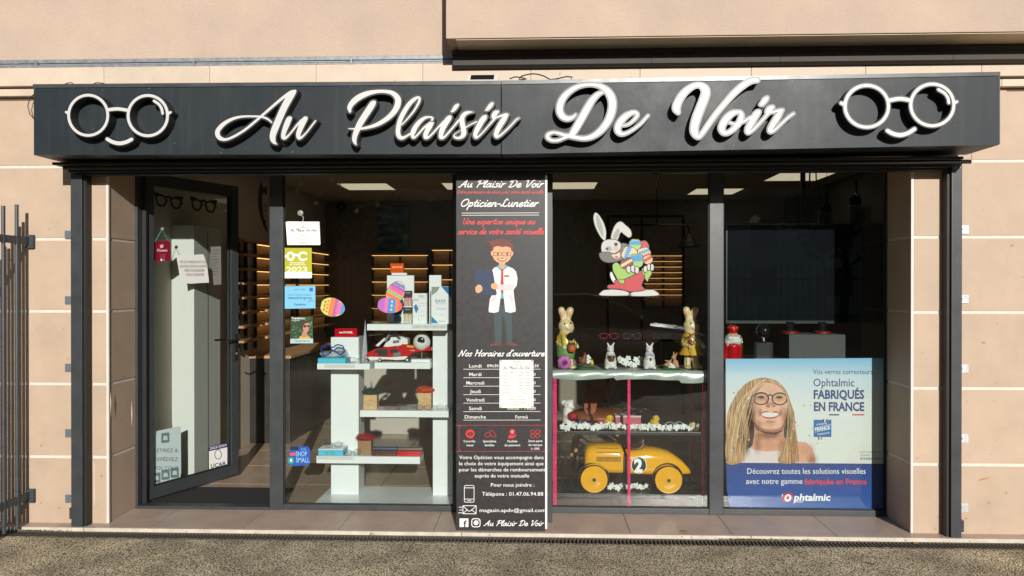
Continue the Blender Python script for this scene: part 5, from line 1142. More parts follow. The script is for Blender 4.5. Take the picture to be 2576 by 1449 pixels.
# wooden cubes with fur tops
WOODC = M('light_wood', (.52, .33, .16), .5, var=.15, vs_=25)
def fur(name, c_, r, parent, colr, n=420, L=.018, seed=1):
    rnd = random.Random(seed); m = MB().ball(c_, r, 14, 8)
    for i in range(n):
        u = Vector((rnd.gauss(0, 1), rnd.gauss(0, 1), rnd.gauss(0, 1))).normalized(); p = Vector(c_)+Vector((u.x*r[0], u.y*r[1], u.z*r[2])); d_ = (u+Vector((rnd.gauss(0, .4), rnd.gauss(0, .4), rnd.gauss(0, .4)))).normalized()*L; s_ = u.orthogonal().normalized()*.0022
        m.add([p-s_, p+s_, p+d_], [(0, 1, 2)])
    return m.build(name, M('fur_%d_%d_%d' % colr, srgb(*colr), .9, var=.3, vs_=60), parent)
for i, (xa, xb, ya, yb, Y, zz, colr, lb, engr) in enumerate(((690, 785, 553, 647, .55, None, (28, 52, 44), 'small engraved wooden box with dark green fur top', True), (1080, 1171, 540, 632, .60, None, (186, 66, 34), 'small engraved wooden box with orange fur top', True), (648, 745, 880, 978, .53, 'E', (140, 30, 38), 'small rattan box with dark red fur top', False))):
    zz = sE[2] if zz else sD[2]
    t, xx0, xx1, z0, z1_ = boxz('fur_box', lb+' on the white display unit', 'gift box', xa, xb, ya, yb, Y, .075, WOODC if engr else M('rattan_frame', (.22, .12, .06), .6, var=.2, vs_=40), base=zz+.0005, group='fur topped boxes')
    xm_ = (xx0+xx1)/2; fur('fur_top', Vector((xm_, Y+.037, z1_+.018)), ((xx1-xx0)*.62, .042, .02), t, colr, seed=i)
    if engr:
        for k, s_ in enumerate(('Parfums', '&', 'Lumières')): text_mb(s_, lambda x, y: at(x, y, Y-.0006), *z2((xa+xb)/2, ya+42+k*15), 2.6, 'c', (14, 2, 13)[k]).build('lettering', S(96, 56, 26), t)
        for s_ in (-1, 1): line_art(t, 'engraving', [[(*z2((xa+xb)/2+s_*u, v), .5) for u, v in ((42, yb-10), (30, yb-14), (26, yb-26), (38, yb-36), (34, yb-48))]], lambda x, y: at(x, y, Y-.0006), S(110, 66, 30), .25)
    else:
        for r_ in range(5):
            for c__ in range(5): MB().lathe([(.0055, Y-.0012), (.0055, Y-.0004)], (xx0+.011+c__*(xx1-xx0-.022)/4, 0, z0+.012+r_*(z1_-z0-.024)/4), 6, 'Y').build('lattice_hole', S(196, 150, 96), t)
# spectacle cases
for i, (xa, xb, Y, c1, c2, lb) in enumerate(((745, 925, .49, (84, 36, 24), (54, 84, 110), 'brown leather spectacle case with a blue one behind it on the lowest shelf'), (924, 1104, .485, (190, 20, 36), (112, 104, 96), 'red spectacle case with a grey one behind it on the lowest shelf'))):
    for k, (cc, dy, dz) in enumerate(((c1, 0, .034), (c2, .062, .045))):
        a, b = cB(xa+(0 if k == 0 else 6), 980, Y+dy), cB(xb+(0 if k == 0 else 6), 980, Y+dy)
        nm = ('brown', 'blue', 'red', 'grey')[i*2+k]
        t = thing('spectacle_case', {'brown': 'brown leather spectacle case at the front of the lowest shelf', 'blue': 'blue spectacle case behind the brown one', 'red': 'red spectacle case at the front right of the lowest shelf', 'grey': 'grey spectacle case behind the red one'}[nm], 'case', ((a.x+b.x)/2, Y+dy+.03, sE[2]), 'spectacle cases on the lowest shelf')
        zz = sE[2]+.0005; bdy = MB().box((a.x+.002, Y+dy, zz), (b.x-.002, Y+dy+.058, zz+dz*.55), .008).build('bottom_shell', M('case_'+nm, srgb(*cc), .45, var=.12, vs_=40, bump=.15), t, smooth=True)
        MB().box((a.x+.002, Y+dy+.001, zz+dz*.56), (b.x-.002, Y+dy+.058, zz+dz), .008).build('lid', MATS['case_'+nm], t, smooth=True)
# ------------------------------------------------------------------ top shelf goods
zA0 = sA[2]+.0005
CARD = M('carton_white', (.70, .71, .71), .4)
def z1box(name, label, cat, xa, xb, ya, yb, Y, D, mat, base=None, group=None):
    a = at(*z1(xa, yb), Y); b = at(*z1(xb, ya), Y); z0 = zA0 if base is None else base
    t = thing(name, label, cat, ((a.x+b.x)/2, Y+D/2, z0), group); MB().box((a.x, Y, z0), (b.x, Y+D, b.z), .001).build('body', mat, t); return t, b.z
t, zt_ = z1box('accessory_card', 'white upright panel card with hanging accessories on the top shelf', 'display panel', 981, 1200, 920, 1312, .70, .03, CARD)
t2, _ = z1box('white_strip', 'small white block carrying the orange acrylic sign', 'block', 1018, 1140, 899, 918, .69, .05, CARD, base=zt_+.0005)
t3, _ = z1box('orange_block', 'orange acrylic sign block above the white panel', 'display block', 1008, 1116, 822, 897, .695, .03, M('orange_acrylic', srgb(214, 80, 20), .12), base=_+.001)
text_mb('DUTZ', lambda x, y: at(x, y, .6945), *z1(1066, 860), 4.4, 'c', 25, .02).build('lettering', S(250, 220, 190), t3)
for i, (xa, xb, ya, yb, c_) in enumerate(((1115, 1188, 1045, 1165, (200, 60, 50)), (1112, 1190, 1180, 1296, (190, 170, 50)), (1035, 1100, 1190, 1296, (60, 110, 150)), (985, 1030, 1050, 1140, (140, 150, 90)))):
    t = thing('cord_pack', ('pack of red spectacle cords high on the white panel', 'pack of yellow spectacle cords low on the white panel', 'pack of blue spectacle cords low on the white panel', 'green cord pack behind the striped egg sticker')[i], 'cord pack', at(*z1((xa+xb)/2, yb), .68), 'packs of spectacle cords')
    F_ = lambda Y: (lambda x, y: at(x, y, Y)); dec(t, 'card', pts(z1, [(xa,ya),(xb,ya),(xb,ya+(yb-ya)*.45),(xa,ya+(yb-ya)*.45)]), F_(.688), S(24, 26, 30)); text_mb('BodyChain', F_(.6875), *z1((xa+xb)/2, ya+20), 2.2, 'c', 12).build('lettering', WHB, t)
    for k in range(6): x = xa+8+k*(xb-xa-16)/5; MB().tube([at(*z1(x, ya+(yb-ya)*.4), .685), at(*z1(x+3, ya+(yb-ya)*.7), .68), at(*z1(x-2, yb), .684)], .003, 5).build('cord', S(*[max(0, min(255, v+20*(k % 3-1))) for v in c_]), t)
def jazz(label, xa, xb, ya, yb, Y, D, big):
    t, zt_ = z1box('lens_solution_box', label, 'box', xa, xb, ya, yb, Y, D, CARD, group='lens solution boxes'); F_ = lambda x, y: at(x, y, Y-.0007); w_ = xb-xa; BL = S(30, 134, 186)
    if big:
        dec(t, 'blue_corner', pts(z1, [(xb-w_*.5, ya+2), (xb-3, ya+2), (xb-3, ya+95)]), F_, S(24, 104, 168)); dec(t, 'blue_corner', pts(z1, [(xa+2, yb-60), (xa+w_*.36, yb-3), (xa+2, yb-3)]), F_, BL); dec(t, 'photo_print', pts(z1, [(xa+3,ya+3),(xa+w_*.42,ya+3),(xa+w_*.3,ya+40),(xa+3,ya+74)]), F_, S(150, 152, 150))
        for s_, x, y, h, wd, c_ in (('ijazz', .45, .42, 9, 26, (90, 94, 98)), ('AquaSensitive', .5, .48, 3, 26, (60, 130, 170)), ('Solution multifonctions', .5, .60, 2.4, 26, (40, 110, 160)), ('pour lentilles de contact', .5, .63, 2, 24, (120, 130, 140)), ('360 ml', .5, .78, 2, 7, (120, 130, 140)), ('Ophtalmic', .52, .95, 3, 17, (40, 60, 100))): text_mb(s_, F_, *z1(xa+w_*x, ya+(yb-ya)*y), h, 'c', wd).build('lettering', S(*c_), t)
    else:
        dec(t, 'blue_diamond', pts(z1, [(xa+8,ya+110),(xa+28,ya+85),(xa+48,ya+125),(xa+28,ya+165)]), F_, BL); dec(t, 'fold_shade', pts(z1, [(xa+w_*.42,ya),(xa+w_*.44,ya),(xa+w_*.44,yb),(xa+w_*.42,yb)]), F_, S(190, 192, 194))
        for s_, x, y, h, wd in (('ijazz', .22, .24, 6, 12), ('ijazz', .66, .12, 6, 14), ('AquaSensitive', .7, .17, 2.2, 14), ('Solution', .7, .34, 2.2, 11), ('lentilles', .7, .42, 2, 12), ('120 ml', .7, .62, 2, 9), ('Stérile', .7, .76, 2, 10)): text_mb(s_, F_, *z1(xa+w_*x, ya+(yb-ya)*y), h, 'c', wd).build('lettering', S(96, 110, 124), t)
z1box('white_riser', 'plain white block behind the large lens solution box', 'block', 1325, 1422, 918, 1312, .66, .05, CARD)
jazz('narrow white and blue lens solution box on the top shelf', 1190, 1304, 1066, 1312, .53, .06, False)
jazz('large white and blue lens solution box on the top shelf', 1341, 1508, 1010, 1312, .54, .07, True)
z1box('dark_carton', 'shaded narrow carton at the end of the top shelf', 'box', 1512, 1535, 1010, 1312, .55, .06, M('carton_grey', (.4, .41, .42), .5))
# ================================================================== MIDDLE WINDOW
z6, z7 = zoom(2150, 1180, .41420), zoom(2150, 1600, .37961)
c6 = lambda x, y, Y: at(*z6(x, y), Y); c7 = lambda x, y, Y: at(*z7(x, y), Y)
# painted Easter rabbit on the glass, a plain one of its own drawing
t = thing('rabbit_sticker', 'painted white and grey Easter rabbit with eggs, green jacket and red trousers on the glass', 'sticker', fnW()(*z5(678, 1085)))
def rp(L, k, c_, nm='painted_area', sm=True):
    P = pts(z5, L)
    if sm: P = [tuple(p) for p in crom(P, 2., True)]
    MB().poly([[fnW(k)(*p) for p in P]], .0001).build(nm, S(*c_), t)
def ol(L, k, w_=1.6, closed=True):
    P = [(*z5(*p), w_) for p in L]
    if closed: P = [(p[0], p[1], w_) for p in crom([q[:2] for q in P], 3, True)]; P.append(P[0])
    ink(stroke_field([P], .35, 2), 0, fnW(k), .0001, .05).build('outline', INK, t)
def area(L, k, c_): rp(L, k, c_); ol(L, k+.25)
area([(480,640),(440,600),(400,520),(386,450),(400,408),(430,425),(470,490),(490,560),(488,610)], .4, (196, 196, 192)); rp([(465,605),(430,550),(410,480),(412,425),(440,470),(462,530)], .9, (150, 158, 148))
area([(530,620),(540,560),(570,500),(610,480),(650,510),(690,550),(698,595),(675,612),(640,590),(610,570),(590,620),(570,636)], .4, (196, 196, 192)); rp([(545,610),(580,540),(600,560),(575,620)], .9, (150, 158, 148))
area([(520,905),(535,890),(560,935),(572,965),(556,984),(530,950)], .4, (220, 220, 216))
area([(455,1050),(480,1038),(560,1034),(640,1045),(688,1068),(688,1084),(446,1084)], .5, (198, 198, 194)); area([(690,1062),(760,1046),(850,1036),(890,1045),(912,1084),(690,1088)], .5, (198, 198, 194))
area([(560,960),(640,950),(720,910),(790,880),(805,930),(780,1000),(804,1040),(690,1052),(600,1030),(510,1026),(506,1000),(560,990)], .7, (188, 52, 62))
area([(545,830),(580,815),(620,850),(680,880),(730,905),(690,935),(640,950),(640,985),(600,980),(565,920),(545,880)], .9, (150, 186, 84)); area([(780,868),(830,855),(862,900),(840,940),(825,970),(800,930)], .9, (150, 186, 84))
area([(455,730),(452,670),(480,634),(540,625),(590,640),(625,690),(620,740),(560,770),(490,760)], 1.1, (196, 196, 192))
area([(436,740),(500,728),(560,740),(610,700),(612,662),(650,660),(690,690),(680,740),(640,780),(600,800),(560,810),(500,815),(450,790)], 1.4, (104, 104, 102))
rp([(480,700),(505,680),(530,690),(535,715),(505,720)], 1.7, (150, 156, 160)); rp([(486,704),(500,694),(508,706),(496,716)], 1.9, (30, 30, 34)); rp([(554,660),(575,652),(586,668),(568,684)], 1.7, (40, 40, 44)); rp([(545,700),(565,684),(588,692),(585,712),(560,718)], 1.8, (196, 176, 146))
rp([(535,752),(570,748),(600,735),(602,770),(580,784),(555,776)], 1.8, (226, 190, 170)); rp([(558,766),(580,762),(592,772),(574,780)], 2, (200, 60, 70))
def begg(cx, cy, L, W_, an, b): 
    ca, sa = math.cos(R(an)), math.sin(R(an)); hw = lambda v: W_*.5*math.sqrt(max(0, 1-(2*v-1)**2))
    loc = lambda u, v: (cx+(v-.5)*L*ca-u*sa, cy+(v-.5)*L*sa+u*ca)
    O = [loc(hw(i/16), i/16) for i in range(17)]+[loc(-hw(i/16), i/16) for i in range(16, -1, -1)]; O = O[1:-1]
    k = begg.k; begg.k += .7; rp(O, k, b[0], 'painted_egg', False); ol(O[::2], k+.5, 1.2)
    for v0, v1, c_ in b[1:]:
        def e(v, s_): 
            for i in range(13): vv = v+(.05 if i % 2 else -.05); yield loc((i/12*2-1)*s_*hw(min(max(vv, 0), 1)), vv)
        rp(list(e(v0, 1))+list(e(v1, -1)), k+.3, c_, 'painted_band', False)
begg.k = 2.2
begg(790, 690, 120, 100, 80, [(186, 66, 62)]); begg(726, 668, 100, 100, 90, [(160, 196, 110), (.2, .55, (66, 150, 204))]); begg(800, 745, 120, 110, 70, [(222, 190, 150), (.25, .45, (70, 156, 206)), (.55, .8, (190, 70, 60))]); begg(830, 790, 80, 80, 60, [(214, 180, 140), (.3, .6, (186, 66, 62))]); begg(680, 745, 140, 120, 20, [(224, 196, 156), (.25, .5, (72, 156, 208))]); begg(735, 800, 130, 120, 85, [(150, 190, 100), (.15, .55, (60, 144, 200))]); begg(658, 820, 90, 110, 60, [(120, 60, 40), (.35, .6, (224, 196, 156))])
for (x0_, y0_) in ((655, 865), (690, 860), (722, 870)): area([(x0_, y0_-10), (x0_+22, y0_-24), (x0_+36, y0_), (x0_+28, y0_+36), (x0_+4, y0_+24)], 8.2, (200, 200, 196))
for (x0_, y0_) in ((795, 862), (824, 846), (850, 848)): area([(x0_, y0_-8), (x0_+18, y0_-22), (x0_+30, y0_), (x0_+22, y0_+34), (x0_+2, y0_+24)], 8.2, (200, 200, 196))
# ------------------------------------------------------------------ display stand with pink ribbon
DSY, DSB = .45, .86
ds = thing('display_stand', 'open black shelf stand with pink ribbon wrapped posts behind the middle window', 'display stand', (at(1580, 1250, .65).x, .65, 0))
zT3, zM3, zB3 = at(1580, 933, DSY).z, c6(800, 1258, DSY).z, c7(860, 912, DSY).z
sx0, sx1 = c6(68, 1000, DSY).x, c6(1512, 1000, DSY).x
DARK = M('shelf_black', (.028, .026, .026), .3, var=.2, vs_=20)
MB().box((sx0, DSY, zT3-.018), (sx1, DSB, zT3-.004)).build('shelf', WOODC, ds)
MB().box((sx0+.01, DSY+.004, zM3-.022), (sx1, DSB, zM3), .002).build('shelf', DARK, ds)
MB().box((sx0+.01, DSY+.004, zB3-.028), (sx1, DSB, zB3), .002).build('shelf', DARK, ds)
PINK = M('ribbon_pink', srgb(206, 22, 92), .35, var=.15, vs_=14, bump=.3, bs=60)
def ribbon(x, w_, y, z0, z1, nm='post'):
    m = MB(); n = 26
    for i in range(n):
        a = z0+(z1-z0)*i/n; b = z0+(z1-z0)*(i+.96)/n; d_ = .0012*(i % 2); m.box((x-w_/2-d_, y-.007-d_, a), (x+w_/2+d_, y+.007+d_, b), .001)
    return m.build(nm, PINK, ds)
for (x, w_, y) in ((sx0+.012, .026, DSY-.010), (c7(859, 500, DSY-.01).x, .019, DSY-.010), (sx1-.012, .018, DSY-.010), (sx0+.012, .02, DSB-.01), (sx1-.012, .018, DSB+.009)):
    ribbon(x, w_, y, .002, zT3-.02)
# satin cloth on the top
m = MB(); NX, NY = 60, 10; V = []
rn = random.Random(5)
drop = lambda u: .052+.012*math.sin(u*9)+.02*max(0, math.sin(u*3.3+.4))*(u > .4)+.02*(u > .82)
for i in range(NX+1):
    u = i/NX; x = sx0-.012+(sx1-sx0+.024)*u
    for j in range(NY+1):
        v = j/NY
        if v < .6: y = DSB+.002-(DSB-DSY+.026)*v/.6; z = zT3+.001+.0012*math.sin(u*40+v*9)
        else: q = (v-.6)/.4; y = DSY-.024-.010*math.sin(q*2.6)-.006*math.sin(u*34+q*2)*q; z = zT3+.001-drop(u)*q
        V.append((x, y, z))
for i in range(NX):
    for j in range(NY): a = i*(NY+1)+j; m.f.append((a, a+1, a+NY+2, a+NY+1))
m.v = V
cl = m.build('satin_cloth', M('satin_silver', (.36, .40, .365), .32, .1, var=.12, vs_=10, bump=.35, bs=35), None, smooth=True, ang=180); tag(cl, 'pale silver satin cloth draped over the top of the display stand', 'cloth')
ZT = zT3+.004
# ------------------------------------------------------------------ figurines on the cloth
def mz(Y): return .26463*(Y+4.81)/1840      # metres for one crop pixel at depth Y
CREAMP = M('ceramic_cream', (.62, .49, .27), .3, var=.15, vs_=14); YEL = M('ceramic_yellow', srgb(206, 160, 52), .3, var=.12, vs_=20); GRN = M('ceramic_green', srgb(110, 142, 86), .4, var=.15, vs_=25, bump=.3, bs=150)
BLKG = M('gloss_black', (.01, .01, .01), .1); PNK = M('ceramic_pink', srgb(222, 158, 130), .4)
def big_rabbit(label, X0, Y, boy):
    k = mz(Y); P = lambda x, y, dy=0: Vector((X0+(x-190)*k, Y+dy, ZT+(640-y)*k))
    t = thing('ceramic_rabbit', label, 'figurine', (X0, Y, ZT), 'tall ceramic rabbits')
    blob('body', [ell(P(190,245), (75*k, 70*k, 68*k)), ell(P(212,268,-.012), (52*k, 52*k, 40*k)), cap(P(165,190), P(148,95), 26*k, 30*k), cap(P(148,110), P(145,92), 30*k, 28*k), cap(P(205,190), P(225,100), 26*k, 31*k), cap(P(225,112), P(232,92), 31*k, 28*k), cap(P(188,310), P(188,420), 62*k, 78*k), cap(P(158,520), P(150,625,-.01), 34*k, 30*k), cap(P(225,520), P(232,625,-.01), 34*k, 30*k), ell(P(150,628,-.03), (36*k, 58*k, 20*k)), ell(P(250,628,-.03), (44*k, 60*k, 22*k))], CREAMP, t, .012, .0055)
    for xx in (150, 226): MB().ball(P(xx-(2 if xx < 200 else -2), 118, -28*k), (13*k, 6*k, 40*k), 10, 7).build('inner_ear', PNK, t, smooth=True)
    MB().ball(P(233, 214, -52*k), (9*k, 6*k, 10*k), 10, 6).build('nose' if boy else 'eye', BLKG, t, smooth=True)
    MB().ball(P(175, 218, -66*k), (7*k, 4*k, 9*k), 8, 6).build('eye', BLKG, t, smooth=True)
    MB().tube([P(185, 258, -72*k), P(205, 276, -72*k), P(232, 278, -66*k), P(252, 262, -48*k)], 1.6*k, 5).build('mouth', S(90, 50, 36), t)
    blob('shirt', [cap(P(188,345), P(188,405), 74*k, 84*k), cap(P(130,360), P(125,410,-.01), 30*k, 28*k), cap(P(245,360), P(258,408,-.02), 28*k, 26*k)], YEL, t, .012, .0055)
    if boy:
        blob('shorts', [cap(P(186,440), P(186,490), 86*k, 84*k), cap(P(152,500), P(152,525), 46*k, 46*k), cap(P(228,500), P(228,525), 46*k, 46*k)], GRN, t, .014, .0055)
        for a, b in (((148, 320), (160, 440)), ((222, 320), (214, 440))): MB().tube([P(*a, -66*k), P((a[0]+b[0])/2, 380, -86*k), P(*b, -88*k)], 9*k, 6).build('strap', GRN, t, smooth=True)
    else:
        MB().lathe([(60*k, 0), (78*k, -20*k), (118*k, -85*k), (112*k, -90*k), (50*k, -60*k)], tuple(P(190, 425)), 22).build('skirt', YEL, t, smooth=True)
        for i, (xx, c_) in enumerate(((165, (190, 66, 50)), (200, (120, 150, 70)), (180, (210, 120, 60)))): MB().ball(P(xx, 385+8*i, -90*k), 20*k, 10, 7).build('flower', S(*c_), t, smooth=True)
    blob('arms', [cap(P(118,395,-.01), P(170,440,-80*k), 24*k, 20*k), cap(P(265,395,-.01), P(292,435,-70*k), 22*k, 18*k)], CREAMP, t, .008, .005)
    if boy:
        bs = MB().lathe([(30*k, 0), (40*k, 22*k), (38*k, 62*k), (42*k, 66*k)], tuple(P(238, 478, -108*k)), 16).build('basket', M('wicker_orange', srgb(176, 84, 34), .6, var=.3, vs_=60, bump=.8, bs=120), t)
        for i in range(3): MB().ball(P(222+i*16, 405, -108*k), 15*k, 8, 6).build('egg', S(*((40, 70, 60), (60, 90, 80), (50, 60, 90))[i]), bs, smooth=True)
    return t
big_rabbit('tall yellow ceramic rabbit boy in green dungarees holding a basket', c6(190, 640, .60).x, .60, True)
big_rabbit('tall ceramic rabbit girl in yellow skirt at the shaded right end', c6(1378, 640, .62).x, .62, False)
WPL = M('plaster_white', (.62, .60, .56), .6, var=.1, vs_=30, bump=.3, bs=120)
def small_rabbit(label, xc, Y, lilac):
    k = mz(Y); X0 = c6(xc, 660, Y).x; P = lambda x, y, dy=0: Vector((X0+(x-612)*k, Y+dy, ZT+(662-y)*k))
    t = thing('plaster_rabbit', label, 'figurine', (X0, Y, ZT), 'small white plaster rabbits')
    blob('body', [ell(P(612,475), (34*k, 34*k, 32*k)), ell(P(612,490,-24*k), (20*k, 20*k, 16*k)), cap(P(598,450), P(584,420), 12*k, 6*k), cap(P(628,450), P(646,418), 12*k, 6*k), cap(P(612,530), P(612,600), 42*k, 58*k), cap(P(580,545,-20*k), P(596,560,-46*k), 15*k, 13*k), cap(P(645,545,-20*k), P(632,560,-46*k), 15*k, 13*k), ell(P(574,648,-30*k), (22*k, 40*k, 16*k)), ell(P(650,648,-30*k), (22*k, 40*k, 16*k)), ell(P(612,625), (56*k, 52*k, 38*k))], WPL, t, .006, .0038)
    if not lilac:
        pt = MB().lathe([(24*k, 0), (30*k, 34*k), (36*k, 36*k), (36*k, 48*k), (26*k, 48*k)], tuple(P(617, 584, -62*k)), 14).build('pot', S(104, 72, 52), t)
        for i in range(7): MB().ball(P(592+i*8, 526-5*(i % 2), -60*k), 10*k, 8, 5).build('flower', S(214, 206, 210), pt)
    else:
        for i in range(9): MB().ball(P(578+i*8.5, 528-9*math.sin(i*.4), -52*k), (7*k, 7*k, 15*k), 8, 6).build('tulip', S(186, 180, 206), t)
        MB().lathe([(8*k, 0), (16*k, 30*k)], tuple(P(615, 584, -50*k)), 10).build('stems', S(70, 104, 44), t)
    for s_ in (-12, 14): MB().ball(P(612+s_, 468, -32*k), 4*k, 6, 5).build('eye', BLKG, t)
small_rabbit('small white plaster rabbit holding a brown flower pot', 612, .55, False); small_rabbit('small white plaster rabbit holding a bunch of lilac tulips', 982, .55, True)
GRS = M('grass_paint', srgb(46, 96, 40), .8, var=.4, vs_=90, bump=1, bs=160)
def turf(t, x, y, Y, rx):
    k = mz(Y); c_ = c6(x, y, Y); blob('turf', [ell((c_.x, Y, ZT+.004), (rx*k, rx*k*.6, 13*k)), ell((c_.x-rx*k*.3, Y, ZT+.006), (rx*k*.5, rx*k*.5, 16*k))], GRS, t, .006, .004); return k, lambda xx, yy, dy=0: Vector((c6(xx, yy, Y).x, Y+dy, ZT+(668-yy)*k))
t = thing('hen_ornament', 'small ornament of a brown hen and yellow chick on grass', 'ornament', (c6(382, 655, .53).x, .53, ZT)); k, P = turf(t, 382, 655, .53, 95)
blob('hen', [ell(P(352,595), (40*k, 34*k, 38*k)), cap(P(360,580), P(368,545), 26*k, 18*k), cap(P(330,585), P(316,558), 20*k, 8*k)], S(122, 72, 44), t, .008, .0038)
MB().ball(P(370,524), (10*k, 8*k, 14*k), 8, 6).build('comb', S(180, 30, 34), t); MB().ball(P(390,546), 6*k, 6, 5).build('beak', S(210, 150, 60), t)
blob('chick', [ell(P(436,612,-.01), (17*k, 16*k, 22*k)), ell(P(434,588,-.012), (12*k, 12*k, 12*k))], S(224, 190, 60), t, .004, .003)
PET = M('petal_white', (.66, .66, .62), .6)
def blossom(parent, c_, r, mat, seed, nm='blossom', n=5):
    rn = random.Random(seed); m = MB(); ax = Vector((rn.gauss(0, .35), -1, rn.gauss(.25, .35))).normalized(); u = ax.orthogonal().normalized(); v = ax.cross(u); off = rn.random()*6
    for i in range(n):
        a = off+i*2*math.pi/n; d_ = u*math.cos(a)+v*math.sin(a); e = u*-math.sin(a)+v*math.cos(a); c0 = Vector(c_); b = len(m.v)
        P = [c0, c0+d_*r*.45+e*r*.36+ax*r*.16, c0+d_*r*.9+e*r*.30+ax*r*.02, c0+d_*r*1.05-ax*r*.08, c0+d_*r*.9-e*r*.30+ax*r*.02, c0+d_*r*.45-e*r*.36+ax*r*.16, c0+d_*r*.55+ax*r*.30]
        m.add(P, [(0,1,6), (1,2,6), (2,3,6), (3,4,6), (4,5,6), (5,0,6)])
    return m.build(nm, mat, parent, smooth=True, ang=60)
for i, (x, y) in enumerate(((398,545),(412,560),(394,575),(410,590),(398,602))): blossom(t, P(x, y, -.02), 17*k, PET, i, 'flower')
t = thing('rabbit_pair_ornament', 'small ornament of two brown rabbits with white flowers on grass', 'ornament', (c6(1192, 660, .54).x, .54, ZT)); k, P = turf(t, 1192, 660, .54, 95)
TAN = M('fur_tan_paint', srgb(172, 124, 92), .6, var=.2, vs_=40)
blob('standing_rabbit', [ell(P(1228,615), (30*k, 26*k, 38*k)), ell(P(1214,558), (23*k, 20*k, 22*k)), cap(P(1214,535), P(1214,508), 8*k, 6*k), cap(P(1230,540), P(1244,516), 8*k, 6*k), ell(P(1240,640), (26*k, 24*k, 18*k))], TAN, t, .007, .0038)
blob('lying_rabbit', [ell(P(1150,628), (30*k, 24*k, 20*k)), ell(P(1172,604), (20*k, 18*k, 16*k)), cap(P(1160,594), P(1134,588), 8*k, 6*k), cap(P(1180,592), P(1192,578), 8*k, 6*k)], TAN, t, .007, .0038)
for i, (x, y) in enumerate(((1180,620),(1200,630),(1190,645),(1212,648),(1172,648))): blossom(t, P(x, y, -.025), 15*k, PET, 10+i, 'flower')
# roses
def rose(label, c_, r, colr):
    t = thing('fabric_rose', label, 'flower', (c_.x, c_.y, c_.z-r*.8), 'fabric roses'); mt = M('rose_%d_%d_%d' % colr, srgb(*colr), .6, var=.2, vs_=30); n = 0
    for ring, (rr, h, cnt) in enumerate(((.16, .12, 3), (.34, .10, 4), (.56, .05, 5), (.80, -.02, 6), (1.0, -.10, 7))):
        for i in range(cnt):
            a0 = 2*math.pi*i/cnt+ring*.7; m = MB(); V = []
            for p in range(6):
                a = a0+(p/5-.5)*2*math.pi/cnt*1.35; ed = 1-.3*abs(p/5-.5)*2
                for q in range(4):
                    f = q/3; rad = r*rr*(.45+.6*f*ed); out = -r*(.35+h*3)*(.2+.8*f)+r*.28*f*f*rr
                    V.append(c_+Vector((rad*math.cos(a), out, rad*math.sin(a))))
            m.v = V; m.f = [(p*4+q, p*4+q+1, p*4+q+5, p*4+q+4) for p in range(5) for q in range(3)]; m.build('petal', mt, t, smooth=True, ang=180)
    blob('calyx', [ell(c_+Vector((0, r*.12, -r*.1)), (r*.8, r*.25, r*.8))], mt, t, .004, r*.12)
k = mz(.50); rose('large mauve fabric rose at the foot of the tall rabbit boy', Vector((c6(176, 598, .51).x, .51, ZT+60*k)), 66*k, (176, 92, 160))
# orchid sprigs between the rabbits
t = thing('orchid_sprig', 'white artificial orchid sprig lying behind the plaster rabbits', 'flowers', (c6(790, 640, .66).x, .66, ZT)); k = mz(.66)
rn = random.Random(11)
MB().tube([c6(690, 630, .66), c6(760, 590, .66), c6(850, 600, .66), c6(920, 620, .66)], .002, 5).build('stem', S(110, 110, 60), t)
for i in range(13): blossom(t, Vector((c6(700+i*17, 600+rn.uniform(-30, 32), .64).x, .64+rn.uniform(-.03, .03), ZT+rn.uniform(22, 85)*k)), 30*k, PET, 40+i)
# sunglasses on stands
for i, (x, fc, ln, kd, lb) in enumerate(((290, (20, 20, 22), DARKL, 'round', 'round black sunglasses on a rod stand beside the tall rabbit boy'), (597, (130, 30, 34), CLRL, 'rect', 'red framed spectacles on a rod stand above the first plaster rabbit'), (820, (60, 50, 56), DARKL, 'round', 'dark sunglasses on a rod stand in the middle of the window'), (1100, (24, 22, 22), DARKL, 'rect', 'wide black sunglasses on a rod stand behind the tulip rabbit'), (1382, (70, 44, 36), CLRL, 'round', 'round brown spectacles on a rod stand before the rabbit girl'))):
    Y = .66 if i not in (0, 4) else .50; xx = c6(x, 345, Y).x; zz = c6(x, 345, Y).z
    place(make_specs('sunglasses', lb, 'sunglasses', fc, kd, ln, 'sunglasses on rod stands', .0026), (xx, Y, zz), 0.05*(i-2), s_=1.08)
    st = thing('rod_stand', ('thin black rod stand carrying the round black sunglasses', 'thin black rod stand carrying the red spectacles', 'thin black rod stand carrying the middle sunglasses', 'thin black rod stand carrying the wide black sunglasses', 'thin black rod stand before the rabbit girl')[i], 'stand', (xx, Y+.012, ZT), 'rod stands for sunglasses')
    MB().lathe([(.024, ZT+.0005), (.024, ZT+.005), (.004, ZT+.007)], (xx, Y+.012, 0), 16).build('foot', BLKG, st); MB().tube([(xx, Y+.012, ZT+.006), (xx, Y+.012, zz+.012)], .0022, 6).build('rod', BLKG, st); MB().box((xx-.012, Y+.004, zz+.004), (xx+.012, Y+.010, zz+.012)).build('nose_rest', BLKG, st)
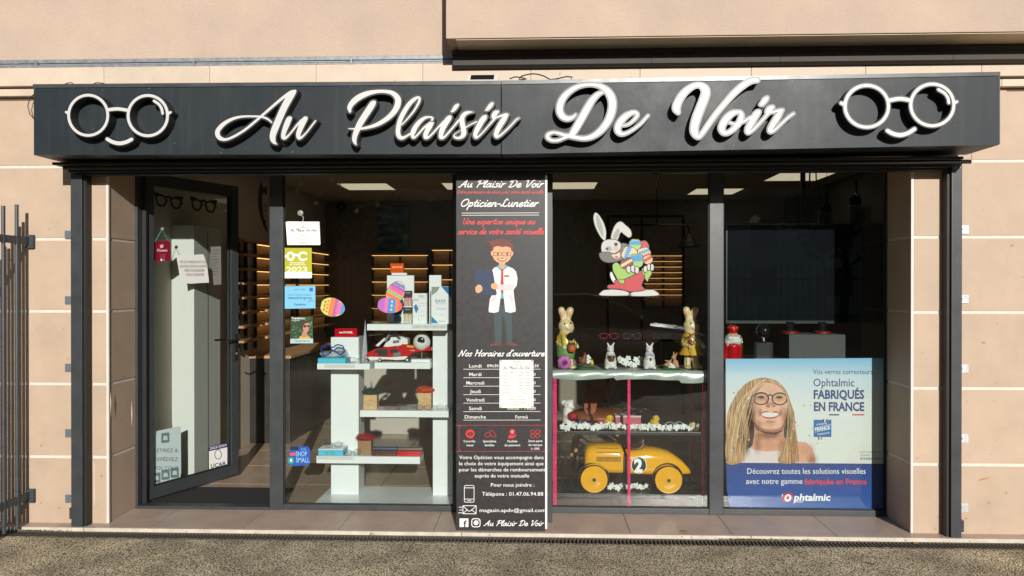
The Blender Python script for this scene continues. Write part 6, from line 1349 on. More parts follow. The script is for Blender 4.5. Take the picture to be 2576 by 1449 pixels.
# ------------------------------------------------------------------ middle shelf
ZM = zM3+.0005
def garland(label, zf, x0, x1, yc, sp, n, Y, zbase, r, seed):
    rn = random.Random(seed); t = thing('flower_garland', label, 'garland', (zf(x0, yc, Y).x, Y, zbase), 'white artificial flower garlands')
    xa, xb = zf(x0, yc, Y).x, zf(x1, yc, Y).x
    MB().tube([(xa-.02+(xb-xa+.04)*i/8, Y+.01, zbase+.012+.006*math.sin(i*2)) for i in range(9)], .003, 5).build('stem', S(96, 78, 44), t)
    for i in range(n): blossom(t, Vector((xa+(xb-xa)*(i+.5)/n+rn.uniform(-.008, .008), Y+rn.uniform(-.022, .02), zbase+r*.8+rn.uniform(0, sp))), r*rn.uniform(.85, 1.15), PET, seed*100+i)
    return t
garland('white orchid garland along the front of the middle shelf', c6, 150, 1360, 1215, .020, 40, .485, ZM, .0245, 3)
garland('short white orchid garland under the yellow pedal car', c7, 650, 1050, 830, .018, 14, .55, zB3+.0005, .022, 4)
k = mz(.56); X0 = c6(215, 1180, .58).x
P = lambda x, y, dy=0: Vector((X0+(x-215)*k, .58+dy, ZM+(1195-y)*k))
t = thing('plush_mouse', 'white mouse figurine hugging a glittering red apple on the middle shelf', 'figurine', (X0, .58, ZM))
blob('body', [ell(P(215,975), (50*k, 46*k, 48*k)), cap(P(235,985,-20*k), P(258,1000,-40*k), 26*k, 14*k), ell(P(170,955), (26*k, 12*k, 26*k)), ell(P(245,938), (14*k, 10*k, 14*k)), cap(P(208,1030), P(215,1150), 48*k, 62*k), cap(P(180,1060,-20*k), P(205,1080,-56*k), 16*k, 14*k), cap(P(262,1060,-20*k), P(290,1070,-50*k), 16*k, 14*k), ell(P(250,1180,-30*k), (50*k, 40*k, 16*k))], WPL, t, .008, .004)
MB().ball(P(250,1072,-60*k), (52*k, 50*k, 46*k), 18, 12).build('apple', M('glitter_red', srgb(150, 18, 34), .35, .3, var=.5, vs_=200, bump=1, bs=300), t, smooth=True); MB().tube([P(255,1030,-60*k), P(262,1010,-60*k)], 3*k, 5).build('apple_stem', S(150, 110, 40), t)
MB().ball(P(206,965,-44*k), 6*k, 6, 5).build('eye', BLKG, t); MB().ball(P(262,1000,-54*k), 6*k, 6, 5).build('nose', BLKG, t)
def chick(label, x, y, flip):
    Y = .56; c_ = c6(x, y, Y); k = mz(Y); t = thing('fluffy_chick', label, 'figurine', (c_.x, Y, ZM), 'fluffy yellow chicks'); s_ = -1 if flip else 1
    fur('body', Vector((c_.x, Y, ZM+56*k)), (34*k, 30*k, 38*k), t, (214, 176, 40), 500, .010, x); fur('head', Vector((c_.x+s_*12*k, Y-.008, ZM+104*k)), (24*k, 22*k, 22*k), t, (222, 188, 52), 300, .008, x+1)
    b = Vector((c_.x+s_*30*k, Y-.022, ZM+104*k)); MB().add([b+Vector((0, 0, .006)), b+Vector((0, -.006, -.003)), b+Vector((0, .006, -.003)), b+Vector((s_*.016, -.006, -.002))], [(0,1,2), (0,3,1), (1,3,2), (2,3,0)]).build('beak', S(226, 120, 30), t)
    for q in (-1, 1): MB().ball((c_.x+s_*18*k+q*7*k, Y-.030, ZM+112*k), 3.5*k, 6, 5).build('eye', BLKG, t); MB().tube([(c_.x+q*10*k, Y-.01, ZM+24*k), (c_.x+q*10*k, Y-.014, ZM+2*k), (c_.x+q*10*k, Y-.028, ZM+2*k)], 3*k, 5).build('leg', S(222, 120, 40), t)
chick('fluffy yellow chick in profile beside the red rose', 592, 1180, False); chick('fluffy yellow chick facing forward on the middle shelf', 1032, 1180, False)
k = mz(.52); rose('deep red fabric rose on the middle shelf', Vector((c6(520, 1150, .53).x, .53, ZM+44*k)), 46*k, (150, 12, 30))
a, b = c6(660, 1200, .60), c6(902, 1104, .60)
t = thing('pink_box', 'pink and white gift box under the black sunglasses on the middle shelf', 'box', ((a.x+b.x)/2, .65, ZM)); MB().box((a.x, .60, ZM), (b.x, .70, b.z-.012), .002).build('body', S(196, 88, 104), t); MB().box((a.x-.002, .598, b.z-.0118), (b.x+.002, .702, b.z), .002).build('lid', S(206, 196, 196), t)
place(make_specs('sunglasses', 'black wraparound sunglasses lying on the pink box', 'sunglasses', (20, 18, 22), 'rect', DARKL, 'sunglasses on the middle shelf', .0034), (c6(830, 1090, .63).x, .63, b.z+.022), -.5)
place(make_specs('sunglasses', 'bright blue sunglasses beside the white mouse', 'sunglasses', (30, 110, 200), 'rect', DARKL, 'sunglasses on the middle shelf', .0034), (c6(385, 1145, .56).x, .56, ZM+.024), .5, 0, .3)
place(make_specs('sunglasses', 'navy sunglasses at the foot of the white mouse', 'sunglasses', (24, 34, 66), 'rect', DARKL, 'sunglasses on the middle shelf', .0034), (c6(255, 1165, .50).x, .515, ZM+.022), -.2)
place(make_specs('sunglasses', 'grey and white sports sunglasses right of the forward facing chick', 'sunglasses', (140, 146, 156), 'rect', DARKL, 'sunglasses on the middle shelf', .0034), (c6(1220, 1145, .58).x, .58, ZM+.030), .15)
t = thing('nest_basket', 'small straw nest with cream flowers at the right of the middle shelf', 'ornament', (c6(1415, 1230, .52).x, .52, ZM)); rn = random.Random(9); cc = Vector((c6(1415, 1200, .52).x, .53, ZM+.02)); m = MB()
for i in range(150):
    a = rn.uniform(0, 6.28); p = cc+Vector((math.cos(a)*.028, math.sin(a)*.022, rn.uniform(-.018, .008))); d_ = Vector((-math.sin(a)+rn.gauss(0, .5), math.cos(a)+rn.gauss(0, .5), rn.gauss(0, .25))).normalized()*.03; s_ = Vector((0, 0, .0012)); m.add([p-d_-s_, p+d_-s_, p+d_+s_, p-d_+s_], [(0, 1, 2, 3)])
m.build('straw', S(120, 92, 44), t)
for i in range(6): blossom(t, cc+Vector((rn.uniform(-.03, .03), rn.uniform(-.03, .0), rn.uniform(.004, .03))), .016, S(206, 196, 120) if i % 2 else PET, 70+i, 'flower')
# ------------------------------------------------------------------ yellow pedal car
ky = .24253*(.52+4.81)/1840; ZB = zB3+.0005; CYN = .60
car = thing('pedal_car', 'yellow vintage pedal race car with number 2 on the lowest shelf', 'toy car', (c7(870, 900, .52).x, CYN, ZB))
cx = lambda x: c7(x, 760, .52).x; cz = lambda y: ZB+(903-y)*ky
CARP = M('car_yellow', srgb(224, 160, 14), .16, coat=.6)
stn = [(398,560,640,.055),(402,500,705,.085),(420,462,712,.098),(455,440,715,.104),(520,431,716,.106),(620,428,717,.107),(740,430,718,.108),(785,440,719,.108),(800,470,720,.108),(830,480,722,.109),(900,475,725,.110),(960,465,728,.110),(1030,456,730,.109),(1110,462,732,.106),(1200,476,733,.100),(1280,500,733,.092),(1350,540,733,.082),(1420,592,733,.068),(1470,642,733,.054),(1505,686,733,.036),(1521,712,731,.014)]
N = 20; V = []; m = MB()
for (x, yt, yb, hw_) in stn:
    zt_, zb_ = cz(yt), cz(yb); zc_ = (zt_+zb_)/2; hh = (zt_-zb_)/2
    for i in range(N):
        a = 2*math.pi*i/N; c_, s_ = math.cos(a), math.sin(a); e = .62 if s_ > 0 else .34
        V.append((cx(x), CYN+hw_*math.copysign(abs(c_)**e, c_), zc_+hh*math.copysign(abs(s_)**(.75 if s_ > 0 else .4), s_)))
m.v = V; L = len(stn)
m.f = [(i*N+k, i*N+(k+1) % N, (i+1)*N+(k+1) % N, (i+1)*N+k) for i in range(L-1) for k in range(N)]+[tuple(range(N))[::-1], tuple((L-1)*N+k for k in range(N))]
m.build('body', CARP, car, smooth=True, ang=50)
LEA = M('seat_leather', srgb(92, 50, 34), .45, var=.15, vs_=30)
blob('seat', [ell((cx(905), CYN, cz(470)), (.052, .075, .018)), cap((cx(985), CYN-.05, cz(470)), (cx(1018), CYN-.05, cz(412)), .016, .010), cap((cx(985), CYN+.05, cz(470)), (cx(1018), CYN+.05, cz(412)), .016, .010), cap((cx(990), CYN, cz(470)), (cx(1024), CYN, cz(396)), .020, .012)], LEA, car, .03, .006)
m = MB()
for (x0_, x1_) in ((795, 826),):
    pr = [(x, *[(480-(x-795)*.2), 722, .1092]) for x in (x0_, x1_)]
    for (x, yt, yb, hw_) in pr:
        zt_, zb_ = cz(yt-4), cz(yb+2); zc_ = (zt_+zb_)/2; hh = (zt_-zb_)/2
        for i in range(N):
            a = 2*math.pi*i/N; c_, s_ = math.cos(a), math.sin(a); e = .62 if s_ > 0 else .34; m.v.append((cx(x), CYN+(hw_+.0012)*math.copysign(abs(c_)**e, c_), zc_+hh*math.copysign(abs(s_)**(.75 if s_ > 0 else .4), s_)))
m.f = [(k, (k+1) % N, N+(k+1) % N, N+k) for k in range(N)]; m.build('bonnet_strap', M('strap_leather', srgb(58, 34, 24), .6), car, smooth=True)
def sideY(x, y):
    for a, b in zip(stn[:-1], stn[1:]):
        if a[0] <= x <= b[0]: f = (x-a[0])/(b[0]-a[0]); yt, yb, hw_ = (a[i]+(b[i]-a[i])*f for i in (1, 2, 3)); break
    v = max(-1, min(1, (((yt+yb)/2-y)/((yb-yt)/2)))); p = .75 if v > 0 else .4; s_ = abs(v)**(1/p); c_ = math.sqrt(max(0, 1-s_*s_)); e = .62 if v > 0 else .34
    return CYN-hw_*(c_**e)
for row, y0 in enumerate((478, 564)):
    for i in range(21):
        x = 522+i*12; yb_, yt_ = y0+24, y0-26; P4 = [(x, yt_), (x+6, yt_), (x+6, yb_), (x, yb_)]
        MB().add([(cx(a), sideY(a, b)-.0016, cz(b)) for a, b in P4], [(0, 1, 2, 3)]).build('louvre', S(60, 38, 10), car)
for (rr, d_, c_) in ((80, .0018, WHB), (74, .0026, INK)):
    n = 28; MB().add([(cx(957), sideY(957, 620)-d_, cz(620))]+[(cx(957+rr*math.cos(a)), sideY(957+rr*math.cos(a), 620+rr*math.sin(a)*1.1)-d_, cz(620+rr*1.1*math.sin(a))) for a in [2*math.pi*i/n for i in range(n)]], [(0, 1+i, 1+(i+1) % n) for i in range(n)]).build('number_disc', c_, car)
text_mb('2', lambda x, y: Vector((cx(x), sideY(957, 620)-.0042, cz(y))), 950, 686, 130, 'c', 88, .05).build('number', WHB, car)
TYR = M('tyre_black', (.014, .013, .012), .7)
for (x, y, r) in ((492, 758, 143), (1256, 765, 143)):
    for s_ in (-1, 1):
        yy = CYN+s_*.125; R_ = r*ky; zc_ = ZB+R_+.001
        wl = MB().lathe([(R_*.80, -.014), (R_*.97, -.013), (R_, -.005), (R_, .005), (R_*.97, .013), (R_*.80, .014)], (cx(x), yy, zc_), 40, 'Y').build('wheel', TYR, car, smooth=True)
        MB().lathe([(.006, -s_*-.030), (R_*.12, s_*.0285), (R_*.72, s_*.018), (R_*.78, s_*.0195), (R_*.95, s_*.019), (R_*.955, s_*.0145), (R_*.5, s_*.006)], (cx(x), yy, zc_), 40, 'Y').build('hubcap', CARP, wl, smooth=True)
        MB().lathe([(R_*.13, s_*.026), (R_*.13, s_*.0325), (R_*.06, s_*.0335)], (cx(x), yy, zc_), 16, 'Y').build('hub_nut', S(60, 40, 24), wl)
        ar = MB().tube([(cx(x)+R_*1.08*math.cos(a), CYN+s_*.100, zc_+R_*1.08*math.sin(a)) for a in [math.pi*i/14 for i in range(15)]], .006, 6).build('arch_trim', S(70, 48, 12), car, smooth=True)
    MB().tube([(cx(x), CYN-.12, ZB+r*ky), (cx(x), CYN+.12, ZB+r*ky)], .008, 8).build('axle', TYR, car)
MB().tube([(cx(398), CYN-.09, cz(600)), (cx(372), CYN-.09, cz(600)), (cx(352), CYN-.06, cz(610)), (cx(352), CYN+.06, cz(610)), (cx(372), CYN+.09, cz(600)), (cx(398), CYN+.09, cz(600))], .006, 6).build('bumper', TYR, car, smooth=True)
# ================================================================== RIGHT WINDOW: POSTER, SCREEN, ORNAMENTS
zp = zoom(2800, 1360, .51086); zr = zoom(2800, 640, .55211)
PY_ = GY+.044
def fnP(k=0): return lambda x, y: at(x, y, PY_-.0005*k)
def grad_mat(name, stops, z0, z1, rough=.5):
    m = bpy.data.materials.new(name); m.use_nodes = True; n = m.node_tree.nodes; l = m.node_tree.links; b = n['Principled BSDF']; b.inputs['Roughness'].default_value = rough
    tc = n.new('ShaderNodeTexCoord'); sx = n.new('ShaderNodeSeparateXYZ'); l.new(tc.outputs['Object'], sx.inputs[0])
    mr = n.new('ShaderNodeMapRange'); mr.inputs[1].default_value = z0; mr.inputs[2].default_value = z1; l.new(sx.outputs['Z'], mr.inputs[0])
    cr = n.new('ShaderNodeValToRGB'); e = cr.color_ramp.elements; e[0].position = stops[0][0]; e[0].color = (*stops[0][1], 1); e[1].position = stops[-1][0]; e[1].color = (*stops[-1][1], 1)
    for p, c_ in stops[1:-1]: x = e.new(p); x.color = (*c_, 1)
    l.new(mr.outputs[0], cr.inputs[0]); l.new(cr.outputs[0], b.inputs['Base Color']); return m
pb = at(2030, 1293, PY_)
po = thing('lens_poster', 'large poster of a smiling woman in black glasses against pale blue, navy band below', 'poster', pb)
dk = lambda r, g, b: tuple(v*.8 for v in srgb(r, g, b))
zt0, zt1 = at(2030, 1161, PY_).z-pb.z, at(2030, 900, PY_).z-pb.z
dec(po, 'sheet', pts(zp, [(112,104),(1352,97),(1352,912),(115,904)]), fnP(0), grad_mat('poster_sky', [(0, dk(226, 228, 222)), (.55, dk(222, 226, 224)), (.82, dk(198, 216, 228)), (1, dk(122, 186, 226))], zt0, zt1), None, .001)
dec(po, 'navy_band', pts(zp, [(115,904),(1352,912),(1350,1306),(150,1292),(120,1100)]), fnP(0), grad_mat('poster_navy', [(0, dk(40, 96, 176)), (.35, dk(14, 74, 158)), (1, dk(26, 56, 134))], 0, zt0), None, .001)
def pp(L, k, c_, sm=True, nm='printed_portrait'):
    P = pts(zp, L)
    if sm: P = [tuple(q) for q in crom(P, 2.5, True)]
    MB().poly([[fnP(k)(*q) for q in P]], .0001).build(nm, S(*c_), po)
pp([(1040,904),(1050,850),(1090,795),(1150,760),(1220,748),(1300,756),(1351,775),(1351,911)], .5, (226, 226, 218), False, 'pale_disc')
# hair behind, neck, shoulders, top
pp([(118,900),(118,640),(128,520),(170,420),(230,330),(300,275),(380,250),(450,255),(520,290),(580,350),(610,430),(640,520),(650,620),(660,720),(670,820),(665,903)], .6, (104, 70, 44), False)
pp([(268,903),(275,810),(320,770),(330,690),(330,600),(560,620),(560,700),(600,760),(660,740),(730,748),(780,790),(800,850),(804,904)], .9, (228, 166, 134), False)
pp([(240,903),(262,820),(285,782),(340,806),(420,818),(520,812),(560,820),(640,903)], 1.2, (232, 214, 212), False)
pp([(262,520),(292,480),(306,560),(336,620),(330,700),(318,770),(280,800),(262,720)], 1.35, (58, 38, 28), False); pp([(585,520),(604,470),(622,560),(620,680),(600,740),(566,690),(560,620)], 1.35, (70, 46, 32), False)
pp([(330,600),(400,655),(480,672),(545,640),(560,620),(552,660),(500,690),(420,680),(350,650)], 1.3, (96, 62, 50), False)
def soft(cx_, cy_, rx_, ry_, c_, st_, k):
    st_ *= .55; rx_ *= 1.2; ry_ *= 1.2
    nm = 'airbrush_%d_%d_%d_%d' % (*c_, int(st_*100)); m = MATS.get(nm)
    if m is None:
        m = bpy.data.materials.new(nm); m.use_nodes = True; MATS[nm] = m; n = m.node_tree.nodes; l = m.node_tree.links; n.clear(); o_ = n.new('ShaderNodeOutputMaterial'); d_ = n.new('ShaderNodeBsdfDiffuse'); d_.inputs[0].default_value = (*dk(*c_), 1); tr_2 = n.new('ShaderNodeBsdfTransparent'); mx_ = n.new('ShaderNodeMixShader')
        tc = n.new('ShaderNodeTexCoord'); ln = n.new('ShaderNodeVectorMath'); ln.operation = 'LENGTH'; l.new(tc.outputs['Object'], ln.inputs[0]); mr = n.new('ShaderNodeMapRange'); mr.interpolation_type = 'SMOOTHSTEP'; mr.inputs[1].default_value = 1; mr.inputs[2].default_value = .0; mr.inputs[3].default_value = 0; mr.inputs[4].default_value = st_; l.new(ln.outputs['Value'], mr.inputs[0]); l.new(mr.outputs[0], mx_.inputs[0]); l.new(tr_2.outputs[0], mx_.inputs[1]); l.new(d_.outputs[0], mx_.inputs[2]); l.new(mx_.outputs[0], o_.inputs[0])
    p = fnP(k)(*zp(cx_, cy_)); s_ = kz_*(PY_+4.81)/1840
    o = MB().add([(0, 0, 0)]+[(math.cos(i*math.pi/12), 0, math.sin(i*math.pi/12)) for i in range(24)], [(0, 1+i, 1+(i+1) % 24) for i in range(24)]).build('printed_shading', m, None); o.parent = po; o.location = Vector(p)-po.location; o.scale = (rx_*s_, 1, ry_*s_)
kz_ = .51086/1.5652
# face
pp([(290,470),(300,390),(340,330),(420,288),(500,300),(555,350),(585,420),(590,500),(575,570),(540,625),(480,640),(400,635),(340,605),(305,555)], 1.6, (240, 182, 152))
pp([(272,500),(292,478),(302,545),(298,575),(276,552)], 1.5, (210, 150, 122)); pp([(300,430),(330,350),(420,292),(380,330),(345,400),(320,470)], 1.8, (196, 138, 108)); pp([(420,470),(440,440),(490,445),(500,470),(470,478),(430,480)], 1.9, (206, 144, 116)); pp([(470,340),(530,345),(560,390),(500,380)], 1.8, (232, 184, 158))
pp([(318,500),(350,470),(392,486),(400,520),(372,548),(336,545)], 1.85, (232, 172, 148)); pp([(520,485),(560,470),(578,500),(566,545),(532,540)], 1.85, (230, 172, 148)); pp([(400,585),(450,575),(505,582),(480,625),(430,630)], 1.85, (230, 178, 152)); pp([(345,370),(420,310),(470,318),(440,345),(390,365)], 1.85, (236, 190, 162))
pp([(372,500),(384,490),(388,520),(378,545)], 1.9, (190, 126, 104)); pp([(528,505),(540,498),(538,540),(526,548)], 1.9, (190, 126, 104)); pp([(455,360),(470,360),(482,440),(470,462),(456,440)], 1.9, (230, 178, 150)); pp([(432,466),(448,460),(452,474),(438,478)], 2.0, (150, 88, 72)); pp([(476,466),(490,462),(494,472),(480,478)], 2.0, (150, 88, 72))
pp([(330,590),(360,618),(420,648),(490,650),(540,628),(575,570),(560,640),(500,668),(420,664),(350,635)], 1.7, (170, 112, 88))
pp([(380,525),(420,506),(460,514),(500,506),(526,524),(505,556),(450,566),(405,556)], 2.0, (176, 84, 80)); pp([(388,528),(425,516),(480,518),(520,524),(500,546),(450,554),(405,546)], 2.2, (238, 232, 226))
for i in range(6): x = 405+i*19; pp([(x,518),(x+1.5,518),(x+1.5,550),(x,550)], 2.3, (206, 192, 186), False)
for cx_, cy_ in ((385, 402), (525, 402)): pp([(cx_-28,cy_),(cx_-10,cy_-12),(cx_+14,cy_-12),(cx_+26,cy_+2),(cx_,cy_+8)], 2.1, (80, 50, 44)); pp([(cx_-6,cy_-8),(cx_+6,cy_-8),(cx_+6,cy_+4),(cx_-6,cy_+4)], 2.2, (40, 32, 34)); pp([(cx_-34,cy_-24),(cx_,cy_-36),(cx_+32,cy_-24),(cx_,cy_-29)], 2.1, (130, 84, 60))
for q_ in ((305,520,55,120,(140,88,66),.85),(340,610,70,50,(150,96,74),.8),(575,560,40,90,(150,98,76),.8),(385,405,62,40,(150,98,80),.55),(525,405,60,40,(150,98,80),.5),(432,430,20,60,(176,118,94),.6),(455,590,50,16,(160,100,82),.6),(372,520,16,40,(168,106,86),.6),(540,520,14,40,(168,106,86),.6),(330,400,40,80,(178,122,96),.6)): soft(*q_, 1.95)
for q_ in ((455,335,90,42,(250,214,190),.75),(348,492,46,40,(246,196,172),.8),(556,498,34,38,(246,196,172),.8),(470,452,20,18,(252,216,196),.8),(468,410,12,50,(248,208,186),.7),(455,612,44,20,(244,196,172),.7)): soft(*q_, 1.97)
for q_ in ((440,690,140,50,(120,76,58),.9),(360,760,40,90,(150,100,78),.7),(560,760,60,60,(160,108,86),.6),(740,800,70,60,(236,186,160),.8),(780,880,50,60,(150,100,80),.7),(450,770,70,50,(230,180,154),.6)): soft(*q_, 1.36)
for q_ in ((300,560,40,150,(52,34,24),1.2),(270,760,40,110,(70,46,32),1.0),(190,600,40,160,(232,206,164),.8),(150,780,40,120,(238,214,176),.8),(225,430,50,90,(226,196,150),.7),(600,600,26,140,(60,40,28),1.1),(640,760,30,130,(196,152,104),.8),(545,820,40,90,(214,174,126),.8),(235,680,26,150,(110,74,46),.8)): soft(*q_, 3.36)
st = [[(*zp(385+58*math.cos(a), 410+46*math.sin(a)), 3.1) for a in [i*math.pi/12 for i in range(25)]], [(*zp(528+56*math.cos(a), 412+46*math.sin(a)), 3.1) for a in [i*math.pi/12 for i in range(25)]]]
st = [[(p[0], p[1], 3.1) for p in s_] for s_ in ([(*zp(385+58*math.cos(a), 410+46*math.sin(a)),) for a in [i*math.pi/12 for i in range(25)]], [(*zp(528+56*math.cos(a), 412+46*math.sin(a)),) for a in [i*math.pi/12 for i in range(25)]])]
st += [[(*zp(435, 392), 3.5), (*zp(455, 380), 3.5), (*zp(475, 392), 3.5)], [(*zp(330, 385), 5), (*zp(312, 396), 5), (*zp(296, 450), 3)], [(*zp(580, 385), 4.5), (*zp(594, 392), 4)]]
line_art(po, 'printed_glasses', st, fnP(3), INK, .35)
def hair_mat(name, ang):
    m = bpy.data.materials.new(name); m.use_nodes = True; n = m.node_tree.nodes; l = m.node_tree.links; b = n['Principled BSDF']; b.inputs['Roughness'].default_value = .55
    tc = n.new('ShaderNodeTexCoord'); mp_ = n.new('ShaderNodeMapping'); mp_.inputs['Rotation'].default_value = (0, ang, 0); mp_.inputs['Scale'].default_value = (230, 1, 9); l.new(tc.outputs['Object'], mp_.inputs[0])
    t_ = n.new('ShaderNodeTexNoise'); t_.inputs['Scale'].default_value = 1; t_.inputs['Detail'].default_value = 5; t_.inputs['Distortion'].default_value = .6; l.new(mp_.outputs[0], t_.inputs['Vector'])
    cr = n.new('ShaderNodeValToRGB'); e = cr.color_ramp.elements; e[0].position = .22; e[0].color = (*dk(84, 56, 36), 1); e[1].position = .80; e[1].color = (*dk(236, 212, 172), 1)
    for p, c_ in ((.40, (134, 88, 52)), (.50, (188, 136, 86)), (.62, (222, 180, 126))): x = e.new(p); x.color = (*dk(*c_), 1)
    l.new(t_.outputs[0], cr.inputs[0]); l.new(cr.outputs[0], b.inputs['Base Color']); return m
def hair(L, k, mat):
    P = [tuple(q) for q in crom(pts(zp, L), 2.5, True)]; MB().poly([[fnP(k)(*q) for q in P]], .0001).build('printed_hair', mat, po)
hair([(118,898),(118,640),(128,520),(170,420),(230,330),(300,275),(380,250),(440,254),(420,285),(360,310),(325,360),(300,430),(288,480),(276,540),(285,620),(300,700),(290,770),(268,830),(240,898)], 3.3, hair_mat('hair_print_a', .32))
hair([(420,256),(480,262),(530,292),(580,350),(610,430),(640,520),(650,620),(662,720),(672,820),(665,900),(520,900),(560,790),(590,700),(600,600),(598,500),(585,420),(560,360),(520,315),(470,290)], 3.3, hair_mat('hair_print_b', -.22))
# hair strands over
rn = random.Random(21); tones = ((226, 198, 154), (236, 212, 174), (96, 64, 40), (206, 170, 124))
def strand(P, w_, c_, k): 
    Q = [(*zp(*p), w_*(1-.5*abs(i/(len(P)-1)-.4))) for i, p in enumerate(P)]; Q = crom(Q, 4.); L_, R_2 = [], []
    for i, q in enumerate(Q):
        a = Q[max(0, i-1)]; b = Q[min(len(Q)-1, i+1)]; d_ = np.array([b[0]-a[0], b[1]-a[1]]); d_ /= (np.linalg.norm(d_)+1e-9); L_.append((q[0]-d_[1]*q[2]/2, q[1]+d_[0]*q[2]/2)); R_2.append((q[0]+d_[1]*q[2]/2, q[1]-d_[0]*q[2]/2))
    m_ = MB(); V_ = [fnP(k)(*p) for p in L_]+[fnP(k)(*p) for p in R_2]; n_ = len(L_); m_.add(V_, [(i, i+1, n_+i+1, n_+i) for i in range(n_-1)]); m_.build('hair_strand', S(*c_), po)
for i in range(16):
    u = rn.random(); sx_ = 400+rn.uniform(-20, 50)
    end = 118+u*170; mid = 150+u*150
    strand([(sx_, 262+rn.uniform(-8, 14)), (330-u*-10+rn.uniform(-10, 10), 310+u*30), (mid+40+rn.uniform(-8, 8), 450+u*30), (mid+rn.uniform(-14, 14), 640), (end+rn.uniform(-6, 20), 780), (end+rn.uniform(-10, 14), 900)], rn.uniform(.5, 1.1), rn.choice(tones), 3.4+i*.012)
for i in range(12):
    u = rn.random()
    strand([(440+rn.uniform(-10, 20), 268), (540+u*15, 315+u*10), (592+u*18, 430), (585+u*52+rn.uniform(-6, 6), 560), (560+u*90+rn.uniform(-8, 8), 720), (500+u*165+rn.uniform(-10, 10), 900)], rn.uniform(.5, 1.0), rn.choice(tones), 3.4+i*.012)
for i in range(70): 
    x, y = rn.choice(((rn.uniform(130, 330), rn.uniform(300, 880)), (rn.uniform(420, 700), rn.uniform(250, 900)), (rn.uniform(600, 830), rn.uniform(450, 830)))); s_ = rn.uniform(3, 7)
    if i % 2: pp([(x-s_,y-s_*.4),(x+s_*.6,y-s_),(x+s_,y+s_*.5),(x-s_*.5,y+s_)], 4.6, rn.choice(((190, 40, 46), (34, 58, 110), (226, 226, 226))), False, 'confetti')
NAV = S(38, 60, 124)
def pt(s_, x, y, h, wd, mat=NAV, b=0., an='l', k=1.): text_mb(s_, fnP(k), *zp(x, y), h, an, wd, b).build('lettering', mat, po)
kz = .51086/1.5652
pt('Vos verres correcteurs', 785, 222, 13, 460*kz); pt('Ophtalmic', 788, 316, 20, 316*kz, b=.008); pt('FABRIQUÉS', 790, 410, 21.5, 390*kz, b=.035); pt('EN FRANCE', 792, 504, 21.5, 388*kz, b=.035)
for (x0_, x1_, c_) in ((908, 988, (38, 60, 124)), (988, 1086, (236, 236, 236)), (1086, 1180, (206, 52, 66))): pp([(x0_,530),(x1_,530),(x1_,540),(x0_,540)], 1, c_, False, 'flag_bar')
pp([(790,573),(927,573),(927,706),(790,706)], 1, (20, 106, 176), False, 'origin_badge'); tl = tilt(fnP(2), zp(858, 0)[0], .13)
text_mb('FRANCE', tl, *zp(858, 652), 8.5, 'c', 38, .03).build('lettering', WHB, po); text_mb('ORIGINE', tl, *zp(852, 612), 4.6, 'c', 27).build('lettering', WHB, po); text_mb('GARANTIE', tl, *zp(866, 688), 4.6, 'c', 30).build('lettering', WHB, po)
for (cx_, cy_) in ((878, 576), (842, 712)):
    for j, c_ in enumerate(((38, 60, 124), (236, 236, 236), (206, 52, 66))): pp([(cx_-14+j*10,cy_-8),(cx_-4+j*10,cy_-10),(cx_-8+j*10,cy_+14),(cx_-18+j*10,cy_+16)], 2.2, c_, False, 'flag_bar')
pp([(798,635),(924,606),(924,609),(798,638)], 2.1, (230, 236, 240), False, 'badge_line'); pp([(798,668),(924,640),(924,643),(798,671)], 2.1, (230, 236, 240), False, 'badge_line')
GRY = S(112, 120, 140)
pt("Entrez dans l'univers", 1150, 828, 5, 54, GRY, k=1.4); pt('Ophtalmic', 1150, 852, 5, 27, GRY, k=1.4); pt('EN FLASHANT ICI', 1150, 882, 6, 51, NAV, .02, k=1.4)
pt('Découvrez toutes les solutions visuelles', 735, 990, 14.5, 912*kz, WHB, 0, 'c'); pt('avec notre gamme', 270, 1068, 14.5, 434*kz, WHB); pt('fabriquée en France', 718, 1070, 13.5, 480*kz, S(226, 60, 74), .03)
pp([(552,1150),(572,1138),(634,1136),(620,1196),(600,1208),(548,1206)], 1, (196, 30, 44), False, 'logo_patch'); text_mb('O', tilt(fnP(2), zp(590, 0)[0], 0), *zp(592, 1200), 16.5, 'c', 18, .06, slant=.15).build('lettering', WHB, po)
text_mb('phtalmic', fnP(1), *zp(778, 1196), 17, 'c', 285*kz, .03, slant=.15).build('lettering', WHB, po); pt('VISION', 646, 1212, 4, 20, WHB, .01); pp([(546,1146),(556,1144),(550,1168),(544,1170)], 1.2, (240, 240, 240), False, 'logo_patch')
for i in range(2): pt('Les verres Ophtalmic sont des dispositifs médicaux qui corrigent certaines amétropies et la presbytie. Ces produits de santé réglementés portent le marquage CE.', 160, 1272+i*17, 3, 1150*kz, S(150, 186, 226))
# ------------------------------------------------------------------ flat screen hanging behind the glass
cR = lambda x, y, Y: at(*zr(x, y), Y)
SY = .80; a, b = cR(104, 1145, SY), cR(1240, 434, SY)
tv = thing('flat_screen', 'large dark flat screen hanging from a ceiling pole behind the right window', 'television', ((a.x+b.x)/2, SY+.03, a.z))
MB().box((a.x, SY, a.z), (b.x, SY+.05, b.z), .004).build('casing', M('tv_casing', (.012, .012, .013), .3), tv)
MB().box((a.x+.012, SY-.0012, a.z+.02), (b.x-.012, SY-.0002, b.z-.012)).build('screen', M('tv_screen', (.005, .0065, .009), .1, spec=.35), tv)
MB().box((a.x+.005, SY-.002, b.z-.0035), (b.x-.005, SY+.004, b.z+.0008)).build('bezel', M('bezel_steel', (.09, .11, .12), .25, .6), tv); MB().box((a.x+.005, SY-.002, a.z-.001), (b.x-.005, SY+.004, a.z+.003)).build('bezel', MATS['bezel_steel'], tv)
